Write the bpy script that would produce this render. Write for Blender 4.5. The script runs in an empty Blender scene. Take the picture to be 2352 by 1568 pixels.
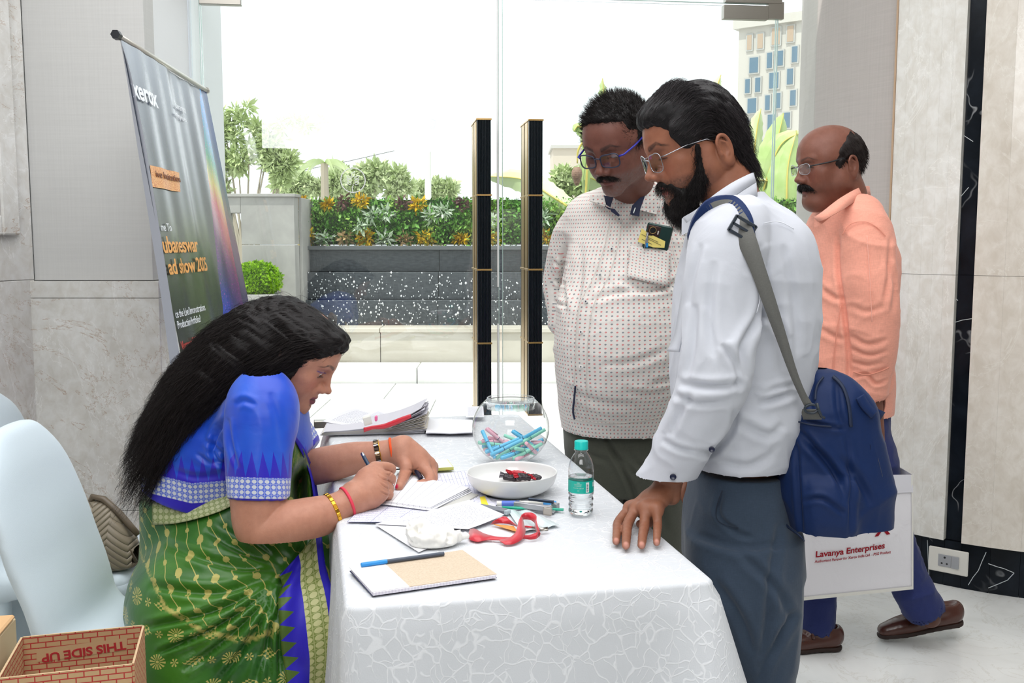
import bpy, math, random
import numpy as np
from mathutils import Vector, Matrix
random.seed(7)
RNG = np.random.default_rng(7)
PI = math.pi
SC = bpy.context.scene
COL = SC.collection

# ------------------------------------------------------------------ camera
F, CX, CY = 2287.0, 1176.0, 784.0
PITCH = math.radians(5.94); CP, SP = math.cos(PITCH), math.sin(PITCH)
CAMZ = 1.35
cam = bpy.data.cameras.new('camera'); camo = bpy.data.objects.new('camera', cam); COL.objects.link(camo)
camo.location = (0, 0, CAMZ); camo.rotation_euler = (PI/2 - PITCH, 0, 0)
cam.sensor_width = 36; cam.lens = 36*F/2352.0; cam.clip_start = .05; cam.clip_end = 500
SC.camera = camo
# ------------------------------------------------------------------ light
SC.view_settings.view_transform = 'Standard'; SC.view_settings.look = 'None'
SC.view_settings.gamma = 1; SC.view_settings.use_curve_mapping = False
SC.view_settings.exposure = 0.0
wd = bpy.data.worlds.new('World'); SC.world = wd; wd.use_nodes = True
bg = wd.node_tree.nodes['Background']
bg.inputs[0].default_value = (.93, .97, 1, 1); bg.inputs[1].default_value = 1.6
sun = bpy.data.lights.new('sun', 'SUN'); sun.energy = 4.0; sun.angle = .02; sun.color = (1, .97, .9)
suno = bpy.data.objects.new('sun', sun); COL.objects.link(suno)
suno.rotation_euler = (math.radians(18), math.radians(-20), 0)
def area(name, loc, rot, sx, sy, e, col=(1, 1, 1)):
    l = bpy.data.lights.new(name, 'AREA'); l.shape = 'RECTANGLE'; l.size = sx; l.size_y = sy; l.energy = e; l.color = col
    o = bpy.data.objects.new(name, l); COL.objects.link(o); o.location = loc; o.rotation_euler = rot
    return o
area('ceiling_fill', (0.0, 1.8, 3.15), (0, 0, 0), 3.4, 2.6, 86, (.98, .98, 1))  # unseen fill light added under the ceiling to brighten the room
area('photo_flash', (-.15, -.7, 2.6), (math.radians(52), 0, 0), 1.7, 1.1, 37, (.98, .99, 1))

# ------------------------------------------------------------------ projection helpers (pixel of the 2352x1568 photo -> point in the place)
def P(u, v, Y):
    q = (CY - v)/F
    t = Y/(CP + SP*q)
    return np.array([(u - CX)/F*t, Y, CAMZ + t*(-SP + CP*q)])
def PZ(u, v, z):
    q = (CY - v)/F
    t = (z - CAMZ)/(-SP + CP*q)
    return np.array([(u - CX)/F*t, t*(CP + SP*q), z])
def proj(V):
    V = np.asarray(V); x = V[..., 0]; y = V[..., 1]; z = V[..., 2] - CAMZ
    dep = y*CP - z*SP; up = y*SP + z*CP
    return CX + F*x/dep, CY - F*up/dep
def px(n, Y): return n*Y/F

# ------------------------------------------------------------------ materials
def hexc(r, g, b):
    f = lambda c: (c/255/12.92) if c/255 <= .04045 else ((c/255 + .055)/1.055)**2.4
    return (f(r), f(g), f(b), 1)
class M:
    def __init__(s, name, col=(200, 200, 200), rough=.6, metal=0, spec=.5, **kw):
        s.m = bpy.data.materials.new(name); s.m.use_nodes = True
        s.t = s.m.node_tree; s.N = s.t.nodes; s.b = s.N['Principled BSDF']
        s.b.inputs['Base Color'].default_value = hexc(*col)
        s.b.inputs['Roughness'].default_value = rough; s.b.inputs['Metallic'].default_value = metal
        s.b.inputs['Specular IOR Level'].default_value = spec
        for k, v in kw.items(): s.b.inputs[k.replace('_', ' ')].default_value = v
    def n(s, typ, ins=None, **at):
        x = s.N.new('ShaderNode' + typ)
        for k, v in at.items(): setattr(x, k, v)
        for k, v in (ins or {}).items():
            if isinstance(v, bpy.types.NodeSocket): s.t.links.new(v, x.inputs[k])
            else: x.inputs[k].default_value = v
        return x
    def link(s, a, b): s.t.links.new(a, b)
    def set(s, k, sock): s.t.links.new(sock, s.b.inputs[k])
    def obj(s): return s.n('TexCoord').outputs['Object']
    def uv(s): return s.n('TexCoord').outputs['UV']
    def geo(s): return s.n('NewGeometry').outputs['Position']
    def mapv(s, v, sc=(1, 1, 1), rot=(0, 0, 0), loc=(0, 0, 0)):
        return s.n('Mapping', {'Vector': v, 'Scale': sc, 'Rotation': rot, 'Location': loc}).outputs[0]
    def noise(s, v, scale=5, detail=4, rough=.5, dist=0, out='Fac'):
        return s.n('TexNoise', {'Vector': v, 'Scale': scale, 'Detail': detail, 'Roughness': rough, 'Distortion': dist}).outputs[out]
    def math(s, op, a, b=0, c=0, clamp=False):
        x = s.N.new('ShaderNodeMath'); x.operation = op; x.use_clamp = clamp
        for i, v in enumerate((a, b, c)):
            if isinstance(v, bpy.types.NodeSocket): s.t.links.new(v, x.inputs[i])
            else: x.inputs[i].default_value = v
        return x.outputs[0]
    def ramp(s, fac, stops, interp='LINEAR'):
        x = s.n('ValToRGB', {'Fac': fac}); x.color_ramp.interpolation = interp
        e = x.color_ramp.elements
        while len(e) < len(stops): e.new(1)
        for i, (p, c) in enumerate(stops):
            e[i].position = p; e[i].color = c if len(c) == 4 else hexc(*c)
        return x.outputs[0]
    def mix(s, fac, a, b, mode='MIX'):
        x = s.N.new('ShaderNodeMix'); x.data_type = 'RGBA'; x.blend_type = mode
        for i, v in ((0, fac), (6, a), (7, b)):
            if isinstance(v, bpy.types.NodeSocket): s.t.links.new(v, x.inputs[i])
            elif i == 0: x.inputs[0].default_value = v
            else: x.inputs[i].default_value = v if len(v) == 4 else hexc(*v)
        return x.outputs[2]
    def bump(s, h, strength=.3, dist=.01, prev=None):
        ins = {'Height': h, 'Strength': strength, 'Distance': dist}
        x = s.n('Bump', ins)
        if prev is not None: s.link(prev, x.inputs['Normal'])
        s.set('Normal', x.outputs[0]); return x.outputs[0]
    def sep(s, v):
        x = s.n('SeparateXYZ', {0: v}); return x.outputs[0], x.outputs[1], x.outputs[2]
    def comb(s, x, y, z=0):
        n = s.N.new('ShaderNodeCombineXYZ')
        for i, v in enumerate((x, y, z)):
            if isinstance(v, bpy.types.NodeSocket): s.t.links.new(v, n.inputs[i])
            else: n.inputs[i].default_value = v
        return n.outputs[0]
    def attr(s, name): return s.n('Attribute', attribute_name=name).outputs['Color']

def plain(name, col, rough=.6, metal=0, spec=.5, **kw): return M(name, col, rough, metal, spec, **kw).m
def cloth_mat(name, col, rough=.85, weave=900, wr=.12, crumple=.35, cs=9, sheen=.15, var=.06, spec=.25):
    m = M(name, col, rough, 0, spec); o = m.geo()
    w = m.noise(m.mapv(o, (1, 1, .12)), weave, 1); w2 = m.noise(m.mapv(o, (.12, .12, 1)), weave, 1)
    c = m.noise(o, cs, 5, .55, .8)
    h = m.math('ADD', m.math('MULTIPLY', m.math('ADD', w, w2), wr*.06), m.math('MULTIPLY', c, crumple))
    m.bump(h, .6, .012)
    a = hexc(*col)
    m.set('Base Color', m.mix(m.math('MULTIPLY', m.math('SUBTRACT', m.math('ADD', w, w2), .6), var*5, clamp=True), a, tuple(x*.86 for x in a[:3]) + (1,)))
    m.b.inputs['Sheen Weight'].default_value = sheen
    return m.m
def glass_mat(name, tint=(1, 1, 1), ior=1.5, refl=1.0, rough=0.0, dirt=0):
    """thin clear sheet: transparent with a Fresnel reflection"""
    m = bpy.data.materials.new(name); m.use_nodes = True; t = m.node_tree; N = t.nodes; N.remove(N['Principled BSDF'])
    tr = N.new('ShaderNodeBsdfTransparent'); tr.inputs[0].default_value = (*tint, 1)
    gl = N.new('ShaderNodeBsdfGlossy'); gl.inputs['Roughness'].default_value = rough
    ge = N.new('ShaderNodeNewGeometry'); dp = N.new('ShaderNodeVectorMath'); dp.operation = 'DOT_PRODUCT'
    t.links.new(ge.outputs['Normal'], dp.inputs[0]); t.links.new(ge.outputs['Incoming'], dp.inputs[1])
    def mth(op, a, b=0):
        x = N.new('ShaderNodeMath'); x.operation = op
        for i, v in enumerate((a, b)):
            if isinstance(v, bpy.types.NodeSocket): t.links.new(v, x.inputs[i])
            else: x.inputs[i].default_value = v
        return x.outputs[0]
    f0 = ((ior-1)/(ior+1))**2
    sch = mth('ADD', mth('MULTIPLY', mth('POWER', mth('SUBTRACT', 1.0, mth('ABSOLUTE', dp.outputs['Value'])), 5.0), 1-f0), f0)
    mx = N.new('ShaderNodeMixShader'); t.links.new(mth('MINIMUM', mth('MULTIPLY', sch, refl), 1.0), mx.inputs[0])
    t.links.new(tr.outputs[0], mx.inputs[1]); t.links.new(gl.outputs[0], mx.inputs[2])
    t.links.new(mx.outputs[0], N['Material Output'].inputs[0])
    return m

# ------------------------------------------------------------------ object helpers
def tag(o, label=None, category=None, group=None, kind=None):
    if label: o['label'] = label
    if category: o['category'] = category
    if group: o['group'] = group
    if kind: o['kind'] = kind
    return o
def empty(name, loc=(0, 0, 0), rz=0, **k):
    o = bpy.data.objects.new(name, None); COL.objects.link(o); o.location = loc; o.rotation_euler = (0, 0, rz); o.empty_display_size = .05
    return tag(o, **k)
def link(name, me, mat=None, parent=None, smooth=True, **k):
    if mat is not None:
        for x in (mat if isinstance(mat, (list, tuple)) else [mat]): me.materials.append(x)
    o = bpy.data.objects.new(name, me); COL.objects.link(o)
    if smooth and me.polygons: me.polygons.foreach_set('use_smooth', np.ones(len(me.polygons), bool))
    if parent is not None:
        o.parent = parent
        if parent.location.length > 0 or any(parent.rotation_euler): # mesh given in world coordinates
            mw = Matrix.Translation(parent.location) @ parent.rotation_euler.to_matrix().to_4x4()

            o.matrix_parent_inverse = mw.inverted()
    return tag(o, **k)
def mesh(name, V, Fc, uv=None):
    me = bpy.data.meshes.new(name); me.from_pydata([tuple(map(float, v)) for v in V], [], [tuple(map(int, f)) for f in Fc]); me.update()
    if uv is not None:
        l = me.uv_layers.new(name='UVMap'); lv = np.zeros(len(me.loops), 'i4'); me.loops.foreach_get('vertex_index', lv)
        l.data.foreach_set('uv', np.asarray(uv, 'f4')[lv].ravel())
    return me
def npmesh(name, V, Q, uv=None, col=None):
    """fast mesh from arrays, faces of constant size"""
    V = np.asarray(V, 'f4'); Q = np.asarray(Q, 'i4'); k = Q.shape[1]
    me = bpy.data.meshes.new(name); me.vertices.add(len(V)); me.vertices.foreach_set('co', V.ravel())
    me.loops.add(Q.size); me.loops.foreach_set('vertex_index', Q.ravel())
    me.polygons.add(len(Q)); me.polygons.foreach_set('loop_start', np.arange(0, Q.size, k, dtype='i4'))
    me.polygons.foreach_set('loop_total', np.full(len(Q), k, 'i4')); me.update(calc_edges=True)
    if uv is not None:
        l = me.uv_layers.new(name='UVMap'); l.data.foreach_set('uv', np.asarray(uv, 'f4')[Q.ravel()].ravel())
    if col is not None:
        a = me.color_attributes.new('Col', 'FLOAT_COLOR', 'POINT')
        c = np.ones((len(V), 4), 'f4'); c[:, :3] = col; a.data.foreach_set('color', c.ravel())
    return me
class MB:
    """collects simple shapes into one mesh"""
    def __init__(s): s.V = []; s.F = []
    def add(s, V, Fc):
        n = len(s.V); s.V += [tuple(v) for v in V]; s.F += [tuple(i + n for i in f) for f in Fc]; return s
    def box(s, c, h, R=None, bev=0):
        c = np.array(c, float); h = np.array(h, float); R = np.eye(3) if R is None else np.array(R)
        if bev <= 0:
            V = [c + R @ (h*np.array(q)) for q in ((-1,-1,-1),(1,-1,-1),(1,1,-1),(-1,1,-1),(-1,-1,1),(1,-1,1),(1,1,1),(-1,1,1))]
            return s.add(V, [(0,3,2,1),(4,5,6,7),(0,1,5,4),(1,2,6,5),(2,3,7,6),(3,0,4,7)])
        import itertools
        idx = {}; V = []
        for ax in range(3):
            for q in itertools.product((-1, 1), repeat=3):
                hh = h - bev; hh = hh.copy(); hh[ax] = h[ax]; idx[(ax, q)] = len(V); V.append(c + R @ (hh*np.array(q)))
        Fc = []
        for ax in range(3):
            a, b = (ax+1) % 3, (ax+2) % 3
            for sg in (-1, 1):
                def g(sa, sb):
                    q = [0,0,0]; q[ax] = sg; q[a] = sa; q[b] = sb; return idx[(ax, tuple(q))]
                f = [g(-1,-1), g(1,-1), g(1,1), g(-1,1)]
                Fc.append(f if sg > 0 else f[::-1])
            for sa in (-1, 1):
                for sb in (-1, 1):  # edge running along ax between faces a and b
                    def e(fx, s0):
                        q = [0,0,0]; q[ax] = s0; q[a] = sa; q[b] = sb; return idx[(fx, tuple(q))]
                    f = [e(a,-1), e(b,-1), e(b,1), e(a,1)]
                    Fc.append(f if sa*sb < 0 else f[::-1])
        for q in itertools.product((-1, 1), repeat=3):
            f = [idx[(0,q)], idx[(1,q)], idx[(2,q)]]; Fc.append(f if q[0]*q[1]*q[2] > 0 else f[::-1])
        return s.add(V, Fc)
    def prism(s, poly, z0, z1):
        n = len(poly); V = [(x, y, z0) for x, y in poly] + [(x, y, z1) for x, y in poly]
        return s.add(V, [tuple(range(n))[::-1], tuple(range(n, 2*n))] + [(i, (i+1) % n, n+(i+1) % n, n+i) for i in range(n)])
    def tube(s, pts, r, n=8, cap=True, closed=False):
        pts = [Vector(p) for p in pts]; m = len(pts); rs = r if isinstance(r, (list, tuple, np.ndarray)) else [r]*m
        up = Vector((0, 0, 1)); V = []; Fc = []
        t0 = (pts[1] - pts[0]).normalized(); 
        if abs(t0.dot(up)) > .9: up = Vector((1, 0, 0))
        a = t0.cross(up).normalized()
        for i, p in enumerate(pts):
            if closed: t = (pts[(i+1) % m] - pts[i-1]).normalized()
            else: t = (pts[min(i+1, m-1)] - pts[max(i-1, 0)]).normalized()
            a = (a - t*a.dot(t)).normalized(); b = t.cross(a)
            for k in range(n):
                w = 2*PI*k/n; V.append(p + (a*math.cos(w) + b*math.sin(w))*float(rs[i]))
        for i in range(m if closed else m-1):
            j = (i+1) % m
            for k in range(n): Fc.append((i*n+k, i*n+(k+1) % n, j*n+(k+1) % n, j*n+k))
        if cap and not closed: Fc += [tuple(range(n))[::-1], tuple((m-1)*n+k for k in range(n))]
        return s.add(V, Fc)
    def lathe(s, prof, c=(0, 0, 0), n=48, R=None):
        R = np.eye(3) if R is None else np.array(R); c = np.array(c, float); V = []; Fc = []; m = len(prof)
        for r, z in prof:
            for k in range(n):
                w = 2*PI*k/n; V.append(c + R @ np.array([r*math.cos(w), r*math.sin(w), z]))
        for i in range(m-1):
            for k in range(n): Fc.append((i*n+k, i*n+(k+1) % n, (i+1)*n+(k+1) % n, (i+1)*n+k))
        if prof[0][0] > 1e-6: Fc.append(tuple(range(n))[::-1])
        if prof[-1][0] > 1e-6: Fc.append(tuple((m-1)*n+k for k in range(n)))
        return s.add(V, Fc)
    def strip(s, A, B, th=0):
        """ribbon between two polylines, optional thickness along z"""
        n = len(A); V = list(A) + list(B); Fc = [(i, i+1, n+i+1, n+i) for i in range(n-1)]
        return s.add(V, Fc)
    def grid(s, fn, nu, nv):
        V = [fn(i/nu, j/nv) for j in range(nv+1) for i in range(nu+1)]
        w = nu+1
        return s.add(V, [(j*w+i, j*w+i+1, (j+1)*w+i+1, (j+1)*w+i) for j in range(nv) for i in range(nu)])
    def obj(s, name, mat, parent=None, smooth=False, angle=None, **k):
        me = mesh(name, s.V, s.F)
        o = link(name, me, mat, parent, smooth, **k)
        if angle is not None: me.set_sharp_from_angle(angle=angle)
        return o
def dup(root, loc=None, rot=None, **k):
    r = root.copy(); COL.objects.link(r)
    if loc is not None: r.location = loc
    if rot is not None: r.rotation_euler = rot
    for ch in list(root.children):
        c = ch.copy(); COL.objects.link(c); c.parent = r; c.matrix_parent_inverse = ch.matrix_parent_inverse.copy()
        for g in ch.children:
            d = g.copy(); COL.objects.link(d); d.parent = c; d.matrix_parent_inverse = g.matrix_parent_inverse.copy()
    return tag(r, **k)
def rotm(rx=0, ry=0, rz=0):
    return np.array(Matrix.Rotation(math.radians(rz), 3, 'Z') @ Matrix.Rotation(math.radians(ry), 3, 'Y') @ Matrix.Rotation(math.radians(rx), 3, 'X'))
def frame(fwd, up=(0, 0, 1)):
    """columns: left-right x, forward y, up z"""
    y = np.array(fwd, float); y /= np.linalg.norm(y); x = np.cross(y, up); x /= np.linalg.norm(x); z = np.cross(x, y)
    return np.stack([x, y, z], 1)
def text(s, size, mat, parent, origin, xdir, ydir, name='lettering', align='LEFT', sx=1, shear=0, bold=0, ext=.0004, fitw=None, **k):
    """flat lettering as a thin mesh lying in the plane of xdir/ydir"""
    c = bpy.data.curves.new(name, 'FONT'); c.body = s; c.size = size; c.align_x = align; c.shear = shear; c.offset = bold; c.extrude = ext; c.resolution_u = 3
    c.space_character = .96
    tmp = bpy.data.objects.new('tmp', c); COL.objects.link(tmp); dg = bpy.context.evaluated_depsgraph_get()
    me = bpy.data.meshes.new_from_object(tmp.evaluated_get(dg)); bpy.data.objects.remove(tmp); me.name = name
    n = len(me.vertices); co = np.zeros(n*3, 'f4'); me.vertices.foreach_get('co', co); co = co.reshape(-1, 3)
    if fitw: sx = fitw/max(co[:, 0].max()-co[:, 0].min(), 1e-6)
    x = np.array(xdir, float); x /= np.linalg.norm(x); y = np.array(ydir, float); y -= x*(x @ y); y /= np.linalg.norm(y); z = np.cross(x, y)
    co = np.array(origin)[None] + co[:, :1]*sx*x + co[:, 1:2]*y + co[:, 2:3]*z
    if callable(k.get('warp')): co = k.pop('warp')(co)
    me.vertices.foreach_set('co', co.astype('f4').ravel()); me.update(); me.materials.clear()
    return link(name, me, mat, parent, False, **k)

# ------------------------------------------------------------------ value noise on arrays
_LAT = np.random.default_rng(3).random((32, 32, 32)).astype('f4')
def vnoise(V, scale=1.0, off=0.0):
    p = np.asarray(V, 'f4')*np.asarray(scale, 'f4') + off + 100
    i = np.floor(p).astype('i4'); f = p - i; f = f*f*(3-2*f); r = 0
    for dx in (0, 1):
        wx = f[..., 0] if dx else 1-f[..., 0]
        for dy in (0, 1):
            wy = f[..., 1] if dy else 1-f[..., 1]
            for dz in (0, 1):
                wz = f[..., 2] if dz else 1-f[..., 2]
                r = r + wx*wy*wz*_LAT[(i[..., 0]+dx) & 31, (i[..., 1]+dy) & 31, (i[..., 2]+dz) & 31]
    return r*2-1
def fbm(V, scale, n=3, off=0.0):
    r = 0; a = 1.0; s = np.asarray(scale, float)
    for k in range(n): r = r + a*vnoise(V, s, off+k*7.3); a *= .5; s = s*2.03
    return r
def sstep(a, b, x):
    t = np.clip((x-a)/(b-a), 0, 1); return t*t*(3-2*t)

# ------------------------------------------------------------------ solids as distance fields, turned into one continuous skin
def catmull(K, n=8):
    K = np.asarray(K, float)
    if len(K) < 3: return K
    E = np.vstack([2*K[0]-K[1], K, 2*K[-1]-K[-2]]); out = []
    for i in range(len(K)-1):
        p0, p1, p2, p3 = E[i:i+4]
        for j in range(n):
            t = j/n; out.append(.5*((2*p1)+(-p0+p2)*t+(2*p0-5*p1+4*p2-p3)*t*t+(-p0+3*p1-3*p2+p3)*t**3))
    out.append(K[-1]); return np.array(out)
class Vol:
    def __init__(s, lo, hi, h):
        s.lo = np.array(lo, float); s.h = h; n = np.ceil((np.array(hi)-s.lo)/h).astype(int)+1
        s.n = n; s.d = np.full(n, 9, 'f4'); s.ax = [(s.lo[i]+h*np.arange(n[i])).astype('f4') for i in range(3)]
        s.R = None; s.o = None; s.sc = 1.0
    def at(s, o=None, R=None, sc=1.0):
        """following shapes are given in this local frame"""
        s.o = None if o is None else np.array(o, float); s.R = None if R is None else np.array(R, float); s.sc = sc; return s
    def W(s, p):
        p = np.array(p, float)
        if s.o is None: return p
        return s.o + s.R @ (p*s.sc)
    def apply(s, fn, c, rad, k, op):
        m = rad + k + 3*s.h; c = np.array(c); a = np.maximum(np.floor((c-m-s.lo)/s.h).astype(int), 0); b = np.minimum(np.ceil((c+m-s.lo)/s.h).astype(int)+1, s.n)
        if np.any(b <= a): return s
        sl = tuple(slice(a[i], b[i]) for i in range(3))
        X = s.ax[0][sl[0]][:, None, None]; Y = s.ax[1][sl[1]][None, :, None]; Z = s.ax[2][sl[2]][None, None, :]
        d0 = s.d[sl]; d1 = fn(X, Y, Z)
        if op == 'u': s.d[sl] = s.smin(d0, d1, k)
        elif op == 's': s.d[sl] = -s.smin(-d0, d1, k)
        elif op == 'i': s.d[sl] = -s.smin(-d0, -d1, k)
        return s
    @staticmethod
    def smin(a, b, k):
        if k <= 0: return np.minimum(a, b)
        h = np.maximum(k-np.abs(a-b), 0)/k
        return np.minimum(a, b)-h*h*k*.25
    def ell(s, c, r, R=None, k=.0, op='u'):
        r = np.atleast_1d(np.array(r, float)); r = np.repeat(r, 3) if len(r) == 1 else r
        cw = s.W(c); r = r*s.sc; k = k*s.sc
        RR = (s.R if s.R is not None else np.eye(3)) @ (np.eye(3) if R is None else np.array(R))
        def fn(X, Y, Z):
            x, y, z = X-cw[0], Y-cw[1], Z-cw[2]
            q = [(RR[0, i]*x+RR[1, i]*y+RR[2, i]*z) for i in range(3)]
            k0 = np.sqrt(sum((q[i]/r[i])**2 for i in range(3))); k1 = np.sqrt(sum((q[i]/r[i]**2)**2 for i in range(3)))+1e-9
            return (k0*(k0-1)/k1).astype('f4')
        return s.apply(fn, cw, r.max(), k, op)
    def cone(s, a, b, ra, rb, k=.0, op='u', flat=None):
        a = s.W(a); b = s.W(b); ra *= s.sc; rb *= s.sc; k = k*s.sc; ab = b-a; L2 = max(float(ab @ ab), 1e-12)
        if flat is not None: fd = np.array(flat[:3], float); fd = (s.R @ fd if s.R is not None else fd); fd /= np.linalg.norm(fd); fs = flat[3]
        def fn(X, Y, Z):
            x, y, z = X-a[0], Y-a[1], Z-a[2]
            t = np.clip((x*ab[0]+y*ab[1]+z*ab[2])/L2, 0, 1)
            x, y, z = x-t*ab[0], y-t*ab[1], z-t*ab[2]
            if flat is not None:
                g = (x*fd[0]+y*fd[1]+z*fd[2])*(fs-1); x, y, z = x+g*fd[0], y+g*fd[1], z+g*fd[2]
            return (np.sqrt(x*x+y*y+z*z)-(ra+(rb-ra)*t)).astype('f4')
        return s.apply(fn, (a+b)/2, math.sqrt(L2)/2+max(ra, rb), k, op)
    def chain(s, pts, rs, k=.004, op='u', n=4, flat=None):
        K = catmull(np.column_stack([np.array(pts, float), np.array(rs, float)]), n) if n > 1 else np.column_stack([pts, rs])
        for i in range(len(K)-1): s.cone(K[i, :3], K[i+1, :3], K[i, 3], K[i+1, 3], k if i == 0 or n <= 1 else min(k, .0015), op, flat)
        return s
    def box(s, c, half, R=None, rnd=.01, k=0, op='u'):
        cw = s.W(c); half = np.array(half, float)*s.sc-rnd; RR = (s.R if s.R is not None else np.eye(3)) @ (np.eye(3) if R is None else np.array(R))
        def fn(X, Y, Z):
            x, y, z = X-cw[0], Y-cw[1], Z-cw[2]
            q = [np.abs(RR[0, i]*x+RR[1, i]*y+RR[2, i]*z)-half[i] for i in range(3)]
            o = np.sqrt(sum(np.maximum(qq, 0)**2 for qq in q)); return (o+np.minimum(np.maximum(np.maximum(q[0], q[1]), q[2]), 0)-rnd).astype('f4')
        return s.apply(fn, cw, float(np.linalg.norm(half))+rnd, k, op)
    def stack(s, keys, R=None, o=(0, 0, 0), e=2.3, k=.0, op='u', cap=.0, n=8):
        """loft of super-ellipses: keys (w, cx, cy, a, b, yaw_deg) along the local third axis"""
        K = catmull(keys, n); R = np.eye(3) if R is None else np.array(R); o = np.array(o, float)
        w = K[:, 0]; od = np.argsort(w); K = K[od]; w = K[:, 0]; yaw = np.radians(K[:, 5]) if K.shape[1] > 5 else np.zeros(len(w))
        def fn(X, Y, Z):
            x, y, z = X-o[0], Y-o[1], Z-o[2]
            lx, ly, lz = [(R[0, i]*x+R[1, i]*y+R[2, i]*z) for i in range(3)]
            g = lambda a: np.interp(lz, w, a)
            dx, dy = lx-g(K[:, 1]), ly-g(K[:, 2]); a, b = g(K[:, 3]), g(K[:, 4])
            if np.any(yaw): c_, s_ = np.cos(g(yaw)), np.sin(g(yaw)); dx, dy = dx*c_+dy*s_, -dx*s_+dy*c_
            q = (np.abs(dx/a)**e+np.abs(dy/b)**e)**(1/e)
            d = (q-1)*np.minimum(a, b)
            return np.maximum(d, np.maximum(w[0]-lz, lz-w[-1])).astype('f4') if cap <= 0 else (-s.smin(-d, -np.maximum(w[0]-lz, lz-w[-1]), cap)).astype('f4')
        mid = o+R @ np.array([K[:, 1].mean(), K[:, 2].mean(), (w[0]+w[-1])/2])
        return s.apply(fn, mid, float(np.hypot((w[-1]-w[0])/2, max((np.abs(K[:, 1]-K[:, 1].mean())+K[:, 3]).max(), (np.abs(K[:, 2]-K[:, 2].mean())+K[:, 4]).max())))*1.15, k, op)
    def plane(s, p, nrm, k=0, op='i'):
        """keep the side opposite to nrm (op i)"""
        p = np.array(p, float); nrm = np.array(nrm, float); nrm = nrm/np.linalg.norm(nrm)
        fn = lambda X, Y, Z: ((X-p[0])*nrm[0]+(Y-p[1])*nrm[1]+(Z-p[2])*nrm[2]).astype('f4')+0*s.d
        s.d = -s.smin(-s.d, -fn(s.ax[0][:, None, None], s.ax[1][None, :, None], s.ax[2][None, None, :]), k); return s
    def skin(s, smooth=1):
        d = s.d; I = d < 0; n = s.n
        c = np.zeros(tuple(n-1), 'u1')
        for dx in (0, 1):
            for dy in (0, 1):
                for dz in (0, 1): c += I[dx:n[0]-1+dx, dy:n[1]-1+dy, dz:n[2]-1+dz]
        act = (c > 0) & (c < 8); idx = np.argwhere(act); vid = np.full(act.shape, -1, 'i4'); vid[act] = np.arange(len(idx), dtype='i4')
        i, j, k = idx.T; acc = np.zeros((len(idx), 3)); cnt = np.zeros(len(idx))
        cor = [(0,0,0),(1,0,0),(0,1,0),(1,1,0),(0,0,1),(1,0,1),(0,1,1),(1,1,1)]
        D = [d[i+a, j+b, k+e] for a, b, e in cor]
        for p, q in ((0,1),(2,3),(4,5),(6,7),(0,2),(1,3),(4,6),(5,7),(0,4),(1,5),(2,6),(3,7)):
            m = (D[p] < 0) != (D[q] < 0); t = np.where(m, D[p]/np.where(m, D[p]-D[q], 1), 0)
            A = np.array(cor[p]); B = np.array(cor[q]); acc += m[:, None]*(A+(B-A)*t[:, None]); cnt += m
        V = s.lo+s.h*(idx+acc/cnt[:, None]); Q = []
        for ax in range(3):
            b_, c_ = (ax+1) % 3, (ax+2) % 3
            sa = [slice(None)]*3; sb = [slice(None)]*3; sa[ax] = slice(0, n[ax]-1); sb[ax] = slice(1, n[ax])
            for x in (b_, c_): sa[x] = slice(1, n[x]-1); sb[x] = slice(1, n[x]-1)
            A = I[tuple(sa)]; B = I[tuple(sb)]; e = np.argwhere(A != B); o = np.zeros(3, int); o[b_] = 1; o[c_] = 1
            neg = A[tuple(e.T)]; g = e+o
            def vv(db, dc):
                h_ = g.copy(); h_[:, b_] -= db; h_[:, c_] -= dc; return vid[tuple(h_.T)]
            q = np.stack([vv(1, 1), vv(0, 1), vv(0, 0), vv(1, 0)], 1); q[~neg] = q[~neg][:, ::-1]; Q.append(q)
        Q = np.concatenate(Q); s.d = None
        return Skin(V, Q).smooth(smooth)
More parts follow.
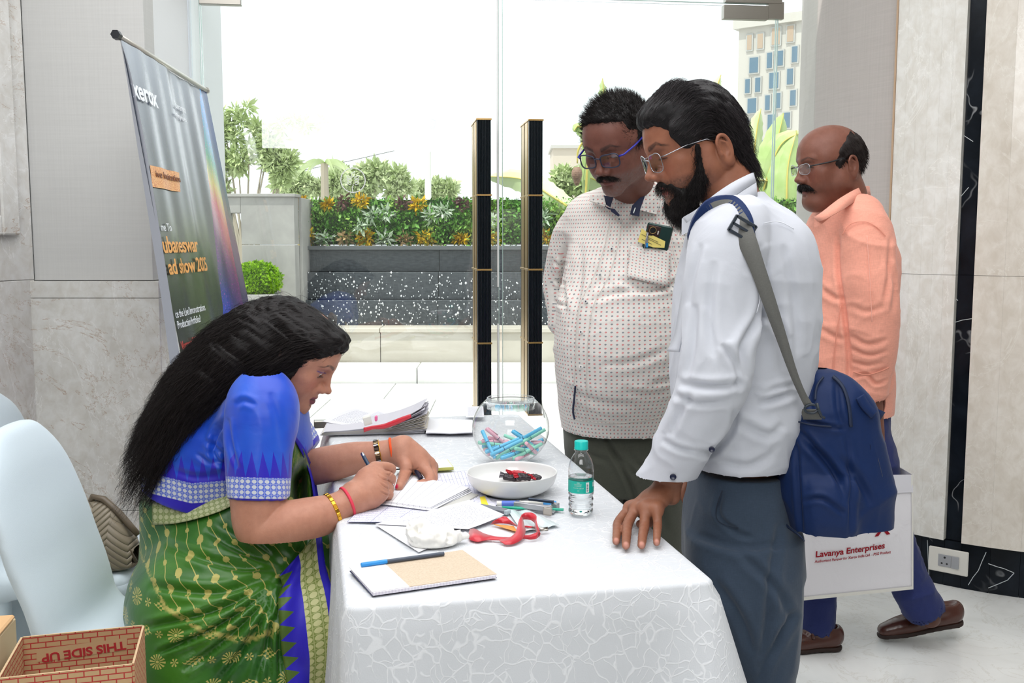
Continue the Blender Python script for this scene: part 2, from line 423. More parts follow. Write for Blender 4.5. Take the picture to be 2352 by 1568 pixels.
class Skin:
    def __init__(s, V, Q): s.V = V; s.Q = Q; s.col = None; s.uv = None
    def smooth(s, it=1, lam=.5):
        E = np.concatenate([s.Q[:, [0, 1]], s.Q[:, [1, 2]], s.Q[:, [2, 3]], s.Q[:, [3, 0]]]); n = len(s.V)
        cnt = np.bincount(E[:, 0], minlength=n)+np.bincount(E[:, 1], minlength=n)
        for _ in range(it):
            a = np.stack([np.bincount(E[:, 0], s.V[E[:, 1], c], n)+np.bincount(E[:, 1], s.V[E[:, 0], c], n) for c in range(3)], 1)
            s.V = s.V*(1-lam)+lam*a/np.maximum(cnt, 1)[:, None]
        return s
    def normals(s):
        a = s.V[s.Q[:, 2]]-s.V[s.Q[:, 0]]; b = s.V[s.Q[:, 3]]-s.V[s.Q[:, 1]]; nf = np.cross(a, b); N = np.zeros_like(s.V)
        for c in range(3):
            for j in range(4): N[:, c] += np.bincount(s.Q[:, j], nf[:, c], len(s.V))
        return N/np.maximum(np.linalg.norm(N, axis=1), 1e-12)[:, None]
    def disp(s, f):
        s.V = s.V+s.normals()*np.asarray(f)[:, None]; return s
    def folds(s, L, face=True):
        """creases pressed in along lines seen in the photo: (points, width px, depth m)"""
        N = s.normals(); u, v = proj(s.V); tot = np.zeros(len(s.V)); C = np.array([0, 0, CAMZ])-s.V; C /= np.linalg.norm(C, axis=1)[:, None]
        vis = sstep(-.1, .35, (N*C).sum(1)) if face else 1.0
        for pts, w, A in L:
            K = catmull(pts, 5); best = np.full(len(u), 1e9); side = np.zeros(len(u)); tt = np.zeros(len(u)); m = len(K)-1
            for i in range(m):
                a, b = K[i], K[i+1]; ab = b-a; q = np.clip(((u-a[0])*ab[0]+(v-a[1])*ab[1])/(ab @ ab+1e-9), 0, 1)
                dx, dy = u-a[0]-q*ab[0], v-a[1]-q*ab[1]; dd = np.hypot(dx, dy); c = dd < best
                best = np.where(c, dd, best); tt = np.where(c, (i+q)/m, tt)
            e = np.clip(tt*(1-tt)*4, 0, 1)**.5
            tot += A*e*(-np.exp(-(best/w)**2)+.55*np.exp(-((best-2.0*w)/(1.2*w))**2))
        s.V = s.V+N*(tot*vis)[:, None]; return s
    def paint(s, base):
        s.col = np.tile(np.array(hexc(*base)[:3]), (len(s.V), 1)); return s
    def tint(s, w, c):
        w = np.clip(w, 0, 1)[:, None]; s.col = s.col*(1-w)+np.array(hexc(*c)[:3])*w; return s
    def local(s, o, R, sc=1.0): return (s.V-np.array(o)) @ np.array(R)/sc
    def join(s, t):
        n = len(s.V); s.V = np.vstack([s.V, t.V]); s.Q = np.vstack([s.Q, t.Q+n])
        if s.col is not None: s.col = np.vstack([s.col, t.col])
        if s.uv is not None: s.uv = np.vstack([s.uv, t.uv])
        return s
    def keep(s, m):
        f = m[s.Q].all(1); s.Q = s.Q[f]; used = np.zeros(len(s.V), bool); used[s.Q.ravel()] = True
        re = np.cumsum(used)-1; s.Q = re[s.Q]; s.V = s.V[used]
        if s.col is not None: s.col = s.col[used]
        if s.uv is not None: s.uv = s.uv[used]
        return s
    def obj(s, name, mat, parent=None, **k):
        return link(name, npmesh(name, s.V, s.Q, s.uv, s.col), mat, parent, True, **k)
def strands(roots, dirs, length, seg=6, r=.0005, bend=None, wav=.0, seed=1):
    """thin tapering hairs grown from roots; bend(p, d, t) gives the new direction"""
    rng = np.random.default_rng(seed); n = len(roots); p = roots.copy(); d = dirs/np.linalg.norm(dirs, axis=1)[:, None]
    L = (length if np.ndim(length) else np.full(n, length))*(.65+.5*rng.random(n)); ph = rng.random(n)*6.28; ring = []; step = (L/seg)[:, None]
    sd = np.cross(d, rng.normal(size=(n, 3))); sd /= np.linalg.norm(sd, axis=1)[:, None]
    for i in range(seg+1):
        t = i/seg; b = np.cross(d, sd); b /= np.maximum(np.linalg.norm(b, axis=1), 1e-9)[:, None]; sd = np.cross(b, d)
        rr = r*(1-.75*t); off = (np.sin(ph+t*9)*wav)[:, None]*sd*t
        for k in range(3):
            a = 2.094*k; ring.append(p+off+(sd*math.cos(a)+b*math.sin(a))*rr)
        if bend is not None: d = bend(p, d, t); d = d/np.maximum(np.linalg.norm(d, axis=1), 1e-9)[:, None]
        p = p+d*step
    V = np.stack(ring, 1).reshape(-1, 3); m = 3*(seg+1); q = []
    for i in range(seg):
        for k in range(3): q.append((i*3+k, i*3+(k+1) % 3, (i+1)*3+(k+1) % 3, (i+1)*3+k))
    Q = (np.array(q)[None]+(np.arange(n)*m)[:, None, None]).reshape(-1, 4)
    return Skin(V, Q)
# ================================================================== THE SETTING
m = M('floor_marble', (226, 222, 212), .16, 0, .5); o = m.geo()
c = m.ramp(m.noise(o, 1.6, 6, .6, 1.2), [(.3, (212, 213, 210)), (.5, (228, 229, 227)), (.7, (238, 239, 237))])
vn = m.ramp(m.noise(o, 3.1, 8, .65, 2.2), [(.485, (255, 255, 255)), (.5, (222, 217, 208)), (.515, (255, 255, 255))])
m.set('Base Color', m.mix(.45, c, vn, 'MULTIPLY')); m.set('Roughness', m.math('MULTIPLY_ADD', m.noise(o, 9, 4), .12, .1)); M_FLOOR = m.m
def marble_mat(name, lo, mid, hi, vein, stretch=(1, 1, .7), rough=.14, rust=False):
    m = M(name, mid, rough, 0, .45); o = m.mapv(m.geo(), stretch)
    c = m.ramp(m.noise(o, 3.5, 7, .62, .9), [(.28, lo), (.5, mid), (.72, hi)])
    f = m.ramp(m.noise(o, 26, 5, .6, .5), [(.35, (232, 228, 222)), (.65, (255, 255, 255))])
    c = m.mix(.7, c, f, 'MULTIPLY')
    nz = m.noise(o, 1.9, 7, .62, 2.6)
    v = m.ramp(nz, [(.492, (0, 0, 0)), (.5, (255, 255, 255)), (.508, (0, 0, 0))])
    c = m.mix(m.math('MULTIPLY', v, .55), c, vein)
    if rust:
        r = m.ramp(m.noise(m.mapv(m.geo(), (1, 1, 1.3)), 1.3, 8, .68, 1.7), [(.498, (0, 0, 0)), (.5, (255, 255, 255)), (.502, (0, 0, 0))])
        c = m.mix(m.math('MULTIPLY', r, .7), c, (160, 120, 82))
    m.set('Base Color', c); return m.m
M_MARB_R = marble_mat('marble_cream', (222, 220, 214), (230, 229, 224), (237, 236, 232), (246, 245, 240))
M_MARB_T = marble_mat('marble_tan', (220, 213, 202), (228, 222, 212), (234, 229, 220), (238, 235, 226))
M_MARB_L = marble_mat('marble_grey_cream', (214, 213, 210), (226, 226, 223), (236, 236, 234), (246, 246, 245), (1, 1, .8), rust=True)
m = M('black_marble', (30, 36, 42), .22, 0, .15); o = m.geo()
c = m.ramp(m.noise(o, 7, 5, .6, .6), [(.3, (12, 16, 21)), (.7, (28, 34, 42))])
vo = m.n('TexVoronoi', {'Vector': m.mapv(m.n('VectorMath', {0: o, 1: m.noise(o, 3, 3, out='Color')}, operation='ADD').outputs[0], (1, 1, .6)), 'Scale': 2.2}, feature='DISTANCE_TO_EDGE').outputs['Distance']
v = m.math('MULTIPLY', m.ramp(vo, [(.0, (255, 255, 255)), (.012, (0, 0, 0))]), m.ramp(m.noise(o, 2.7, 2), [(.5, (0, 0, 0)), (.62, (255, 255, 255))]))
m.set('Base Color', m.mix(m.math('MULTIPLY', v, .45), c, (205, 208, 210))); M_BLACK = m.m
def fabric_wall(name, a, b):
    m = M(name, a, .85, 0, .2); o = m.geo()
    w = m.math('ADD', m.noise(m.mapv(o, (1, 1, .02)), 150, 2), m.noise(m.mapv(o, (.03, .03, 1)), 170, 2))
    m.set('Base Color', m.mix(m.math('MULTIPLY', m.math('SUBTRACT', w, .72), 1.6, clamp=True), a, b)); m.bump(w, .12, .002); return m.m
M_FAB_L = fabric_wall('linen_wallcover_light', (208, 208, 206), (203, 203, 201))
M_FAB_R = fabric_wall('linen_wallcover_grey', (186, 180, 176), (179, 173, 169))
M_WHITE = plain('white_paint', (232, 234, 236), .5)
M_CEIL = plain('ceiling_paint', (235, 232, 226), .8)
M_STEEL = plain('brushed_steel', (170, 166, 158), .3, 1)
M_GOLD = plain('brass_gold', (196, 160, 104), .28, 1)
M_DOORGLASS = glass_mat('door_glass', (.96, .985, .975), 1.5, 2.0)
M_EDGEGLASS = plain('glass_edge', (190, 215, 208), .15)

def sbox(name, c, h, mat, parent=None, bev=0, R=None, **k):
    return MB().box(c, h, R, bev).obj(name, mat, parent, False, **k)
CEIL = 3.2
MB().box((0, .35, -.05), (4.2, 4.45, .05)).obj('floor', M_FLOOR, kind='structure')
MB().box((0, .05, CEIL+.06), (4.2, 4.05, .06)).obj('ceiling', M_CEIL, kind='structure')
sbox('wall_back', (0, -4.05, CEIL/2), (4.2, .05, CEIL/2), M_FAB_L, kind='structure')
sbox('wall_far_right', (4.15, .2, CEIL/2), (.05, 4.2, CEIL/2), M_FAB_L, kind='structure')

sbox('wall_far_left', (-4.15, .2, CEIL/2), (.05, 4.2, CEIL/2), M_FAB_L, kind='structure')  # unseen side of the room, added to keep stray sun out
# left pier: linen above, marble below, and the side wall that comes towards the camera
pier = empty('wall_left', (0, 0, 0), kind='structure')
PY = 3.62; xl = P(80, 645, PY)[0]; xr = P(352, 645, PY)[0]; zb = P(200, 645, PY)[2]
g = .012
def vbox(name, x0, x1, y0, y1, z0, z1, mat, parent, bev=.0015):
    return sbox(name, ((x0+x1)/2, (y0+y1)/2, (z0+z1)/2), (abs(x1-x0)/2, abs(y1-y0)/2, abs(z1-z0)/2), mat, parent, bev)
vbox('linen_panel', xl, xr, PY, PY+.1, zb+.002, CEIL, M_FAB_L, pier)
xm = P(366, 700, PY-.03)[0]
zc = P(200, 685, PY-.03)[2]
vbox('marble_band', xl-.02, xm, PY-.03, PY+.1, zc+.0015, zb, M_MARB_L, pier)
zj = P(200, 1000, PY-.03)[2]
vbox('marble_slab', xl-.02, xm, PY-.03, PY+.1, .35, zc, M_MARB_L, pier)
vbox('marble_slab', xl-.02, xm, PY-.03, PY+.1, 0, .348, M_MARB_L, pier)
vbox('pier_core', xl-.5, xr-.005, PY+.1, 4.6, 0, CEIL, M_WHITE, pier)
vbox('marble_return', xm-.12, xm+.0, PY+.1, PY+.14, 0, zb, M_MARB_L, pier)
# white reveal next to the glass
xv = P(437, 300, 4.1)[0]
rv = MB(); rv.prism([(xr-.004, PY+.1), (xv, 4.13), (xv, 4.35), (xr-.3, 4.35), (xr-.3, PY+.1)], 0, CEIL); rv.obj('reveal', M_WHITE, pier)
# side wall, running towards the camera
A = np.array([xl, PY-.02]); dv = np.array([-.36, -.93]); dv /= np.linalg.norm(dv); nv = np.array([dv[1]*-1, dv[0]]) ; nv = np.array([-dv[1], dv[0]])
if nv[0] < 0: nv = -nv
side = empty('wall_side', (0, 0, 0), kind='structure')
def along(name, t0, t1, z0, z1, off0, off1, mat, parent, bev=.0015):
    c = A+dv*(t0+t1)/2+nv*(off0+off1)/2; R = np.array([[dv[0], nv[0], 0], [dv[1], nv[1], 0], [0, 0, 1]])
    return sbox(name, (c[0], c[1], (z0+z1)/2), (abs(t1-t0)/2, abs(off1-off0)/2, (z1-z0)/2), mat, parent, bev, R)
zw = P(40, 645, 3.5)[2]; zf = P(30, 540, 3.5)[2]
along('marble_slab', -.01, 1.2, 0, zw-.001, -.1, 0, M_MARB_L, side)
along('marble_slab', 1.203, 3, 0, zw-.001, -.1, 0, M_MARB_L, side)
along('marble_slab', -.01, 1.2, zw+.001, CEIL, -.1, -.0, M_MARB_L, side)
along('marble_slab', 1.203, 3, zw+.001, CEIL, -.1, -.0, M_MARB_L, side)
fr = empty('picture_frame', (0, 0, 0), label='dark-edged tall frame set in a pale marble surround on the side wall', category='frame')
fr['category'] = 'frame'
def rail(name, t0, t1, z0, z1, off, mat): return along(name, t0, t1, z0, z1, .0015, off, mat, fr, .006)
rail('surround_side', .065, .14, zf, 2.6, .03, M_MARB_L)
rail('surround_bottom', .14, 1.1, zf, zf+.07, .03, M_MARB_L)
rail('dark_border', .145, .17, zf+.075, 2.6, .02, plain('dark_bronze', (50, 48, 48), .3, .5))
rail('dark_border', .17, 1.1, zf+.075, zf+.10, .02, bpy.data.materials['dark_bronze'])
rail('panel', .172, 1.1, zf+.102, 2.6, .012, M_MARB_L)

# right column: grey linen, then cream marble facets, a black marble strip, tan marble facets
wr = empty('wall_right', (0, 0, 0), kind='structure')
CC = np.array([2.33, 4.56]); CR = 1.0
def cpt(th, r=CR): return CC+r*np.array([math.cos(math.radians(th)), math.sin(math.radians(th))])
def th_at(u, v=640, r=CR):
    best = None
    for i in range(1600):
        th = 165+i*.1; p = cpt(th, r); uu, vv = proj(np.array([p[0], p[1], 1.2]))
        if best is None or abs(uu-u) < best[0]: best = (abs(uu-u), th)
        if th > 260: break
    return best[1]
tA = th_at(2047); tB = th_at(2195, r=CR+.03); tC = th_at(2237, r=CR+.03)
pr = []
N_ = 26
th = np.linspace(120, 330, 60)
core = [tuple(cpt(t, CR-.015)) for t in th]+[(4.1, 4.7), (4.1, 5.3), (2.2, 5.3)]
MB().prism([tuple(cpt(t, CR-.015)) for t in np.linspace(120, 330, 60)], 0, CEIL).obj('column_core', M_BLACK, wr)
def arc_panel(name, t0, t1, r0, r1, z0, z1, mat, parent, n=1):
    ts = np.linspace(t0, t1, n+1)
    return MB().prism([tuple(cpt(t, r1)) for t in ts]+[tuple(cpt(t, r0)) for t in ts[::-1]], z0, z1).obj(name, mat, parent, n > 3, angle=.5 if n > 3 else None)
ZS = .182; ZJ = 1.21
arc_panel('linen_panel', 128, tA, CR-.01, CR, .18, CEIL, M_FAB_R, wr, 24)
arc_panel('skirting_panel', 128, tA, CR-.01, CR+.005, 0, .178, M_BLACK, wr, 24)
arc_panel('edge_trim', tA+.05, tA+.45, CR-.01, CR+.033, ZS, CEIL, plain('tan_stone_edge', (184, 156, 128), .5), wr)
gap = .012
def facets(t0, t1, n, mat, r):
    e = np.linspace(t0, t1, n+1)
    for i in range(n):
        for z0, z1 in ((ZS+.001, ZJ-.0007), (ZJ+.0007, CEIL)):
            arc_panel('marble_panel', e[i]+gap*.5, e[i+1]-gap*.5, CR-.01, r, z0, z1, mat, wr)
facets(tA+.5, tB, 6, M_MARB_R, CR+.03)
facets(tC, tC+63, 11, M_MARB_T, CR+.03)
for z0, z1 in ((ZS+.001, ZJ-.0007), (ZJ+.0007, CEIL)): arc_panel('black_marble_strip', tB+.1, tC-.1, CR-.012, CR+.002, z0, z1, M_BLACK, wr, 2)
e = np.concatenate([np.linspace(tA+.5, tB, 7), np.linspace(tC, tC+63, 12)])
for i in range(len(e)-1): arc_panel('skirting_panel', e[i]+.03, e[i+1]-.03, CR-.012, CR+.012, 0, ZS-.002, M_BLACK, wr, 1)
# hand-placed white veins of the skirting
M_VEIN = plain('white_vein', (206, 212, 214), .3)
def on_col(u, v, r=CR+.0135):
    q = (CY-v)/F; d = np.array([(u-CX)/F, CP+SP*q, -SP+CP*q])
    a = d[0]**2+d[1]**2; b = -2*(d[0]*CC[0]+d[1]*CC[1]); c_ = CC @ CC-r*r; t = (-b-math.sqrt(max(b*b-4*a*c_, 0)))/(2*a); return np.array([0, 0, CAMZ])+d*t
for pts in ([(2265, 1268), (2255, 1290), (2247, 1310), (2235, 1325), (2224, 1343)], [(2270, 1294), (2290, 1301), (2305, 1305), (2329, 1315)], [(2329, 1316), (2314, 1332), (2290, 1342), (2270, 1350)], [(2130, 1240), (2132, 1290), (2134, 1330)],
            [(2196, 300), (2215, 312), (2235, 325)], [(2190, 470), (2208, 450), (2225, 430)], [(2187, 742), (2210, 735), (2236, 731)], [(2190, 680), (2200, 690)]):
    pts = [(a, b) for a, b in pts]
    rr = CR+.0135 if pts[0][1] > 1200 else CR+.004
    MB().tube([on_col(a, b, rr-.0006) for a, b in pts], .0013, 5).obj('white_vein', M_VEIN, wr)
# power socket
sk = empty('power_socket', (0, 0, 0), label='white wall plate with grey three-pin socket and switch on the black skirting', category='socket')
pc = on_col(2178, 1288, CR+.02); nn = np.array([pc[0]-CC[0], pc[1]-CC[1], 0]); nn /= np.linalg.norm(nn); R_ = frame(nn)
M_PLATE = plain('white_plastic', (222, 220, 212), .4); M_GREYP = plain('grey_plastic', (160, 162, 166), .4); M_DARK = plain('dark_hole', (22, 22, 24), .6)
def kb(name, x, z, y0, y1, hx, hz, mat, parent, bev=.001): return sbox(name, pc+R_ @ np.array([x, (y0+y1)/2, z]), (hx, (y1-y0)/2, hz), mat, parent, bev, R_)
plate = kb('plate', 0, 0, -.006, .004, .073, .048, M_PLATE, sk, .003)
kb('socket_module', -.012*-1, .0, .004, .0065, .024, .024, M_GREYP, sk)
kb('switch_rocker', -.027, 0, .004, .009, .0135, .024, M_GREYP, sk)
for x, z, rr_ in ((.012, .013, .0042), (.003, -.011, .0036), (.022, -.011, .0036)):
    MB().lathe([(0, 0), (rr_, 0), (rr_, .0006), (0, .0006)], pc+R_ @ np.array([x, .0066, z]), 14, R_ @ np.array([[1, 0, 0], [0, 0, 1], [0, -1, 0]])).obj('pin_hole', M_DARK, sk)

# ------------------------------------------------------------------ glass doors
GC = P(1150, 546, 4.3); gdir = np.array([.9923, .124, 0]); gn = np.array([-.124, .9923, 0]); RG = np.stack([gdir, gn, [0, 0, 1]], 1)
def G(s_, y, z): return np.array([GC[0], GC[1], 0])+gdir*s_+gn*y+np.array([0, 0, z])
def gbox(name, s0, s1, y0, y1, z0, z1, mat, parent, bev=0, **k): return sbox(name, G((s0+s1)/2, (y0+y1)/2, (z0+z1)/2), (abs(s1-s0)/2, abs(y1-y0)/2, abs(z1-z0)/2), mat, parent, bev, RG, **k)
DH = 2.345
M_FLUTE = plain('black_fluted_metal', (22, 30, 36), .32, .3)
M_FROST = plain('frosted_white', (240, 242, 242), .5)
def door(nm, s0, s1, hs, logo=False):
    d = empty(nm, (0, 0, 0), kind='structure')
    gbox('glass_pane', s0, s1, -.005, .005, .01, DH, M_DOORGLASS, d)
    for s_ in (s0, s1): gbox('glass_edge', s_-.0012, s_+.0012, -.0056, .0056, .01, DH, M_EDGEGLASS, d)
    hn = empty('pull_handle', (0, 0, 0)); hn.parent = d
    z0, z1 = .60, 1.835; w = .0285
    # fluted front bar and matching bar outside the glass, gold cheeks, gold bands
    for ya, yb in ((-.125, -.088), (.092, .125)):
        fl = MB(); n = 9; poly = []
        for i in range(n*4+1):
            t = i/(n*4); poly.append((hs+w*(2*t-1), ya-.0035*abs(math.sin(n*PI*t))))
        poly += [(hs+w, yb), (hs-w, yb)]
        pts = [(G(a, b, 0)[0], G(a, b, 0)[1]) for a, b in poly]
        fl.prism(pts, z0, z1).obj('fluted_bar', M_FLUTE, hn)
    for sx_ in (-1,):
        gbox('gold_cheek', hs+sx_*(w+.0005), hs+sx_*(w+.002), -.088, -.012, z0+.0, z1-.005, M_GOLD, hn)
        gbox('gold_cheek', hs+sx_*(w+.0005), hs+sx_*(w+.002), .012, .092, z0+.0, z1-.005, M_GOLD, hn)
    for i in range(5):
        z = z0+(z1-z0)*i/4
        gbox('gold_band', hs-w-.0035, hs+w+.0035, -.131, -.006, z-.0035, z+.0035, M_GOLD, hn, .001)
        gbox('gold_band', hs-w-.0035, hs+w+.0035, .006, .131, z-.0035, z+.0035, M_GOLD, hn, .001)
    return d
d1 = door('door_1', -1.22, -.008, -.083)
d2 = door('door_2', .008, 1.205, .133)
# vertical white seal between the leaves
gbox('seal_strip', -.0155, -.009, -.007, .007, 1.14, DH, M_FROST, d1); gbox('seal_strip', -.0155, -.009, -.007, .007, .62, .98, M_FROST, d1)
# etched leaf emblem on the left leaf
LC = P(808, 413, 4.19); ls = px(27.5, 4.2)
em = MB(); yy = -.0062
sc_, zc_ = (LC[0]-GC[0])/gdir[0], LC[2]
em.tube([G(sc_+ls*math.cos(a), yy, zc_+ls*math.sin(a)) for a in np.linspace(0, 2*PI, 48, endpoint=False)], .0021, 6, closed=True)
def leaf(cx_, cz_, ang, L, W_):
    pts = []
    for a in np.linspace(0, 2*PI, 20, endpoint=False):
        x, z = L*math.cos(a), W_*math.sin(a)*(1-.3*math.cos(a)); pts.append(G(sc_+cx_+x*math.cos(ang)-z*math.sin(ang), yy, zc_+cz_+x*math.sin(ang)+z*math.cos(ang)))
    em.tube(pts, .0012, 5, closed=True)
leaf(0, .024, PI/2, .010, .0055)
for i, z in enumerate((.012, 0, -.012)):
    for sg in (-1, 1): leaf(sg*.0165, z, (PI-.45 if sg < 0 else .45) , .011-.001*i, .0045)
em.tube([G(sc_-.002, yy, zc_-ls*.95), G(sc_-.004, yy, zc_-.03), G(sc_+.002, yy, zc_-.018)], .0016, 5)
em.obj('etched_emblem', M_FROST, d1)
# patch fittings on the door corners
def patch(name, s0, s1, parent, zt):
    gbox(name, s0, s1, -.018, .018, zt, zt+.058, M_STEEL, parent, .002)
patch('patch_fitting', .965, 1.165, d2, DH-.057); patch('patch_fitting', -1.225, -1.06, d1, DH-.057)
w1 = empty('window_1', (0, 0, 0), kind='structure')
gbox('glass_pane', -1.22, 1.205, -.005, .005, DH+.012, CEIL, M_DOORGLASS, w1)
patch('patch_fitting', .972, 1.225, w1, DH+.012); patch('patch_fitting', -1.225, -1.055, w1, DH+.012)
gbox('pivot_pin', 1.165, 1.235, -.014, .014, DH-.052, DH+.02, M_STEEL, w1)
gbox('glass_edge', -1.22, 1.205, -.0055, .0055, DH+.010, DH+.012, M_EDGEGLASS, w1)
w2 = empty('window_2', (0, 0, 0), kind='structure')
gbox('glass_pane', 1.215, 1.9, -.005, .005, .0, CEIL, M_DOORGLASS, w2)
gbox('glass_edge', 1.2126, 1.215, -.0056, .0056, .0, CEIL, M_EDGEGLASS, w2)
w3 = empty('window_3', (0, 0, 0), kind='structure')
gbox('glass_pane', -1.5, -1.228, -.005, .005, .0, CEIL, M_DOORGLASS, w3)
gbox('post', -1.34, -1.262, -.03, .03, 0, CEIL, plain('post_white', (214, 222, 228), .4), w3, .002)
gbox('glass_edge', -1.228, -1.2256, -.0056, .0056, .0, CEIL, M_EDGEGLASS, w3)
# ================================================================== OUTSIDE
m = M('paving_stone', (214, 212, 205), .55); o = m.geo()
m.set('Base Color', m.ramp(m.noise(o, 2.2, 6, .6), [(.3, (214, 213, 210)), (.7, (236, 235, 232))])); M_PAVE = m.m
m = M('grey_plaster', (168, 166, 162), .85); o = m.geo()
m.set('Base Color', m.ramp(m.noise(o, 2.5, 6, .65, .4), [(.3, (150, 148, 145)), (.7, (178, 176, 172))])); M_PLAST = m.m
m = M('pale_stone', (196, 190, 178), .6); o = m.geo()
m.set('Base Color', m.ramp(m.noise(m.mapv(o, (.4, 1, 1.5)), 1.6, 6, .6, .5), [(.3, (172, 164, 150)), (.55, (198, 192, 180)), (.8, (212, 207, 196))])); M_STONE = m.m
OZ = -.02
gd = empty('ground', (0, 0, 0), kind='structure')
MB().box((0, 45, OZ-.11), (70, 40.2, .06)).obj('ground_bed', plain('joint_grey', (200, 200, 198), .9), gd)
me_t = None
for j in range(5):
    for i in range(12):
        x = -5.6+i*.9+(.0 if j % 2 else .45); y = 4.83+j*.9+.45
        if me_t is None:
            to = MB().box((0, 0, 0), (.446, .446, .025), None, .003).obj('paving_tile', M_PAVE, gd); me_t = to.data
        else: to = bpy.data.objects.new('paving_tile', me_t); COL.objects.link(to); to.parent = gd
        to.location = (x, y, OZ-.025)
MB().box((0, 4.8, OZ-.03), (6, .03, .03)).obj('threshold_strip', M_STEEL, gd)
kb_ = empty('kerb_step', (0, 0, 0), kind='structure')
for i in range(9): MB().box((-7.2+i*1.8, 9.55, .05), (.896, .2, .08), None, .006).obj('kerb_stone', M_PAVE, kb_)
pool = empty('pool_wall', (0, 0, 0), kind='structure')
for i in range(8): MB().box((-6.3+i*2.0, 9.9, .17), (.997, .12, .25), None, .004).obj('stone_slab', M_STONE, pool)
for i in range(8): MB().box((-6.3+i*2.0, 9.92, .445), (.997, .17, .022), None, .004).obj('coping_stone', M_STONE, pool)
# black stepped water wall with beads of falling water
m = M('wet_black_stone', (34, 38, 42), .18, 0, .6); o = m.geo()
m.set('Base Color', m.ramp(m.noise(m.mapv(o, (2, 1, 6)), 9, 5, .6), [(.3, (52, 57, 62)), (.7, (84, 89, 94))])); m.bump(m.noise(m.mapv(o, (1, 1, .3)), 60, 4), .5, .01); M_WET = m.m
X0 = P(674, 600, 10.3)[0]
ww = empty('water_wall', (0, 0, 0), kind='structure')
for z0, z1, y in ((.35, .72, 10.10), (.722, 1.0, 10.22), (1.002, 1.225, 10.34)):
    for i in range(6): MB().box((X0+.75+i*1.5, y+.3, (z0+z1)/2), (.748, .3, (z1-z0)/2), None, .004).obj('black_slab', M_WET, ww)
MB().box((X0+4.5, 10.62, 1.247), (4.5, .36, .02), None, .004).obj('coping', plain('slate', (88, 92, 94), .5), ww)
rng = np.random.default_rng(5); b = MB()
M_DROP = plain('water_bead', (250, 252, 255), .05, 0, 1.0)
bead = MB()
for i in range(1500):
    t = rng.random(); z = .44+.56*rng.random()**.9; y = 10.09 if z < .72 else 10.21; r_ = rng.uniform(.003, .0095)*(1 if rng.random() < .9 else 1.5); x = X0+.02+rng.random()*5.3
    if z > .93 and rng.random() < .5: continue
    c = np.array([x, y-r_*rng.uniform(0, 3), z]); bead.add([c+r_*np.array(q) for q in ((1,0,0),(0,1,0),(-1,0,0),(0,-1,0),(0,0,1.3),(0,0,-1.3))], [(0,1,4),(1,2,4),(2,3,4),(3,0,4),(1,0,5),(2,1,5),(3,2,5),(0,3,5)])
bead.obj('falling_water', M_DROP, ww, True, kind='stuff')
# grey concrete wall with an opening at the left
gw = empty('garden_wall', (0, 0, 0), kind='structure')
xa, xb = P(400, 500, 9.8)[0], P(676, 500, 9.8)[0]; zt = P(600, 452, 9.8)[2]; zp = P(600, 672, 9.7)[2]
xo0, xo1 = P(522, 500, 9.8)[0], P(553, 500, 9.8)[0]; zo1 = P(530, 489, 9.8)[2]; zo0 = P(530, 640, 9.8)[2]; zm = P(530, 562, 9.8)[2]
def gwb(n_, x0, x1, z0, z1, y0=9.8, y1=10.0, mat=M_PLAST): MB().box(((x0+x1)/2, (y0+y1)/2, (z0+z1)/2), ((x1-x0)/2, (y1-y0)/2, (z1-z0)/2), None, .004).obj(n_, mat, gw)
gwb('wall_block', xo1+.001, xb, 0, zm-.003); gwb('wall_block', xo1+.001, xb, zm+.001, zt)
gwb('wall_block', xo0, xo1, zo1, zt); gwb('wall_block', xo0, xo1, 0, zo0); gwb('wall_block', xa-1.5, xo0-.001, 0, zt)
gwb('wall_coping', xa-1.5, xb+.02, zt+.001, zt+.03, 9.77, 10.03)
gwb('planter_ledge', xa-1.5, xb-.12, 0, zp, 9.35, 9.79)
gwb('wall_return', xb-.0, xb+.03, 0, zt, 10.001, 10.9)

# ---- leaves
def leaf_mat(name, cols, rough=.5, trans=.35):
    m = M(name, cols[1], rough, 0, .3); o = m.geo()
    m.set('Base Color', m.ramp(m.noise(o, 3.2, 3, .6), [(.25, cols[0]), (.5, cols[1]), (.75, cols[2])])); 
    m.b.inputs['Transmission Weight'].default_value = 0
    return m.m
def leaves(C, N_, size, asp=.45, seed=1, up=.3, var=.4):
    """many small folded leaves: centre points, outward directions"""
    rng = np.random.default_rng(seed); n = len(C); d = N_+rng.normal(size=(n, 3))*.7; d[:, 2] += up*rng.normal(size=n); d /= np.linalg.norm(d, axis=1)[:, None]
    s = np.cross(d, rng.normal(size=(n, 3))); s /= np.linalg.norm(s, axis=1)[:, None]; k = np.cross(s, d); L = (size*(1+var*rng.normal(size=n)).clip(.4, 2))[:, None]
    V = np.stack([C, C+d*L*.5+s*L*asp*.5+k*L*.06, C+d*L, C+d*L*.5-s*L*asp*.5+k*L*.06], 1).reshape(-1, 3)
    Q = np.arange(4*n).reshape(-1, 4); return Skin(V, Q)
M_TREE = leaf_mat('tree_leaves', [(176, 196, 130), (192, 208, 150), (214, 224, 182)])  # this and the far-tree leaves are paled to imitate overexposure and haze
M_TREE2 = leaf_mat('far_tree_leaves', [(178, 196, 140), (194, 208, 158), (214, 222, 186)])
M_BUSH = leaf_mat('bush_leaves', [(84, 132, 10), (132, 178, 22), (176, 214, 50)])
M_BARK = plain('pale_bark', (168, 158, 140), .8)
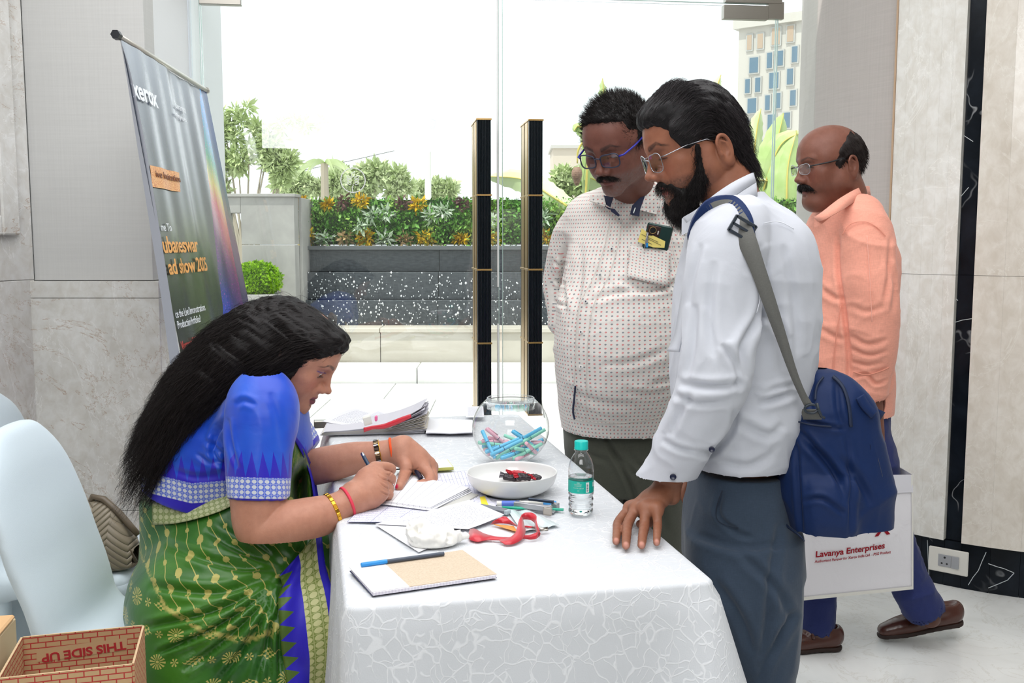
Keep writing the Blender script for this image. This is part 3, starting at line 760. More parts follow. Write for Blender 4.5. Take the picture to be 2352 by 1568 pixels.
def blob_points(blobs, n, seed):
    rng = np.random.default_rng(seed); w = np.array([b[3]**2 for b in blobs]); k = rng.choice(len(blobs), n, p=w/w.sum()); B = np.array(blobs)[k]
    d = rng.normal(size=(n, 3)); d /= np.linalg.norm(d, axis=1)[:, None]; r = rng.random(n)**.45
    return B[:, :3]+d*(B[:, 3]*r)[:, None]*np.array([1, .8, .85]), d
def tree(label, u, vtop, vbase, Y, blobs_px, n, size, mat, trunk=True, seed=1, asp=.45, group=None, name='tree'):
    t = empty(name, tuple(P(u, vbase, Y)*np.array([1, 1, 0])), label=label, category='tree', group=group)
    bl = [tuple(P(a, b, Y))+(px(r, Y),) for a, b, r in blobs_px]
    C, d = blob_points(bl, n, seed); leaves(C, d, size, asp, seed).obj('crown', mat, t, kind='stuff')
    tr = MB(); b0 = P(u, vbase, Y); b0[2] = OZ
    for i, q in enumerate(bl[:14]):
        q = np.array(q[:3]); mid = b0*.45+q*.55; mid[0] = b0[0]*.7+q[0]*.3
        tr.tube([b0, mid, q], [px(6, Y), px(3.2, Y), px(1.2, Y)], 5)
    tr.obj('trunk', M_BARK, t); return t
rb = np.random.default_rng(11)
def sc_(n, u0, u1, v0, v1, r0, r1): return [(rb.uniform(u0, u1), rb.uniform(v0, v1), rb.uniform(r0, r1)) for _ in range(n)]
tree('airy pale green tree above the grey garden wall', 560, 240, 450, 15, sc_(26, 470, 690, 300, 440, 12, 30)+sc_(9, 480, 620, 240, 300, 7, 15)+sc_(7, 640, 740, 270, 350, 6, 14), 7500, .11, M_TREE, seed=2, asp=.3)
tree('round far tree behind the etched leaf emblem', 830, 360, 455, 26, sc_(20, 770, 960, 385, 450, 12, 24), 5200, .15, M_TREE2, seed=3)
tree('low far tree beside the utility pole', 1010, 400, 455, 28, sc_(12, 960, 1050, 420, 452, 9, 18), 3000, .15, M_TREE2, seed=4)
tree('far tree crown between airy tree and emblem', 700, 370, 455, 24, sc_(16, 640, 780, 400, 450, 12, 22), 4000, .14, M_TREE2, seed=5)
tree('leafy tree behind the dotted-shirt man', 1350, 380, 470, 14, sc_(16, 1270, 1420, 400, 480, 12, 26), 3500, .09, M_TREE, seed=6)
# palm
pt = P(745, 375, 22); pr_ = empty('palm_tree', (pt[0], pt[1], OZ), label='small hazy palm rising behind the living wall', category='tree')
fr_ = MB()
for i in range(13):
    a = i*2.4; L = .75; dirx, diry = math.cos(a), math.sin(a)*.5; A_, B_ = [], []
    for k in range(7):
        t = k/6; c = pt+np.array([dirx*L*t, diry*L*t, .35*t-.75*t*t]); w = .13*math.sin(PI*min(t+.12, 1)); A_.append(c+np.array([0, 0, w*.5])); B_.append(c-np.array([0, .0, w*.5]))
    fr_.strip(A_, B_)
fr_.obj('frond', M_TREE2, pr_, kind='stuff'); MB().tube([(pt[0], pt[1], OZ), tuple(pt)], [.12, .08], 8).obj('trunk', M_BARK, pr_)
# clipped round bush on the ledge
bc = P(590, 637, 9.55); br = px(54, 9.55)
C = rng.normal(size=(5200, 3)); C /= np.linalg.norm(C, axis=1)[:, None]; d = C.copy()
rr = (.93+.10*vnoise(C, 6)+.05*rng.random(len(C)))[:, None]
Cc = bc+np.array([0, 0, -.02])+C*rr*np.array([br, br*.8, br*.72])
bu = empty('round_bush', (bc[0], bc[1], zp), label='clipped round lime-green bush on the ledge of the grey wall', category='bush')
leaves(Cc, d, .026, .6, 3).obj('foliage', M_BUSH, bu, kind='stuff')
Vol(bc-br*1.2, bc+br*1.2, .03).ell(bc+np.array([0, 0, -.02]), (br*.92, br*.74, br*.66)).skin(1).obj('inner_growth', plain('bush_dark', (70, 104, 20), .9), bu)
# living wall
LY = 10.55; z0, z1 = P(900, 562, LY)[2], P(900, 458, LY)[2]; x1 = X0+7.2
m = M('living_wall_green', (60, 110, 40), .6, 0, .3); o = m.geo()
m.set('Base Color', m.ramp(m.noise(m.mapv(o, (1, 1, 1)), 2.6, 5, .75), [(.3, (56, 104, 40)), (.45, (90, 146, 56)), (.56, (130, 172, 84)), (.66, (184, 200, 96))])); M_LW = m.m
lw = empty('living_wall', (X0, LY, z0), label='planted living wall of mixed green foliage above the black water wall', category='plants')
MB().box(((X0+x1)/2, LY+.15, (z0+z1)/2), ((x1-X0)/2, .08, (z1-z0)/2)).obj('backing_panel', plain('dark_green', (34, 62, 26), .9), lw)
n = 21000; C = np.column_stack([rng.uniform(X0, x1, n), LY-.02-.10*np.abs(rng.normal(size=n))*.6, rng.uniform(z0, z1, n)])
leaves(C, np.tile([0, -1, .1], (n, 1)), .04, .5, 9).obj('foliage', M_LW, lw, kind='stuff')
def clump(name, label, u, v, r, n, size, mat, Y=LY-.1, asp=.4, group=None):
    c = P(u, v, Y); d = rng.normal(size=(n, 3)); d[:, 1] = -abs(d[:, 1]); d /= np.linalg.norm(d, axis=1)[:, None]
    C = c+d*px(r, Y)*rng.random((n, 1))**.5*np.array([1, .5, .8])
    o = leaves(C, d, size, asp, int(u)).obj(name, mat, lw)
    return o
M_YEL = leaf_mat('yellow_croton', [(176, 140, 12), (214, 176, 30), (228, 206, 80)]); M_PUR = leaf_mat('purple_leaves', [(84, 56, 60), (110, 78, 78), (140, 106, 96)]); M_PALE = leaf_mat('pale_leaves', [(176, 200, 170), (206, 222, 196), (232, 238, 224)])
for u, v, r in ((706, 545, 24), (840, 545, 20), (976, 547, 22), (690, 465, 14), (830, 462, 16), (960, 470, 16), (1060, 548, 14), (1130, 548, 16), (1250, 545, 14), (752, 470, 10)): clump('yellow_clump', '', u, v, r, 130, .05, M_YEL)
for u, v, r in ((790, 466, 18), (925, 470, 16), (1060, 466, 14), (790, 548, 16), (930, 550, 14), (700, 500, 9)): clump('purple_clump', '', u, v, r, 110, .045, M_PUR if v < 500 else leaf_mat('tan_leaves'+str(u), [(150, 120, 80), (186, 156, 112), (206, 182, 140)]))
for u, v, r in ((855, 492, 14), (990, 496, 12), (888, 488, 12), (1125, 505, 12), (828, 520, 10), (885, 548, 12), (1020, 485, 12), (745, 548, 12), (1245, 498, 14)): clump('pale_clump', '', u, v, r, 60, .075, M_PALE, asp=.25)
# utility pole with lamp
pp = P(980, 455, 24); pl = empty('utility_pole', (pp[0], pp[1], OZ), label='pale concrete utility pole with a lamp beyond the garden', category='pole')
top = P(984, 268, 24)
MB().tube([(pp[0], pp[1], OZ), tuple(top)], [px(9.5, 24), px(6.5, 24)], 10).obj('pole_shaft', plain('pale_concrete', (226, 224, 218), .8), pl)
lt = P(993, 288, 24); MB().tube([tuple(top), tuple(P(990, 272, 24)), tuple(P(1001, 278, 24))], px(1.5, 24), 6).obj('lamp_arm', plain('grey_metal', (120, 124, 128), .5), pl)
MB().box(P(994, 287, 24), (px(6, 24), .06, px(9, 24)), rotm(0, 20, 0), .01).obj('lamp_head', plain('lamp_grey', (116, 124, 132), .5), pl)
MB().tube([tuple(P(975, 318, 24)), tuple(P(998, 319, 24))], px(1.3, 24), 6).obj('cross_bracket', bpy.data.materials['grey_metal'], pl)
MB().tube([tuple(P(a, b, 24)) for a, b in ((600, 395), (700, 390), (800, 370), (976, 330))], px(.8, 24), 4).obj('cable', plain('wire_grey', (120, 120, 118), .7), pl)
# hotel tower
HY = 60
ht = empty('hotel_tower', tuple(P(1760, 500, HY)*np.array([1, 1, 0])), label='white multi-storey hotel block behind the banana leaves', category='building')
M_HW = plain('hotel_white', (196, 192, 184), .8); M_HWIN = plain('hotel_window', (96, 122, 140), .15, 0, .6); M_HB = plain('hotel_brown_window', (178, 158, 138), .3); M_HF = plain('hotel_reveal', (180, 180, 176), .8)
def HP(u, v): return P(u, v, HY)
hdir = np.array([.8, -.6, 0])  # facade comes nearer to the right
a0 = HP(1690, 400); 
def HF(s_, z, off=0): return a0*np.array([1, 1, 0])+hdir*s_+np.array([-.6, -.8, 0])*off+np.array([0, 0, z])
def su(u): # distance along the facade seen at column u
    k = (u-CX)/F; return (k*a0[1]-a0[0])/(hdir[0]-k*hdir[1])
RH = np.stack([hdir, [.6, .8, 0], [0, 0, 1]], 1)
def zat(v, s_): y = a0[1]+hdir[1]*s_; return P(1700, v, y)[2]
Wd = su(2100)
Ht = zat(68, 0)
MB().box(HF(Wd/2, Ht/2, -5), (Wd/2, 5, Ht/2), RH).obj('facade', M_HW, ht)
MB().box(HF(Wd/2, Ht+.25, -5), (Wd/2+.25, 5.3, .25), RH).obj('parapet', M_HW, ht)
wins = [(1709, 98, 10, 32, 1), (1733, 95, 12, 32, 1), (1768, 84, 18, 36, 1), (1800, 78, 14, 34, 1),
        (1720, 150, 19, 33, 0), (1755, 139, 11, 33, 0), (1779, 134, 12, 32, 0), (1811, 125, 12, 34, 0), (1850, 118, 18, 34, 0),
        (1707, 198, 10, 30, 0), (1730, 195, 11, 31, 0), (1766, 185, 20, 34, 0), (1802, 176, 13, 34, 0), (1835, 168, 13, 34, 0),
        (1718, 243, 19, 32, 0), (1753, 236, 10, 32, 0), (1776, 231, 11, 33, 0), (1810, 225, 12, 33, 0),
        (1707, 290, 10, 30, 0), (1730, 288, 11, 30, 0), (1763, 281, 17, 34, 0), (1798, 276, 13, 33, 0),
        (1718, 335, 18, 30, 0), (1745, 340, 26, 34, 0), (1782, 330, 12, 32, 0), (1740, 390, 22, 40, 1), (1780, 385, 20, 40, 1)]
for u, v, w, h, k in wins:
    s_ = su(u); z = zat(v, s_); sw = abs(su(u+w/2)-su(u-w/2))/2; y = a0[1]+hdir[1]*s_; hh = px(h/2, y)
    f_ = MB().box(HF(s_, z, .03), (sw+.08, .06, hh+.08), RH).obj('window', M_HF, ht)
    MB().box(HF(s_, z, .09), (sw, .02, hh), RH).obj('pane', M_HB if k else M_HWIN, f_)
# small beige building
sb = P(1300, 460, 40); s2 = empty('beige_building', (sb[0], sb[1], OZ), label='low flat-roofed beige building beyond the garden', category='building')
c0, c1 = P(1270, 340, 40), P(1345, 340, 40); MB().box(((c0[0]+c1[0])/2, 41.5, c0[2]/2), ((c1[0]-c0[0])/2, 1.5, c0[2]/2)).obj('block', plain('beige_render', (206, 194, 178), .8), s2)
MB().box(((c0[0]+c1[0])/2, 41.5, c0[2]+.05), ((c1[0]-c0[0])/2+.08, 1.6, .06)).obj('roof_slab', plain('roof_grey', (196, 192, 186), .8), s2)
# banana plants
M_BAN = leaf_mat('banana_leaf', [(150, 180, 100), (172, 196, 124), (200, 214, 156)]); M_BAN2 = leaf_mat('banana_leaf_pale', [(190, 206, 150), (206, 220, 170), (222, 230, 190)]); M_RIB = plain('banana_rib', (206, 190, 96), .5)
def banana_leaf(pts, wpx, Y, mat, parent, droop=.25, rip=.12, tilt=0):
    K = catmull([tuple(P(a, b, Y+dy)) for a, b, dy in pts], 8); n = len(K); mb = MB(); rows = []
    for sg in (-1, 1):
        A_, B_, C_ = [], [], []
        for i in range(n):
            t = i/(n-1); d = K[min(i+1, n-1)]-K[max(i-1, 0)]; d /= np.linalg.norm(d); s_ = np.cross(d, [0, -1, 0]); s_ /= max(np.linalg.norm(s_), 1e-6)
            w = px(wpx, Y)*(math.sin(PI*min(.06+t*.94, 1))**.6)*(1-rip*abs(math.sin(i*2.1+sg)))
            A_.append(K[i]); B_.append(K[i]+sg*s_*w*.5+np.array([0, .03, .01])); C_.append(K[i]+sg*s_*w+np.array([0, .08, -w*droop]))
        mb.strip(A_, B_); mb.strip(B_, C_)
    o = mb.obj('leaf', mat, parent, True); MB().tube([tuple(k+np.array([0, -.004, 0])) for k in K], list(np.linspace(px(3.2, Y), px(.8, Y), n)), 6).obj('midrib', M_RIB, o)
def stem(pts, w, Y, mat, parent, nm='stem'): K = catmull([tuple(P(a, b, Y)) for a, b in pts], 4); MB().tube([tuple(k) for k in K], list(np.linspace(px(w, Y), px(w*.4, Y), len(K))), 10).obj(nm, mat, parent, True)
BY = 11.3
bp = empty('banana_plant', (P(1340, 500, BY)[0], BY, OZ), label='banana plant with drooping flower bud behind the dotted-shirt man', category='plant')
banana_leaf([(1330, 492, -.9), (1270, 452, -.8), (1200, 412, -.5), (1120, 405, -.2)], 30, BY, M_BAN2, bp, .1)
banana_leaf([(1345, 455, 0), (1350, 320, .1), (1330, 290, .2), (1318, 300, .2)], 16, BY, M_BAN, bp)
banana_leaf([(1392, 300, 0), (1388, 230, .1), (1384, 180, .1)], 14, BY, M_BAN, bp, .1, .4)
banana_leaf([(1440, 470, .4), (1380, 420, .3), (1330, 400, .2)], 24, BY, M_BAN2, bp)
stem([(1400, 980), (1400, 600), (1390, 300)], 16, BY+.2, M_BAN, bp)
stem([(1380, 330), (1345, 325), (1328, 345), (1326, 375)], 4, BY, M_RIB, bp, 'flower_stalk')
bd = P(1325, 403, BY); M_BUD = plain('banana_bud', (150, 118, 100), .6)
v_ = Vol(bd-.2, bd+.2, .012).ell(bd+np.array([0, 0, .02]), (.062, .06, .08), k=.02).ell(bd-np.array([0, 0, .06]), (.035, .035, .06), k=.03).skin(1); v_.disp(.004*np.sin(v_.V[:, 2]*260)); v_.obj('flower_bud', M_BUD, bp)
b2 = empty('banana_plant', (P(1770, 500, 11.4)[0], 11.4, OZ), label='tall banana plant with broad leaves beside the grey linen column', category='plant')
BY = 11.4
banana_leaf([(1768, 560, 0), (1772, 440, 0), (1780, 350, .1), (1800, 260, .2)], 42, BY, M_BAN, b2, .1)
banana_leaf([(1730, 520, .2), (1728, 400, .2), (1738, 300, .3), (1748, 250, .3)], 22, BY, M_BAN2, b2, .1)
banana_leaf([(1840, 520, 0), (1800, 440, 0), (1760, 415, 0), (1715, 420, .1)], 22, BY, M_BAN2, b2, .2)
banana_leaf([(1800, 620, -.2), (1806, 480, -.2), (1810, 380, -.1), (1830, 300, 0)], 44, BY, M_BAN, b2, .1)
banana_leaf([(1640, 260, .4), (1648, 200, .4), (1656, 172, .4)], 12, BY, M_BAN2, b2, .1)
banana_leaf([(1742, 480, .1), (1765, 400, 0), (1795, 330, 0), (1850, 300, 0)], 30, BY, M_BAN, b2, .1)
stem([(1790, 1000), (1785, 700), (1775, 470)], 20, BY+.2, M_BAN, b2)
# ================================================================== TABLE AND WHAT STANDS ON IT
TZ = .75
T0 = PZ(800, 1392, TZ); T1 = PZ(1636, 1332, TZ); tu = (T1-T0)/np.linalg.norm(T1-T0); tw = np.array([-tu[1], tu[0], 0]); TW = np.linalg.norm(T1-T0); TL = 1.70
def TP(a, b, z=TZ): p = T0+tu*a+tw*b; return np.array([p[0], p[1], z])
tb = empty('folding_table', tuple(TP(TW/2, TL/2, 0)), label='long folding table hidden under the white cloth, grey metal corner at its far end', category='table')
RT = np.stack([tu, tw, [0, 0, 1]], 1)
sbox('table_top', TP(TW/2, TL/2, .733), (TW/2-.012, TL/2-.012, .012), plain('table_board', (170, 160, 150), .6), tb, .002, RT)
for a in (.06, TW-.06):
    for b in (.1, TL-.1): MB().tube([TP(a, b, 0), TP(a, b, .72)], .014, 10).obj('leg', M_STEEL, tb, True)
cn = PZ(728, 966, .74); sbox('metal_corner', cn+np.array([.02, .0, -.01]), (.03, .02, .012), M_STEEL, tb, .002, RT)
m = M('damask_cloth', (232, 234, 236), .62, 0, .35); o = m.uv()
dv_ = m.n('VectorMath', {0: o, 1: m.n('VectorMath', {0: m.noise(o, 7, 3, .6, out='Color'), 1: (.09, .09, .09)}, operation='MULTIPLY').outputs[0]}, operation='ADD').outputs[0]
e1 = m.n('TexVoronoi', {'Vector': dv_, 'Scale': 24.0, 'Randomness': 1.0}, feature='DISTANCE_TO_EDGE').outputs['Distance']
e2 = m.n('TexVoronoi', {'Vector': m.mapv(dv_, (1.7, 1.1, 1), (0, 0, .7), (3, 2, 0)), 'Scale': 21.0}, feature='DISTANCE_TO_EDGE').outputs['Distance']
brk = m.ramp(m.noise(o, 26, 2), [(.44, (0, 0, 0)), (.5, (255, 255, 255))])
ln = m.math('MAXIMUM', m.ramp(e1, [(.012, (255, 255, 255)), (.04, (0, 0, 0))]), m.math('MULTIPLY', brk, m.ramp(e2, [(.01, (255, 255, 255)), (.035, (0, 0, 0))])))
sp_ = m.noise(m.mapv(o, (1, 1, 1)), 420, 2)
m.set('Base Color', m.mix(m.math('MULTIPLY', ln, .8), (212, 215, 219), (234, 236, 239))); m.set('Roughness', m.math('MULTIPLY_ADD', ln, -.25, .62))
m.bump(m.math('ADD', m.math('MULTIPLY', ln, .5), m.math('MULTIPLY', sp_, .35)), .5, .0016); M_CLOTH = m.m
# cloth: rounded-rectangle rings from the middle of the top out over the edge and down
per = []
ns = [64, 150, 64, 150]; rc = .018
c4 = [(0, 0), (TW, 0), (TW, TL), (0, TL)]; nrm = [(0, -1), (1, 0), (0, 1), (-1, 0)]
for k in range(4):
    (ax_, ay_), (bx_, by_) = c4[k], c4[(k+1) % 4]; L = math.hypot(bx_-ax_, by_-ay_); d = ((bx_-ax_)/L, (by_-ay_)/L); n1 = nrm[k]; n2 = nrm[(k+1) % 4]
    for i in range(ns[k]): t = rc+(L-2*rc)*i/ns[k]; per.append((ax_+d[0]*t, ay_+d[1]*t, n1[0], n1[1], k, t))
    cx_, cy_ = bx_-d[0]*rc-n2[0]*0, by_-d[1]*rc
    cx_, cy_ = bx_-rc*(n1[0]+n2[0]), by_-rc*(n1[1]+n2[1])
    for i in range(14):
        w = (i/14)*PI/2; nx = n1[0]*math.cos(w)+n2[0]*math.sin(w); ny = n1[1]*math.cos(w)+n2[1]*math.sin(w); per.append((cx_+nx*rc, cy_+ny*rc, nx, ny, k+.5, w))
NP_ = len(per); rows = []; uvs = []
s_acc = np.zeros(NP_); 
for i in range(1, NP_): s_acc[i] = s_acc[i-1]+math.hypot(per[i][0]-per[i-1][0], per[i][1]-per[i-1][1])
rr_ = np.random.default_rng(4)
def skirt(i, q):
    """outward flare of the hanging cloth: q metres down"""
    x, y, nx, ny, k, t = per[i]; s = s_acc[i]; f = .006+.03*q
    cd = min(math.hypot(x-c[0], y-c[1]) for c in c4[:2]); corner = math.exp(-(cd/.07)**2)
    f += corner*(.30*q if x > TW/2 else .0*q)
    amp = min(q, .5)*.05; f += amp*(.5+.5*math.sin(s*23+1.1*math.sin(s*7)))*(1-corner)
    if x < .03 and nx < -.3: f += (.05*min(q/.30, 1)+.05*q)*float(sstep(.45, .95, y))
    if k == 0 : f += .008*math.sin(t*9)*q
    return f
V = []; UV = []
inner = [0, .5, .85, .97]
for a in inner[1:]:
    for i in range(NP_):
        x, y, nx, ny, k, t = per[i]; ix, iy = TW/2+(x-TW/2)*a, TL/2+(y-TL/2)*a
        zz = TZ+.0018*float(vnoise(np.array([ix, iy, 0.]), 7)); V.append(TP(ix, iy, zz)); UV.append((ix, iy))
er = .012
for j in range(5):
    w = PI/2*(j+1)/5
    for i in range(NP_):
        x, y, nx, ny, k, t = per[i]; V.append(TP(x+nx*(er*math.sin(w)-er*.4), y+ny*(er*math.sin(w)-er*.4), TZ-er+er*math.cos(w))); UV.append((x+nx*.018*(j+1)/5, y+ny*.018*(j+1)/5))
qs = [.02, .045, .08, .12, .17, .23, .3, .38, .46, .54, .62, .69]
for q in qs:
    for i in range(NP_):
        x, y, nx, ny, k, t = per[i]; f = er*.6+skirt(i, q); V.append(TP(x+nx*f, y+ny*f, TZ-er-q+.015*0)); UV.append((x+nx*(q+.02), y+ny*(q+.02)))
nr = len(inner)-1+5+len(qs); Fq = []
for j in range(nr-1):
    for i in range(NP_): i2 = (i+1) % NP_; Fq.append((j*NP_+i, j*NP_+i2, (j+1)*NP_+i2, (j+1)*NP_+i)[::-1])
cen = len(V); V.append(TP(TW/2, TL/2)); UV.append((TW/2, TL/2))
me = mesh('tablecloth', V, Fq+[(i, (i+1) % NP_, cen) for i in range(NP_)], UV)
link('tablecloth', me, M_CLOTH, None, True, label='white damask tablecloth with vein pattern draped over the long table', category='tablecloth')

ZT = TZ+.0035
M_PAPER = plain('paper_white', (238, 238, 240), .7, 0, .25)
def paper_mat(name, kind):
    m = M(name, (238, 238, 240), .7, 0, .25); u, v, _ = m.sep(m.uv())
    def band(x, n, w): f = m.math('FRACT', m.math('MULTIPLY', x, n)); return m.math('LESS_THAN', f, w)
    if kind == 'register':
        l = m.math('MAXIMUM', band(u, 24, .07), m.math('MULTIPLY', band(v, 4, .02), 1)); h = m.math('MULTIPLY', m.math('GREATER_THAN', m.noise(m.mapv(m.uv(), (40, 30, 1)), 2.4, 3), .6), .35)
        m.set('Base Color', m.mix(m.math('MAXIMUM', m.math('MULTIPLY', l, .9), m.math('MULTIPLY', h, 1.6)), (226, 226, 238), (84, 90, 150)))
    elif kind == 'print':
        l = m.math('MULTIPLY', band(v, 22, .3), m.math('GREATER_THAN', m.noise(m.mapv(m.uv(), (60, 22, 1)), 1.5, 2), .47)); mk = m.math('MULTIPLY', m.math('LESS_THAN', m.math('ABSOLUTE', m.math('SUBTRACT', v, .5)), .38), m.math('LESS_THAN', m.math('ABSOLUTE', m.math('SUBTRACT', u, .5)), .4))
        m.set('Base Color', m.mix(m.math('MULTIPLY', m.math('MULTIPLY', l, mk), .75), (232, 232, 238), (110, 112, 130)))
    elif kind == 'form':
        l = m.math('MULTIPLY', band(v, 9, .08), .7); m.set('Base Color', m.mix(l, (240, 240, 244), (150, 152, 165)))
    return m.m
M_REG = paper_mat('ruled_register', 'register'); M_PRINT = paper_mat('printed_letter', 'print'); M_FORM = paper_mat('form_sheet', 'form')
def sheet(name, q, z, mat, th=.0006, lift=None, parent=None, n=10, **k):
    """a sheet of paper whose corners lie where they do in the photo: q = four pixels a-b-c-d"""
    C = [PZ(a, b, z) for a, b in q]
    def f(s, t): p = (C[0]*(1-s)+C[1]*s)*(1-t)+(C[3]*(1-s)+C[2]*s)*t; return p+np.array([0, 0, (lift(s, t) if lift else 0)])
    V = []; UV = []
    for j in range(n+1):
        for i in range(n+1): V.append(f(i/n, j/n)+np.array([0, 0, th])); UV.append((i/n, j/n))
    N0 = len(V); V += [v-np.array([0, 0, th]) for v in V]; UV += UV; w = n+1; Fq = []
    for j in range(n):
        for i in range(n): a = j*w+i; Fq += [(a, a+1, a+w+1, a+w), (N0+a+w, N0+a+w+1, N0+a+1, N0+a)]
    bd = [i for i in range(w)]+[w*j+n for j in range(1, w)]+[n*w+i for i in range(n-1, -1, -1)]+[w*j for j in range(n-1, 0, -1)]
    for i in range(len(bd)): a, b = bd[i], bd[(i+1) % len(bd)]; Fq.append((b, a, N0+a, N0+b))
    nrm = np.cross(f(.1, 0)-f(0, 0), f(0, .1)-f(0, 0))[2]
    if nrm < 0: Fq = [x[::-1] for x in Fq]
    me = mesh(name, V, Fq, UV); o = link(name, me, mat, parent, False, **k); return o
# ---- notebook with the kraft cover
nb = empty('notebook', tuple(PZ(970, 1320, ZT)), label='kraft-covered notebook with white taped spine at the near corner of the table', category='notebook')
nq = [(803, 1312), (1062, 1271), (1141, 1327), (855, 1369)]
m = M('kraft_card', (205, 186, 162), .85); m.set('Base Color', m.ramp(m.noise(m.geo(), 300, 3), [(.3, (196, 178, 154)), (.7, (212, 194, 172))])); M_KRAFT = m.m
m = M('page_edges', (226, 222, 232), .8); m.set('Base Color', m.ramp(m.n('TexWave', {'Vector': m.mapv(m.geo(), (1, 1, 1)), 'Scale': 60.0}).outputs[0], [(.3, (230, 226, 234)), (.62, (218, 212, 224))])); M_PGE = m.m
sheet('back_cover', nq, ZT, plain('navy_card', (60, 66, 96), .8), .0012, None, nb)
sheet('page_block', [(806, 1311), (1061, 1271), (1140, 1327), (857, 1368)], ZT+.0013, M_PGE, .0052, None, nb)
def lerp2(q, s, t): a = np.array(q, float); return tuple((a[0]*(1-s)+a[1]*s)*(1-t)+(a[3]*(1-s)+a[2]*s)*t)
zc_ = ZT+.0066
nt = [tuple(proj(PZ(a, b, ZT)+np.array([0, 0, .0066]))) for a, b in nq]
sheet('front_cover', [lerp2(nt, .30, 0), nt[1], nt[2], lerp2(nt, .30, 1)], zc_, M_KRAFT, .0009, None, nb)
sheet('spine_tape', [nt[0], lerp2(nt, .30, 0), lerp2(nt, .30, 1), nt[3]], zc_, M_PAPER, .0011, None, nb)
# ---- pens
def pen(name, a, b, za, zb, r, body, cap, fr, label, group=None, clip=None, loc=None, ring=None):
    A_, B_ = (PZ(*a, za) if len(a) == 2 else np.array(a)), (PZ(*b, zb) if len(b) == 2 else np.array(b))
    t = empty(name, tuple((A_+B_)/2), label=label, category='pen', group=group); L = B_-A_
    d = L/np.linalg.norm(L); e_ = d*r*.5
    MB().tube([A_+e_*.0, A_+e_*.6, A_+L*fr, ], [r*.75, r, r], 14).obj('cap', cap, t, True, .9)
    MB().tube([A_+L*fr, B_-e_*1.2, B_-e_*.2, B_], [r*.93, r*.93, r*.9, r*.6], 14).obj('barrel', body, t, True, .9)
    if ring is not None: MB().tube([A_+L*(fr-.008), A_+L*(fr+.008)], r*1.03, 14).obj('ring', ring, t, True, .9)
    if clip is not None:
        s_ = np.cross(d, [0, 1, 0]); s_ /= np.linalg.norm(s_); s_ = s_ if s_[2] > 0 else -s_
        MB().tube([A_+e_+s_*r*1.15, A_+L*fr*.85+s_*r*1.25], r*.28, 6).obj('clip', clip, t, True)
    return t
M_BLUEP = plain('bright_blue_plastic', (34, 140, 214), .35); M_SLATE = plain('slate_plastic', (74, 82, 96), .45)
pen('marker_pen', (829, 1297), (1020, 1271), .7655, .7655, .0041, M_SLATE, M_BLUEP, .305, 'slate grey pen with bright blue cap lying on the kraft notebook', clip=None)
# ---- papers
sheet('register_sheet', [(797, 1199), (905, 1096), (1165, 1150), (1010, 1203)], ZT, M_REG, .0006, lambda s, t: .003*(1-s)*t+.002*math.sin(s*5), label='ruled register page with handwriting under the writing hand', category='paper')
sheet('register_sheet', [(900, 1100), (1098, 1078), (1120, 1150), (935, 1160)], ZT+.001, M_REG, .0006, None, label='ruled register page lying beside the white bowl', category='paper')
sheet('tabbed_sheet', [(1090, 1150), (1112, 1135), (1150, 1172), (1085, 1178)], ZT+.0012, M_REG, .0006, None, label='curved ruled sheet with a yellow column peeping out below the bowl', category='paper')
sheet('yellow_tab', [(1102, 1141), (1113, 1139), (1124, 1164), (1108, 1166)], ZT+.0024, plain('yellow_print', (240, 220, 60), .7), .0003, None, label='yellow printed strip peeping out below the bowl', category='paper')
tray = empty('clipboard', tuple(PZ(1000, 1160, ZT)), label='pale grey clipboard under the pile of white forms', category='clipboard')
sheet('board', [(868, 1157), (905, 1094), (1099, 1138), (1040, 1172)], ZT+.0018, plain('clipboard_grey', (196, 194, 188), .35), .003, None, tray)
fq = [[(872, 1155), (915, 1088), (1085, 1130), (995, 1171)], [(870, 1157), (915, 1088), (1082, 1127), (992, 1173)], [(872, 1152), (916, 1086), (1080, 1126), (990, 1168)], [(874, 1150), (914, 1086), (1078, 1124), (989, 1166)]]
fl = ['lowest white form of the pile on the clipboard', 'white form second from the bottom of the clipboard pile', 'white form second from the top of the clipboard pile', 'topmost white form with a stamped mark under her fingers']
for i, q in enumerate(fq): sheet('form_sheet', q, ZT+.005+.0016*i, M_FORM, .0012, lambda s, t, i=i: .0025*(s*t)*i*.5, label=fl[i], category='paper')
sheet('letter_sheet', [(862, 1203), (1078, 1158), (1158, 1188), (1075, 1215)], ZT+.0035, M_PRINT, .0006, lambda s, t: .006*s*s+.004*s*(1-t), label='printed letter lying over the red ribbon', category='paper')
sheet('white_sheet', [(862, 1205), (950, 1185), (1060, 1225), (962, 1268)], ZT+.0005, M_PAPER, .0006, None, label='blank white sheet under the crumpled tissue', category='paper')
# ---- crumpled tissue
tc = PZ(993, 1240, TZ+.012); v_ = Vol(tc-np.array([.09, .09, .02]), tc+np.array([.12, .09, .08]), .0026)
for i, (dx, dy, dz, a, b, c) in enumerate([(0, 0, .004, .042, .035, .020), (-.022, .012, .010, .028, .028, .026), (.024, .0, .006, .026, .026, .02), (-.01, -.014, .004, .035, .02, .014), (.048, .012, .004, .022, .008, .006)]): v_.ell(tc+np.array([dx, dy, dz]), (a, b, c), k=.012)
v_.plane((0, 0, ZT+.0012), (0, 0, -1)); sk_ = v_.skin(1)
n_ = np.abs(vnoise(sk_.V, 42))+.6*np.abs(vnoise(sk_.V, 90, 3)); sk_.disp((.016*(.45-n_))*sstep(TZ+.004, TZ+.014, sk_.V[:, 2]))
m = M('tissue', (240, 238, 232), .9, 0, .1, Subsurface_Weight=.15, Subsurface_Radius=(.01, .01, .01)); sk_.obj('crumpled_tissue', m.m, None, label='crumpled white tissue beside the red ribbon', category='tissue')
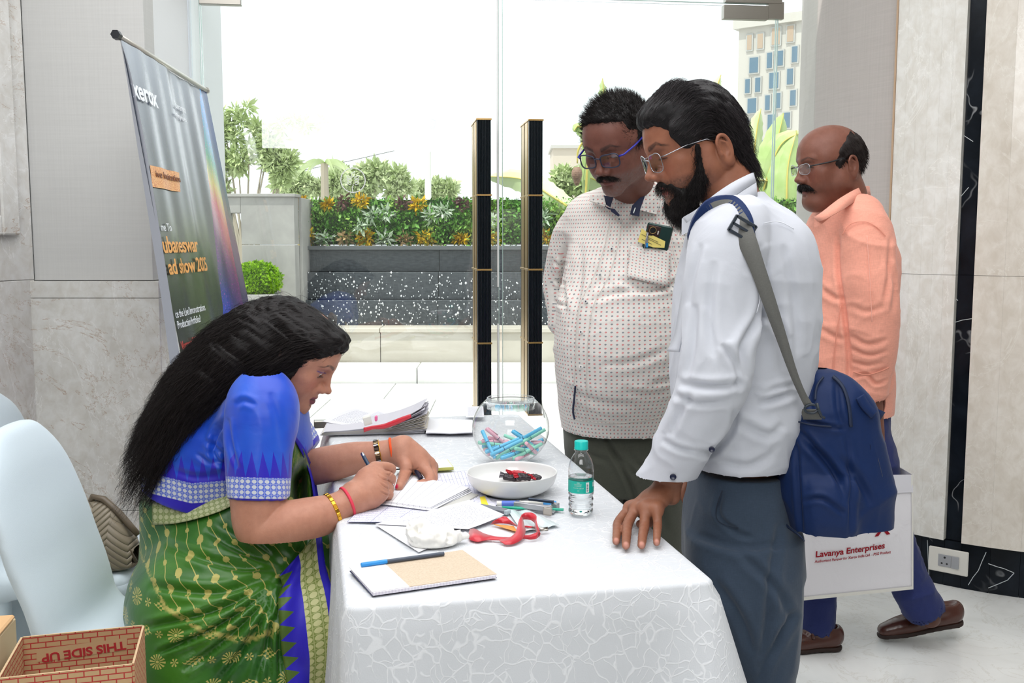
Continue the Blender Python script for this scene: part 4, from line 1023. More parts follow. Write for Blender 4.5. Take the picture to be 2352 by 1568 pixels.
# ---- red ribbon lanyard
m = M('red_satin', (200, 26, 46), .32, 0, .6); m.bump(m.noise(m.mapv(m.geo(), (1, 1, 1)), 900, 2), .08, .001); m.b.inputs['Sheen Weight'].default_value = .3; M_RED = m.m
def zz_(c): return 1050+c[0]/8.4, 1120+c[1]/8.4
def ribbon(A_, B_, parent, name='ribbon', mat=None, s=8.4, o=(1050, 1120)):
    """edges in crop pixels with heights above the cloth (mm)"""
    f = lambda L: catmull([tuple(PZ(o[0]+a/s, o[1]+b/s, ZT+h*.001)) for a, b, h in L], 6)
    a, b = f(A_), f(B_); mb = MB(); mb.strip(a, b); o_ = mb.obj(name, mat or M_RED, parent, True)
    md = o_.modifiers.new('th', 'SOLIDIFY'); md.thickness = .0006; return o_
ly = empty('lanyard', tuple(PZ(1160, 1230, ZT)), label='red satin ribbon lanyard looped beside the printed letter', category='lanyard')
ribbon([(245, 800, 3), (340, 792, 4), (520, 880, 6), (700, 930, 7), (870, 950, 6), (1040, 955, 4)], [(208, 925, 1), (250, 1005, 1), (400, 1040, 1), (560, 1012, 1), (760, 1012, 2), (900, 1030, 1)], ly)
ribbon([(790, 1012, 4), (1000, 960, 9), (1110, 880, 12), (1155, 780, 16), (1185, 640, 20), (1250, 500, 24)], [(930, 1100, 1), (1090, 1085, 1), (1260, 985, 3), (1318, 850, 6), (1300, 740, 9), (1268, 610, 12)], ly)
ribbon([(1243, 530, 24), (1290, 485, 26), (1370, 472, 27), (1460, 485, 26), (1530, 540, 24), (1535, 640, 20), (1570, 760, 16), (1608, 880, 11)], [(1262, 610, 12), (1310, 608, 12), (1370, 612, 12), (1440, 635, 12), (1500, 690, 10), (1500, 760, 8), (1530, 850, 5), (1590, 935, 2)], ly)
ribbon([(1608, 870, 12), (1560, 850, 12), (1480, 880, 11), (1400, 905, 10), (1300, 915, 9)], [(1600, 925, 1), (1520, 985, 1), (1400, 998, 1), (1330, 990, 1), (1260, 985, 1)], ly)
ribbon([(700, 640, 10), (820, 575, 12), (930, 550, 12), (1010, 610, 10), (1160, 730, 8)], [(640, 705, 1), (780, 690, 1), (900, 688, 1), (1030, 710, 1), (1150, 745, 1)], ly)
def crop(a, b, z=0): return PZ(1050+a/8.4, 1120+b/8.4, ZT+z)
MB().tube([crop(1310, 745, .006), crop(1440, 760, .006), crop(1600, 790, .006)], .0022, 8).obj('cord_end', M_RED, ly, True)
MB().tube([crop(1440, 765, .006), crop(1560, 775, .007), crop(1640, 800, .006), crop(1740, 775, .006), crop(1745, 810, .004), crop(1620, 820, .004)], [.002, .003, .0035, .003, .0025, .002], 8).obj('metal_clip', M_STEEL, ly, True)
sheet('badge_card', [(1130, 1203), (1180, 1208), (1190, 1222), (1150, 1210)], ZT+.001, plain('badge_print', (226, 150, 70), .5), .0004, None, label='orange and pink printed badge under the ribbon loop', category='card')
sheet('clear_sleeve', [(1166, 1172), (1215, 1172), (1285, 1206), (1200, 1222)], ZT+.0006, plain('holographic_film', (214, 226, 228), .12, 0, .9), .0005, lambda s, t: .002*math.sin(s*9), label='shiny clear plastic sleeve lying by the stapler', category='sleeve')
# ---- stapler, correction pen, green pen, grey case
st = empty('stapler', tuple(crop(1480, 420)), label='grey metal stapler beside the correction pen', category='stapler')
def bar(name, a, b, h0, h1, wd, mat, parent, z0=0, bev=.0008):
    A_, B_ = crop(*a), crop(*b); c = (A_+B_)/2; d = B_-A_; L = np.linalg.norm(d); d /= L; c[2] = ZT+z0+(h0+h1)/4+0; R = np.stack([d, [-d[1], d[0], 0], [0, 0, 1]], 1)
    return sbox(name, (c[0], c[1], ZT+z0+(h0+h1)/4), (L/2, wd/2, (h0+h1)/4), mat, parent, bev, R)
M_ST = plain('stapler_grey', (176, 176, 180), .35, .6)
bar('base_channel', (1110, 400), (1880, 480), .004, .004, .014, M_ST, st)
bar('arm', (1110, 400), (1820, 500), .012, .012, .011, M_ST, st, .0045)
bar('spring_magazine', (1380, 380), (1860, 440), .006, .006, .007, plain('steel_dark', (70, 80, 96), .3, .8), st, .0165)
bar('pivot_block', (1840, 420), (1950, 440), .016, .016, .012, M_ST, st)
bar('end_cap', (1660, 520), (1830, 545), .019, .019, .004, plain('beige_cap', (180, 174, 166), .5), st, 0, .003)
cp_ = empty('correction_pen', tuple(crop(1300, 330)), label='white correction pen with blue label and blue cap below the bowl', category='pen')
MB().tube([crop(765, 300, .006), crop(860, 300, .006)], .0055, 14).obj('tail', M_PLATE, cp_, True, .9)
MB().tube([crop(860, 300, .006), crop(1200, 300, .006)], .0062, 14).obj('blue_label', plain('label_blue', (84, 116, 208), .4), cp_, True, .9)
MB().tube([crop(1200, 300, .006), crop(1580, 300, .006), crop(1660, 300, .006)], [.006, .0055, .0045], 14).obj('body', M_PLATE, cp_, True, .9)
MB().tube([crop(1650, 290, .006), crop(1900, 290, .006), crop(1915, 290, .006)], [.0048, .0044, .003], 14).obj('cap', plain('clear_blue', (70, 160, 230), .2), cp_, True, .9)
pen('gel_pen', (1050+865/8.4, 1120+380/8.4), (1050+2055/8.4, 1120+420/8.4), ZT+.0045, ZT+.0045, .0034, plain('green_clear', (30, 170, 140), .3), plain('green_cap', (20, 166, 132), .3), .25, 'thin green pen half under the stapler')
cs_ = empty('metal_case', tuple(crop(700, 440)), label='slim dark grey case half under the printed letter', category='case')
bar('case_lid', (420, 400), (960, 500), .010, .010, .018, plain('case_grey', (126, 130, 138), .4, .3), cs_, .0, .003)
bar('case_end', (940, 500), (1000, 510), .009, .009, .017, plain('case_clear', (176, 190, 196), .2), cs_, .0, .001)
# ---- phones
def phone(name, q, z, top, side, label):
    t = empty(name, tuple(PZ(*q[0], z)), label=label, category='phone'); sheet('body', q, z, side, .0075, None, t)
    q2 = [tuple(proj(PZ(a, b, z)+np.array([0, 0, .0076]))) for a, b in q]; c = np.mean(q2, 0); q2 = [tuple(c+(np.array(p)-c)*.97) for p in q2]
    sheet('screen', q2, z+.0076, top, .0004, None, t)
M_SCREEN = plain('screen_bright', (236, 244, 246), .08, 0, .8)
phone('smartphone', [(885, 1067), (1028, 1061), (1042, 1079), (900, 1087)], ZT+.003, M_SCREEN, plain('gold_rim', (204, 204, 110), .3, .4), 'phone with pale gold rim lying beyond the far hand')
phone('smartphone', [(893, 1085), (948, 1078), (960, 1098), (905, 1110)], ZT+.003, M_SCREEN, plain('mint_rim', (150, 196, 176), .3, .2), 'phone with mint green rim between her two hands')
# ---- white bowl with wrapped sweets
m = M('white_china', (232, 233, 231), .12, 0, .5); M_CHINA = m.m
bc_ = PZ(1176, 1134, TZ); bc_ = np.array([P(1176, 1100, 2.30)[0], 2.30, ZT]); br_ = px(103, 2.37)
H = P(1176, 1082, 2.30)[2]-ZT
bowl = empty('serving_bowl', tuple(bc_), label='round white china bowl holding a few wrapped sweets', category='bowl')
prof = [(0, 0), (br_*.52, 0), (br_*.62, .002), (br_*.80, H*.22), (br_*.92, H*.46), (br_*.975, H*.72), (br_, H-.001), (br_*.985, H), (br_*.968, H-.003), (br_*.945, H*.72), (br_*.89, H*.48), (br_*.76, H*.26), (br_*.5, .010), (0, .009)]
pf = catmull([(a, b) for a, b in prof], 4); MB().lathe([tuple(p) for p in pf], bc_, 72).obj('bowl_body', M_CHINA, bowl, True)
def sweet(u, v, Y, ang, a_mat, b_mat, label, L=.034):
    c = P(u, v, Y); c[2] = max(c[2], ZT+.011); t = empty('wrapped_sweet', tuple(c), label=label, category='sweet', group='wrapped sweets in the white bowl')
    R = rotm(15, 8, ang); w = .011
    V = Vol(c-.04, c+.04, .002).box(c, (L*.5, w, .006), R, .005).skin(1); V.disp(.0016*vnoise(V.V, 190)); V.obj('sweet_body', a_mat, t)
    for sg in (-1, 1):
        g = MB(); g.grid(lambda s, q: tuple(c+R @ np.array([sg*(L*.45+.011*q), (s-.5)*w*2.1*(.7+.5*q), .0035*math.sin(s*26)+.002])), 14, 2); g.obj('twist_end', b_mat, t)
M_WR1 = plain('wrapper_black', (40, 30, 36), .25, .2); M_WR2 = plain('wrapper_red', (190, 40, 54), .3, .2); M_WR3 = plain('wrapper_grey', (110, 104, 110), .3, .4)
sweet(1172, 1096, 2.36, -5, M_WR1, M_WR3, 'black wrapped sweet with grey twisted end in the bowl, the left one'); sweet(1204, 1095, 2.35, 12, M_WR1, M_WR2, 'black wrapped sweet with a red edge in the middle of the bowl'); sweet(1188, 1088, 2.38, 24, M_WR2, M_WR2, 'red wrapped sweet behind the two black ones'); sweet(1232, 1096, 2.36, 40, M_WR1, M_WR2, 'small dark red sweet at the right end of the heap', .026)
# ---- glass jar of felt pens
JC = np.array([P(1173, 1000, 2.62)[0], 2.62, ZT]); JR = px(90, 2.62)*1.0; JH = P(1173, 914, 2.62)[2]-ZT
jar = empty('glass_jar', tuple(JC), label='round clear glass jar full of pastel felt pens', category='jar')
nr_ = JR*.60; zc2 = JR*.90
jp = [(0, .0), (JR*.45, 0)]+[(JR*math.cos(a), zc2+JR*.95*math.sin(a)) for a in np.linspace(-1.05, .86, 22)]
jp += [(nr_, JH-.026), (nr_, JH-.004)]
M_JAR = glass_mat('clear_glass', (.985, .99, .99), 1.45, 1.6)
me_ = MB().lathe(jp, JC, 72); me_.F = [f for f in me_.F if len(f) == 4]; me_.obj('jar_body', M_JAR, jar, True)
rim = MB()
for k in range(70): a = 2*PI*k/70; c = JC+np.array([nr_*math.cos(a), nr_*math.sin(a), JH]); rim.add([c+.0026*np.array(q) for q in ((1,0,0),(0,1,0),(-1,0,0),(0,-1,0),(0,0,1),(0,0,-1))], [(0,1,4),(1,2,4),(2,3,4),(3,0,4),(1,0,5),(2,1,5),(3,2,5),(0,3,5)])
rim.obj('beaded_rim', glass_mat('rim_glass', (.93, .95, .95), 1.8, 1.8), jar, True)
MB().tube([JC+np.array([(nr_+.0006)*math.cos(a), (nr_+.0006)*math.sin(a), JH-.0265]) for a in np.linspace(0, 2*PI, 60, endpoint=False)], .0013, 6, closed=True).obj('neck_ring', glass_mat('ring_glass', (.9, .93, .93), 1.6, 1.6), jar, True)
PC = {'b': plain('pastel_blue', (98, 190, 228), .4), 'g': plain('pastel_green', (140, 214, 190), .4), 'p': plain('pastel_pink', (232, 180, 194), .4)}
PR_ = plain('pen_ring', (30, 50, 80), .4); CN = {'b': 'sky blue', 'g': 'mint green', 'p': 'pale pink'}
pens = [('b',265,550,350,850,0,-.03),('p',315,525,520,690,.02,.03),('p',340,640,610,712,.03,.04),('p',255,695,600,690,.0,.05),('g',180,720,560,745,-.0,.02),('b',190,800,500,755,.02,.03),('g',185,835,500,800,.02,.05),
        ('b',230,905,745,655,-.03,.0),('b',330,925,785,668,-.05,-.02),('b',650,558,990,800,.01,.03),('b',640,735,925,575,.03,-.0),('g',760,720,1080,612,.02,.03),('g',440,910,860,655,-.03,.01),('g',935,770,640,650,.0,.05),
        ('b',1058,668,760,820,.02,.04),('p',1105,742,780,720,.01,.05),('g',690,783,960,850,-.05,.02),('b',500,930,800,810,-.06,-.01),('g',660,915,1065,820,-.04,.0),('p',1055,788,760,800,.04,.05),('p',700,925,960,915,-.05,.03),
        ('b',1010,830,860,700,.0,.06),('g',1030,928,760,860,-.02,.05),('b',1072,885,760,910,.0,.05),('p',200,875,470,850,.01,.05),('p',280,930,560,920,-.01,.05),('p',1000,880,1030,910,-.02,-.05)]
for i, (c, x1_, y1_, x2_, y2_, d1_, d2_) in enumerate(pens):
    A_ = P(1060+x1_/5.6, 890+y1_/5.6, JC[1]+d1_); B_ = P(1060+x2_/5.6, 890+y2_/5.6, JC[1]+d2_)
    jc = JC+np.array([0, 0, zc2])
    def inside(q): 
        q = q-jc; q[2] = max(q[2], -zc2+.008); r0 = (JR-.006)
        l = np.linalg.norm(q/np.array([1, 1, .95])); q = q*min(1, r0/l); q[2] = max(q[2], -zc2+.008); return q+jc
    A_, B_ = inside(A_), inside(B_); d = B_-A_; L = np.linalg.norm(d)
    if L < .085: B_ = inside(A_+d/L*.105)
    pen('felt_pen', tuple(A_), tuple(B_), 0, 0, .0052, PC[c], PC[c], .42, CN[c]+' felt pen lying among the others in the glass jar', CN[c]+' felt pens in the glass jar', ring=PR_, clip=PC[c] if i % 2 else None)
# ---- water bottle
WC = PZ(1334, 1180, ZT); WC = np.array([WC[0], WC[1], ZT]); wr_ = px(29.5, WC[1]+.03); WH = P(1334, 1012, WC[1])[2]-ZT
bt = empty('water_bottle', tuple(WC), label='small clear water bottle with turquoise cap and label', category='bottle')
def bp_(zf, rf): return (wr_*rf, WH*zf)
prof = [bp_(0, .0), bp_(.004, .55), bp_(.01, .85), bp_(.04, .97), bp_(.07, .98), bp_(.10, .93), bp_(.13, .99), bp_(.17, .93), bp_(.21, 1), bp_(.25, .94), bp_(.29, 1), bp_(.31, .98), bp_(.47, .98), bp_(.50, 1), bp_(.56, .985), bp_(.60, 1), bp_(.66, .97), bp_(.73, .86), bp_(.80, .66), bp_(.845, .48), bp_(.87, .46), bp_(.875, .56), bp_(.885, .56), bp_(.89, .46)]
pf = catmull(prof, 3); sh_ = MB().lathe([tuple(p) for p in pf], WC, 48); sh_.F = [f for f in sh_.F if len(f) == 4]; sh_.obj('bottle_shell', glass_mat('pet_plastic', (.96, .98, .985), 1.5, 1.9), bt, True)
m = M('water', (255, 255, 255), 0, 0, .5, IOR=1.33, Transmission_Weight=1.0)
wp = [(max(r-.0009, 0), z+.0008) for r, z in [tuple(p) for p in pf] if z < WH*.52]; wp = [(0, wp[0][1])]+wp[1:]+[(0, wp[-1][1])]
MB().lathe(wp, WC, 48).obj('water', m.m, bt, True, .8)
LAB = MB().lathe([(wr_*1.004, WH*.32), (wr_*1.004, WH*.485)], WC, 48); LAB.F = LAB.F[:48]; lo_ = LAB.obj('label_band', plain('turquoise_label', (10, 178, 160), .35), bt, True)
def wrapc(r, cen):
    def f(co):
        x = co[:, 0]-cen[0]; a = x/r; d = co[:, 1]-cen[1]; out = co.copy(); out[:, 0] = cen[0]+(r)*np.sin(a); out[:, 1] = cen[1]-(r)*np.cos(a); return out
    return f
M_INK = plain('white_ink', (240, 246, 244), .5)
for s_, dz, dx, sz in (('oo', .455, -.004, .006), ('PACKAGED', .435, -.005, .0034), ('DRINKING', .415, -.005, .0034), ('WATER 250 ml', .385, -.004, .0038), ('ml', .35, -.004, .005)):
    text(s_, sz, M_INK, bt, (WC[0]+dx-.004, WC[1]-wr_*1.01, WC[2]+WH*dz), (1, 0, 0), (0, 0, 1), align='CENTER', ext=.0001, warp=wrapc(wr_*1.008, WC))
def lab_quad(x0, x1, z0, z1, mat, nm, rr=1.008):
    g = MB(); g.grid(lambda s, t: (WC[0]+wr_*rr*math.sin((x0+(x1-x0)*s)/wr_), WC[1]-wr_*rr*math.cos((x0+(x1-x0)*s)/wr_), WC[2]+WH*(z0+(z1-z0)*t)), 6, 1); g.obj(nm, mat, bt)
lab_quad(.009, .0165, .335, .47, M_INK, 'barcode_patch')
for i in range(9): lab_quad(.0105, .0145, .35+.012*i, .35+.012*i+(.006 if i % 3 else .009), plain('bar_ink%d' % i, (70, 76, 84), .5), 'barcode_bar', 1.012)
lab_quad(.0285, .034, .40, .46, M_INK, 'white_patch')
M_CAPT = plain('turquoise_cap', (20, 196, 186), .35)
cap_ = MB().lathe([(wr_*.54, WH*.89), (wr_*.555, WH*.905), (wr_*.53, WH*.915), (wr_*.54, WH*.99), (wr_*.51, WH), (0, WH)], WC, 48); cap_.obj('cap', M_CAPT, bt, True, .7)
# ---- far end: fanned leaflets, sheets, red ribbon, small boxes
FL = 26
M_LF = [plain('leaflet_white', (232, 232, 236), .6), plain('leaflet_grey', (206, 204, 212), .6), plain('leaflet_warm', (222, 216, 204), .65)]
for i in range(FL):
    h = .0022*i; q = [(733+rr_.uniform(-2, 4)+i*.5, 1001-i*.35), (966+rr_.uniform(0, 16), 995-i*.25), (975+rr_.uniform(0, 12), 968-i*.25), (752, 972-i*.3)]
    k = i/FL
    sheet('leaflet', q, ZT+.0006*i, M_LF[(0 if i < 5 else (2 if i % 3 else 1))] if i < 20 else M_LF[1], .0005, lambda s, t, k=k: .001+.058*k*s*s*s+.012*k*s, n=8, label='folded leaflet in the fanned pile at the far end of the table', category='leaflet', group='leaflets in the fanned pile')
for i in range(9):
    q = [(878+i*2, 960), (948+i*3, 948), (962+i*3, 940), (900+i*2, 946)]
    sheet('leaflet', q, ZT+.052+.0030*i*.55, M_LF[1 if i % 2 else 0], .0006, lambda s, t, i=i: .012*s*(1+.06*i)-.03*(1-s), n=6, label='grey-white leaflet in the raised bundle on top of the fanned pile', category='leaflet', group='leaflets in the raised bundle')
sheet('letter_sheet', [(740, 968), (818, 938), (905, 962), (838, 984)], ZT+.018, M_PRINT, .0006, lambda s, t: .006*math.sin(s*3), label='printed letter spread on top of the leaflets under her chin', category='paper')
sheet('letter_sheet', [(820, 962), (868, 943), (915, 962), (850, 985)], ZT+.023, M_PRINT, .0006, lambda s, t: .004*s, label='second printed letter resting against the red ribbon on the far pile', category='paper')
fl_ = empty('lanyard', tuple(PZ(890, 975, ZT)), label='red ribbon strap folded across the far pile of leaflets', category='lanyard')
def c2(a, b, z): return P(710+a/5.88, 900+b/5.88, PZ(880, 1000, TZ)[1]-.10)
A_ = [c2(735, 480, 0), c2(850, 455, 0), c2(1000, 430, 0), c2(1100, 395, 0), c2(1250, 335, 0), c2(1370, 295, 0)]; B_ = [c2(740, 545, 0), c2(860, 505, 0), c2(1010, 495, 0), c2(1130, 460, 0), c2(1270, 400, 0), c2(1385, 345, 0)]
rb_ = MB(); rb_.strip(catmull(A_, 5), catmull(B_, 5)); o_ = rb_.obj('ribbon', M_RED, fl_, True); o_.modifiers.new('th', 'SOLIDIFY').thickness = .001
ex = empty('eraser_box', tuple(c2(800, 400, 0)), label='small white box with pink marking on the far pile', category='box')
cc_ = c2(775, 400, 0); sbox('carton', cc_+np.array([0, .02, 0]), (.012, .012, .012), M_PLATE, ex, .001, rotm(0, -14, 10)); sbox('pink_end', c2(893, 372, 0)+np.array([0, .02, 0]), (.004, .008, .0085), plain('pink_plastic', (244, 120, 170), .4), ex, .003)
for z_, d_ in ((ZT, 0), (ZT+.004, 3), (ZT+.008, 6)):
    sheet('leaflet', [(978, 998-d_*.3), (1090, 997-d_*.3), (1085, 965), (985, 962)], z_, M_LF[0] if d_ else M_LF[1], .002, lambda s, t: .003*(1-t)*abs(math.cos(s*3)), label='flat leaflet in the low pile between fanned pile and glass jar', category='leaflet', group='leaflets in the low flat pile')
sheet('printed_card', [(1070, 958), (1112, 958), (1110, 940), (1072, 940)], ZT+.012, M_PRINT, .001, lambda s, t: .01*t, label='card with a grey twig print behind the glass jar', category='card')
# ================================================================== PEOPLE: shared builders
def skin_mat(name, rough=.5):
    m = M(name, (150, 100, 75), rough, 0, .4, Subsurface_Weight=.12, Subsurface_Scale=.012, Subsurface_Radius=(1, .35, .2)); o = m.geo()
    c = m.attr('Col'); n = m.noise(o, 60, 5, .6); n2 = m.noise(o, 14, 3, .5)
    c = m.mix(m.math('MULTIPLY', m.math('SUBTRACT', n, .35), .5, clamp=True), c, (140, 92, 72), 'MULTIPLY')
    c = m.mix(m.math('MULTIPLY', m.math('SUBTRACT', n2, .42), .5, clamp=True), c, (214, 150, 126), 'MULTIPLY')
    m.set('Base Color', c); m.set('Roughness', m.math('MULTIPLY_ADD', n, .25, rough-.12))
    m.bump(m.math('ADD', m.noise(o, 700, 3), m.math('MULTIPLY', m.noise(o, 160, 3), .5)), .22, .0012); return m.m
M_SKIN = skin_mat('skin')
m = M('hair_black', (22, 18, 18), .5, 0, .22); o = m.attr('Col'); m.set('Base Color', m.mix(m.math('MULTIPLY', m.noise(m.geo(), 300, 2), .12), o, (60, 52, 50), 'MIX')); M_HAIR = m.m
m.b.inputs['Anisotropic'].default_value = .5
m = M('eyeball', (225, 220, 214), .12, 0, .6); x_, y_, z_ = m.sep(m.uv())
m.set('Base Color', m.ramp(y_, [(.0, (14, 10, 10)), (.30, (16, 10, 9)), (.34, (60, 34, 22)), (.62, (44, 26, 18)), (.68, (222, 214, 206))], 'LINEAR')); M_EYE = m.m
M_LENS = glass_mat('lens_glass', (.93, .93, .96), 1.5, 2.6)

def head(v, o, R, sc=1.0, jaw=1.0, nose=1.0, cheek=0.0, slit=.0026, lookdn=.004, lip=1.0, ears=(-1, 1), fem=False, mouth_open=0.0, noselen=0.0, neck=True, eoff=(-.018, -.006)):
    """x to the person's right, y forward, z up; origin between the ears at eye height"""
    v.at(o, R, sc); E = v.ell; C = v.cone
    E((0, -.012, .030), (.0755, .097, .086), k=.0)
    E((0, .022, .034), (.064, .070, .066), k=.03)
    E((0, .024, -.034), (.0600, .060, .070), k=.03)
    for s in (-1, 1):
        C((s*.054*jaw, -.004, -.052), (s*.014, .062, -.098), .0185, .0165, .022)
        C((s*.056*jaw, -.006, -.02), (s*.054*jaw, -.004, -.058), .018, .017, .02)
        E((s*.046, .052, -.022), (.019+cheek, .019+cheek, .016+cheek), k=.022)
        E((s*.036, .052, -.052), (.020+cheek, .022, .022+cheek), k=.025)
        E((s*.057, .028, .02), (.014, .026, .022), k=.02)
    E((0, .070, -.100), (.021 if not fem else .017, .0165, .0165), k=.018)
    E((0, .064, -.066), (.031, .024, .028), k=.018)
    for s in (-1, 1): 
        C((s*.008, .0875, .020), (s*.040, .073, .023), .0085 if not fem else .006, .009, .012)
    E((0, .084, .012), (.012, .010, .014), k=.012)
    for s in (-1, 1): E((s*.0315, .0935, -.001), (.0175, .0135, .0125), k=.012, op='s')
    # nose
    nt = np.array([0, .1085+noselen, -.0355])
    E((0, .076, -.053), (.020, .0145, .014), k=.012)
    C((0, .098, -.0415), (0, .084, -.053), .0052, .0062, .005)
    C((0, .0885, .008), tuple(nt+np.array([0, -.006, .006])), .0062*nose, .0086*nose, .010)
    E(tuple(nt), (.0100*nose, .0092, .0085), k=.006)
    for s in (-1, 1):
        E((s*.0120*nose, nt[1]-.0135, -.0405), (.0074*nose, .0115, .0074), k=.006)
        C((s*.012, .090, -.036), (s*.017, .080, -.05), .0075, .006, .010)
        E((s*.0062*nose, nt[1]-.006, -.0475), (.0034, .0056, .0038), k=.002, op='s')
    # eyelids
    for s in (-1, 1):
        c = np.array([s*.0315, .0695, -.0005])
        E(tuple(c), (.0150, .0130, .0133), k=.005)
        C((s*.0155, .079, -.003), (s*.021, .081, -.0045), .002, .0015, .003)
        if slit > 0: E((s*.0312, .0815, -lookdn), (.0118, .0058, slit), k=.0012, op='s')
    # mouth
    yo = .0868
    L = .0045*lip
    v.chain([(-.023, yo-.0105, -.0690), (-.012, yo-.0015, -.0660), (-.004, yo+.0022, -.0640), (0, yo+.0018, -.0648), (.004, yo+.0022, -.0640), (.012, yo-.0015, -.0660), (.023, yo-.0105, -.0690)], [.0018, L*.78, L, L*.85, L, L*.78, .0018], .004)
    v.chain([(-.020, yo-.0105, -.0710), (-.010, yo-.002, -.0752-mouth_open), (0, yo+.0005, -.0765-mouth_open), (.010, yo-.002, -.0752-mouth_open), (.020, yo-.0105, -.0710)], [.0018, L*.95, L*1.25, L*.95, .0018], .004)
    v.chain([(-.024, yo-.009, -.0697), (-.010, yo+.003, -.0700-mouth_open*.4), (0, yo+.0052, -.0702-mouth_open*.4), (.010, yo+.003, -.0700-mouth_open*.4), (.024, yo-.009, -.0697)], [.0010, .0014+mouth_open*.35, .0015+mouth_open*.5, .0014+mouth_open*.35, .0010], .0015, op='s')
    E((0, .088, -.0865), (.016, .006, .0045), k=.006, op='s')
    # ears
    for s in ears:
        RE = np.array([[1, 0, 0], [0, 1, 0], [0, 0, 1]]) @ rotm(-12, 0, -s*22)
        c = np.array([s*.0790, -.012+eoff[0], -.008+eoff[1]])
        E(tuple(c), (.0050, .0165, .0285), RE, k=.004)
        def ep(y, z, x=0): return tuple(c+RE @ np.array([s*x, y, z]))
        E(ep(.002, .001, .0065), (.0060, .0095, .0190), RE, k=.003, op='s')
        v.chain([ep(.014, .004, .002), ep(.014, .020, .004), ep(.002, .0305, .0055), (ep(-.012, .024, .0065)), ep(-.0165, .006, .007), ep(-.0125, -.012, .006), ep(-.004, -.023, .0035)], [.0026, .0032, .0036, .0038, .0037, .0033, .0034], .002)
        v.chain([ep(.0, .018, .004), ep(-.0085, .010, .0055), ep(-.008, -.006, .0052), ep(-.001, -.014, .004)], [.0018, .0022, .0022, .002], .002)
        E(ep(.001, -.025, .0015), (.0046, .0078, .0078), RE, k=.004)
        E(ep(.0125, -.004, .003), (.0034, .0036, .0060), RE, k=.003)
        E(ep(.006, -.003, .006), (.005, .0045, .0065), RE, k=.002, op='s')
    if neck:
        v.stack([(-.21, 0, -.055, .062, .060), (-.15, 0, -.040, .054, .056), (-.09, 0, -.030, .053, .056), (-.03, 0, -.030, .056, .062)], k=.025, R=(np.array(R)), o=tuple(np.array(o))) if False else None
def eyes(parent, o, R, sc=1.0, gaze=(0, .9, -.35)):
    for s in (-1, 1):
        c = np.array([s*.0315, .0690, -.001]); g = np.array(gaze, float); g /= np.linalg.norm(g)
        V = []; UV = []; Fq = []; n, m_ = 20, 14; a1 = np.cross(g, [0, 0, 1.]); a1 /= np.linalg.norm(a1); a2 = np.cross(a1, g)
        for j in range(m_+1):
            t = PI*j/m_
            for i in range(n):
                w = 2*PI*i/n; p = c+.0124*(g*math.cos(t)+(a1*math.cos(w)+a2*math.sin(w))*math.sin(t)); V.append(np.array(o)+np.array(R) @ (p*sc)); UV.append((0, min(t/1.0, 1)))
        for j in range(m_):
            for i in range(n): Fq.append((j*n+i, (j+1)*n+i, (j+1)*n+(i+1) % n, j*n+(i+1) % n))
        link('eye', mesh('eye', V, Fq, UV), M_EYE, parent, True)
def face_paint(S, o, R, sc, skin, lip=None, brow=None, stubble=0, stub_c=(70, 60, 58), shade=None, browt=1.0, lash=None, liner=None, mouth_open=0):
    """colours that belong to the skin itself: lips, brows, stubble, lash line"""
    if S.col is None: S.paint(skin)
    q = S.local(o, R, sc); x, y, z = q.T; ax = np.abs(x); f = sstep(.03, .055, y)
    r2 = np.clip(vnoise(q, 40)*.5+.5, 0, 1)
    S.tint(f*.35*np.exp(-(((ax-.04)/.02)**2+((z+.03)/.022)**2)), tuple(min(255, int(c*1.06+6)) if i == 0 else int(c*.92) for i, c in enumerate(skin)))
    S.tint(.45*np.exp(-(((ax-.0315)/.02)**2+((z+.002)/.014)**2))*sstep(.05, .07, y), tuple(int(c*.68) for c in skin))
    if lip:
        zc = -.0702-.3*(ax/.02)**2*.001; w = np.exp(-((z-(-.0665))/.0052)**4)+np.exp(-((z-(-.0765-mouth_open))/.0062)**4)
        S.tint(np.clip(w, 0, 1)*sstep(.0255, .0205, ax+np.abs(z+.0702)*.7)*sstep(.074, .079, y)*.95, lip)
    S.tint(np.exp(-((z+.0700+mouth_open*.4)/.0013)**2)*sstep(.024, .018, ax)*sstep(.072, .078, y)*.8, tuple(int(c*.3) for c in skin))
    if brow:
        zb = .0195+.010*np.clip((ax-.012)/.03, 0, 1)-.013*np.clip((ax-.036)/.02, 0, 1); th = (.0048-.0028*np.clip((ax-.015)/.035, 0, 1))*browt
        w = sstep(th*1.35, th*.55, np.abs(z-zb))*sstep(.009, .013, ax)*sstep(.058, .050, ax)*sstep(.03, .05, y)
        S.tint(w*(.72+.3*vnoise(q, (260, 60, 500))), brow)
    if lash is not None:
        w = np.exp(-((z-lash[0]+.25*(ax-.0315)**2*60*.1)/.0016)**2)*sstep(.0165, .0125, np.abs(ax-.0315))*sstep(.070, .074, y); S.tint(w*.95, lash[1])
    if liner is not None:
        w = np.exp(-((z-liner[0]-.10*(ax-.0315))/.0015)**2)*sstep(.020, .016, np.abs(ax-.0335))*sstep(.062, .068, y); S.tint(w*.95, liner[1])
    if stubble:
        w = sstep(-.045, -.06, z+.25*np.clip(.05-y, 0, 1)*0)*sstep(-.01, .03, y)*sstep(.020, .03, np.hypot(x, (z+.07)*1.4)+.0*ax)
        w = np.maximum(w, sstep(.004, .012, .03-np.abs(z+.053)*2.4)*sstep(.03, .022, ax)*sstep(.07, .078, y)*.0)
        S.tint(np.clip(w*stubble*(.75+.6*vnoise(q, 330)), 0, 1), stub_c)
    return S
def skin_head(o, R, sc, h=.0019, extra=None, **k):
    lo = np.array(o)-.165*sc; hi = np.array(o)+.165*sc; v = Vol(lo, hi, h); head(v, o, R, sc, **k); v.at()
    if extra: extra(v)
    return v.skin(2)
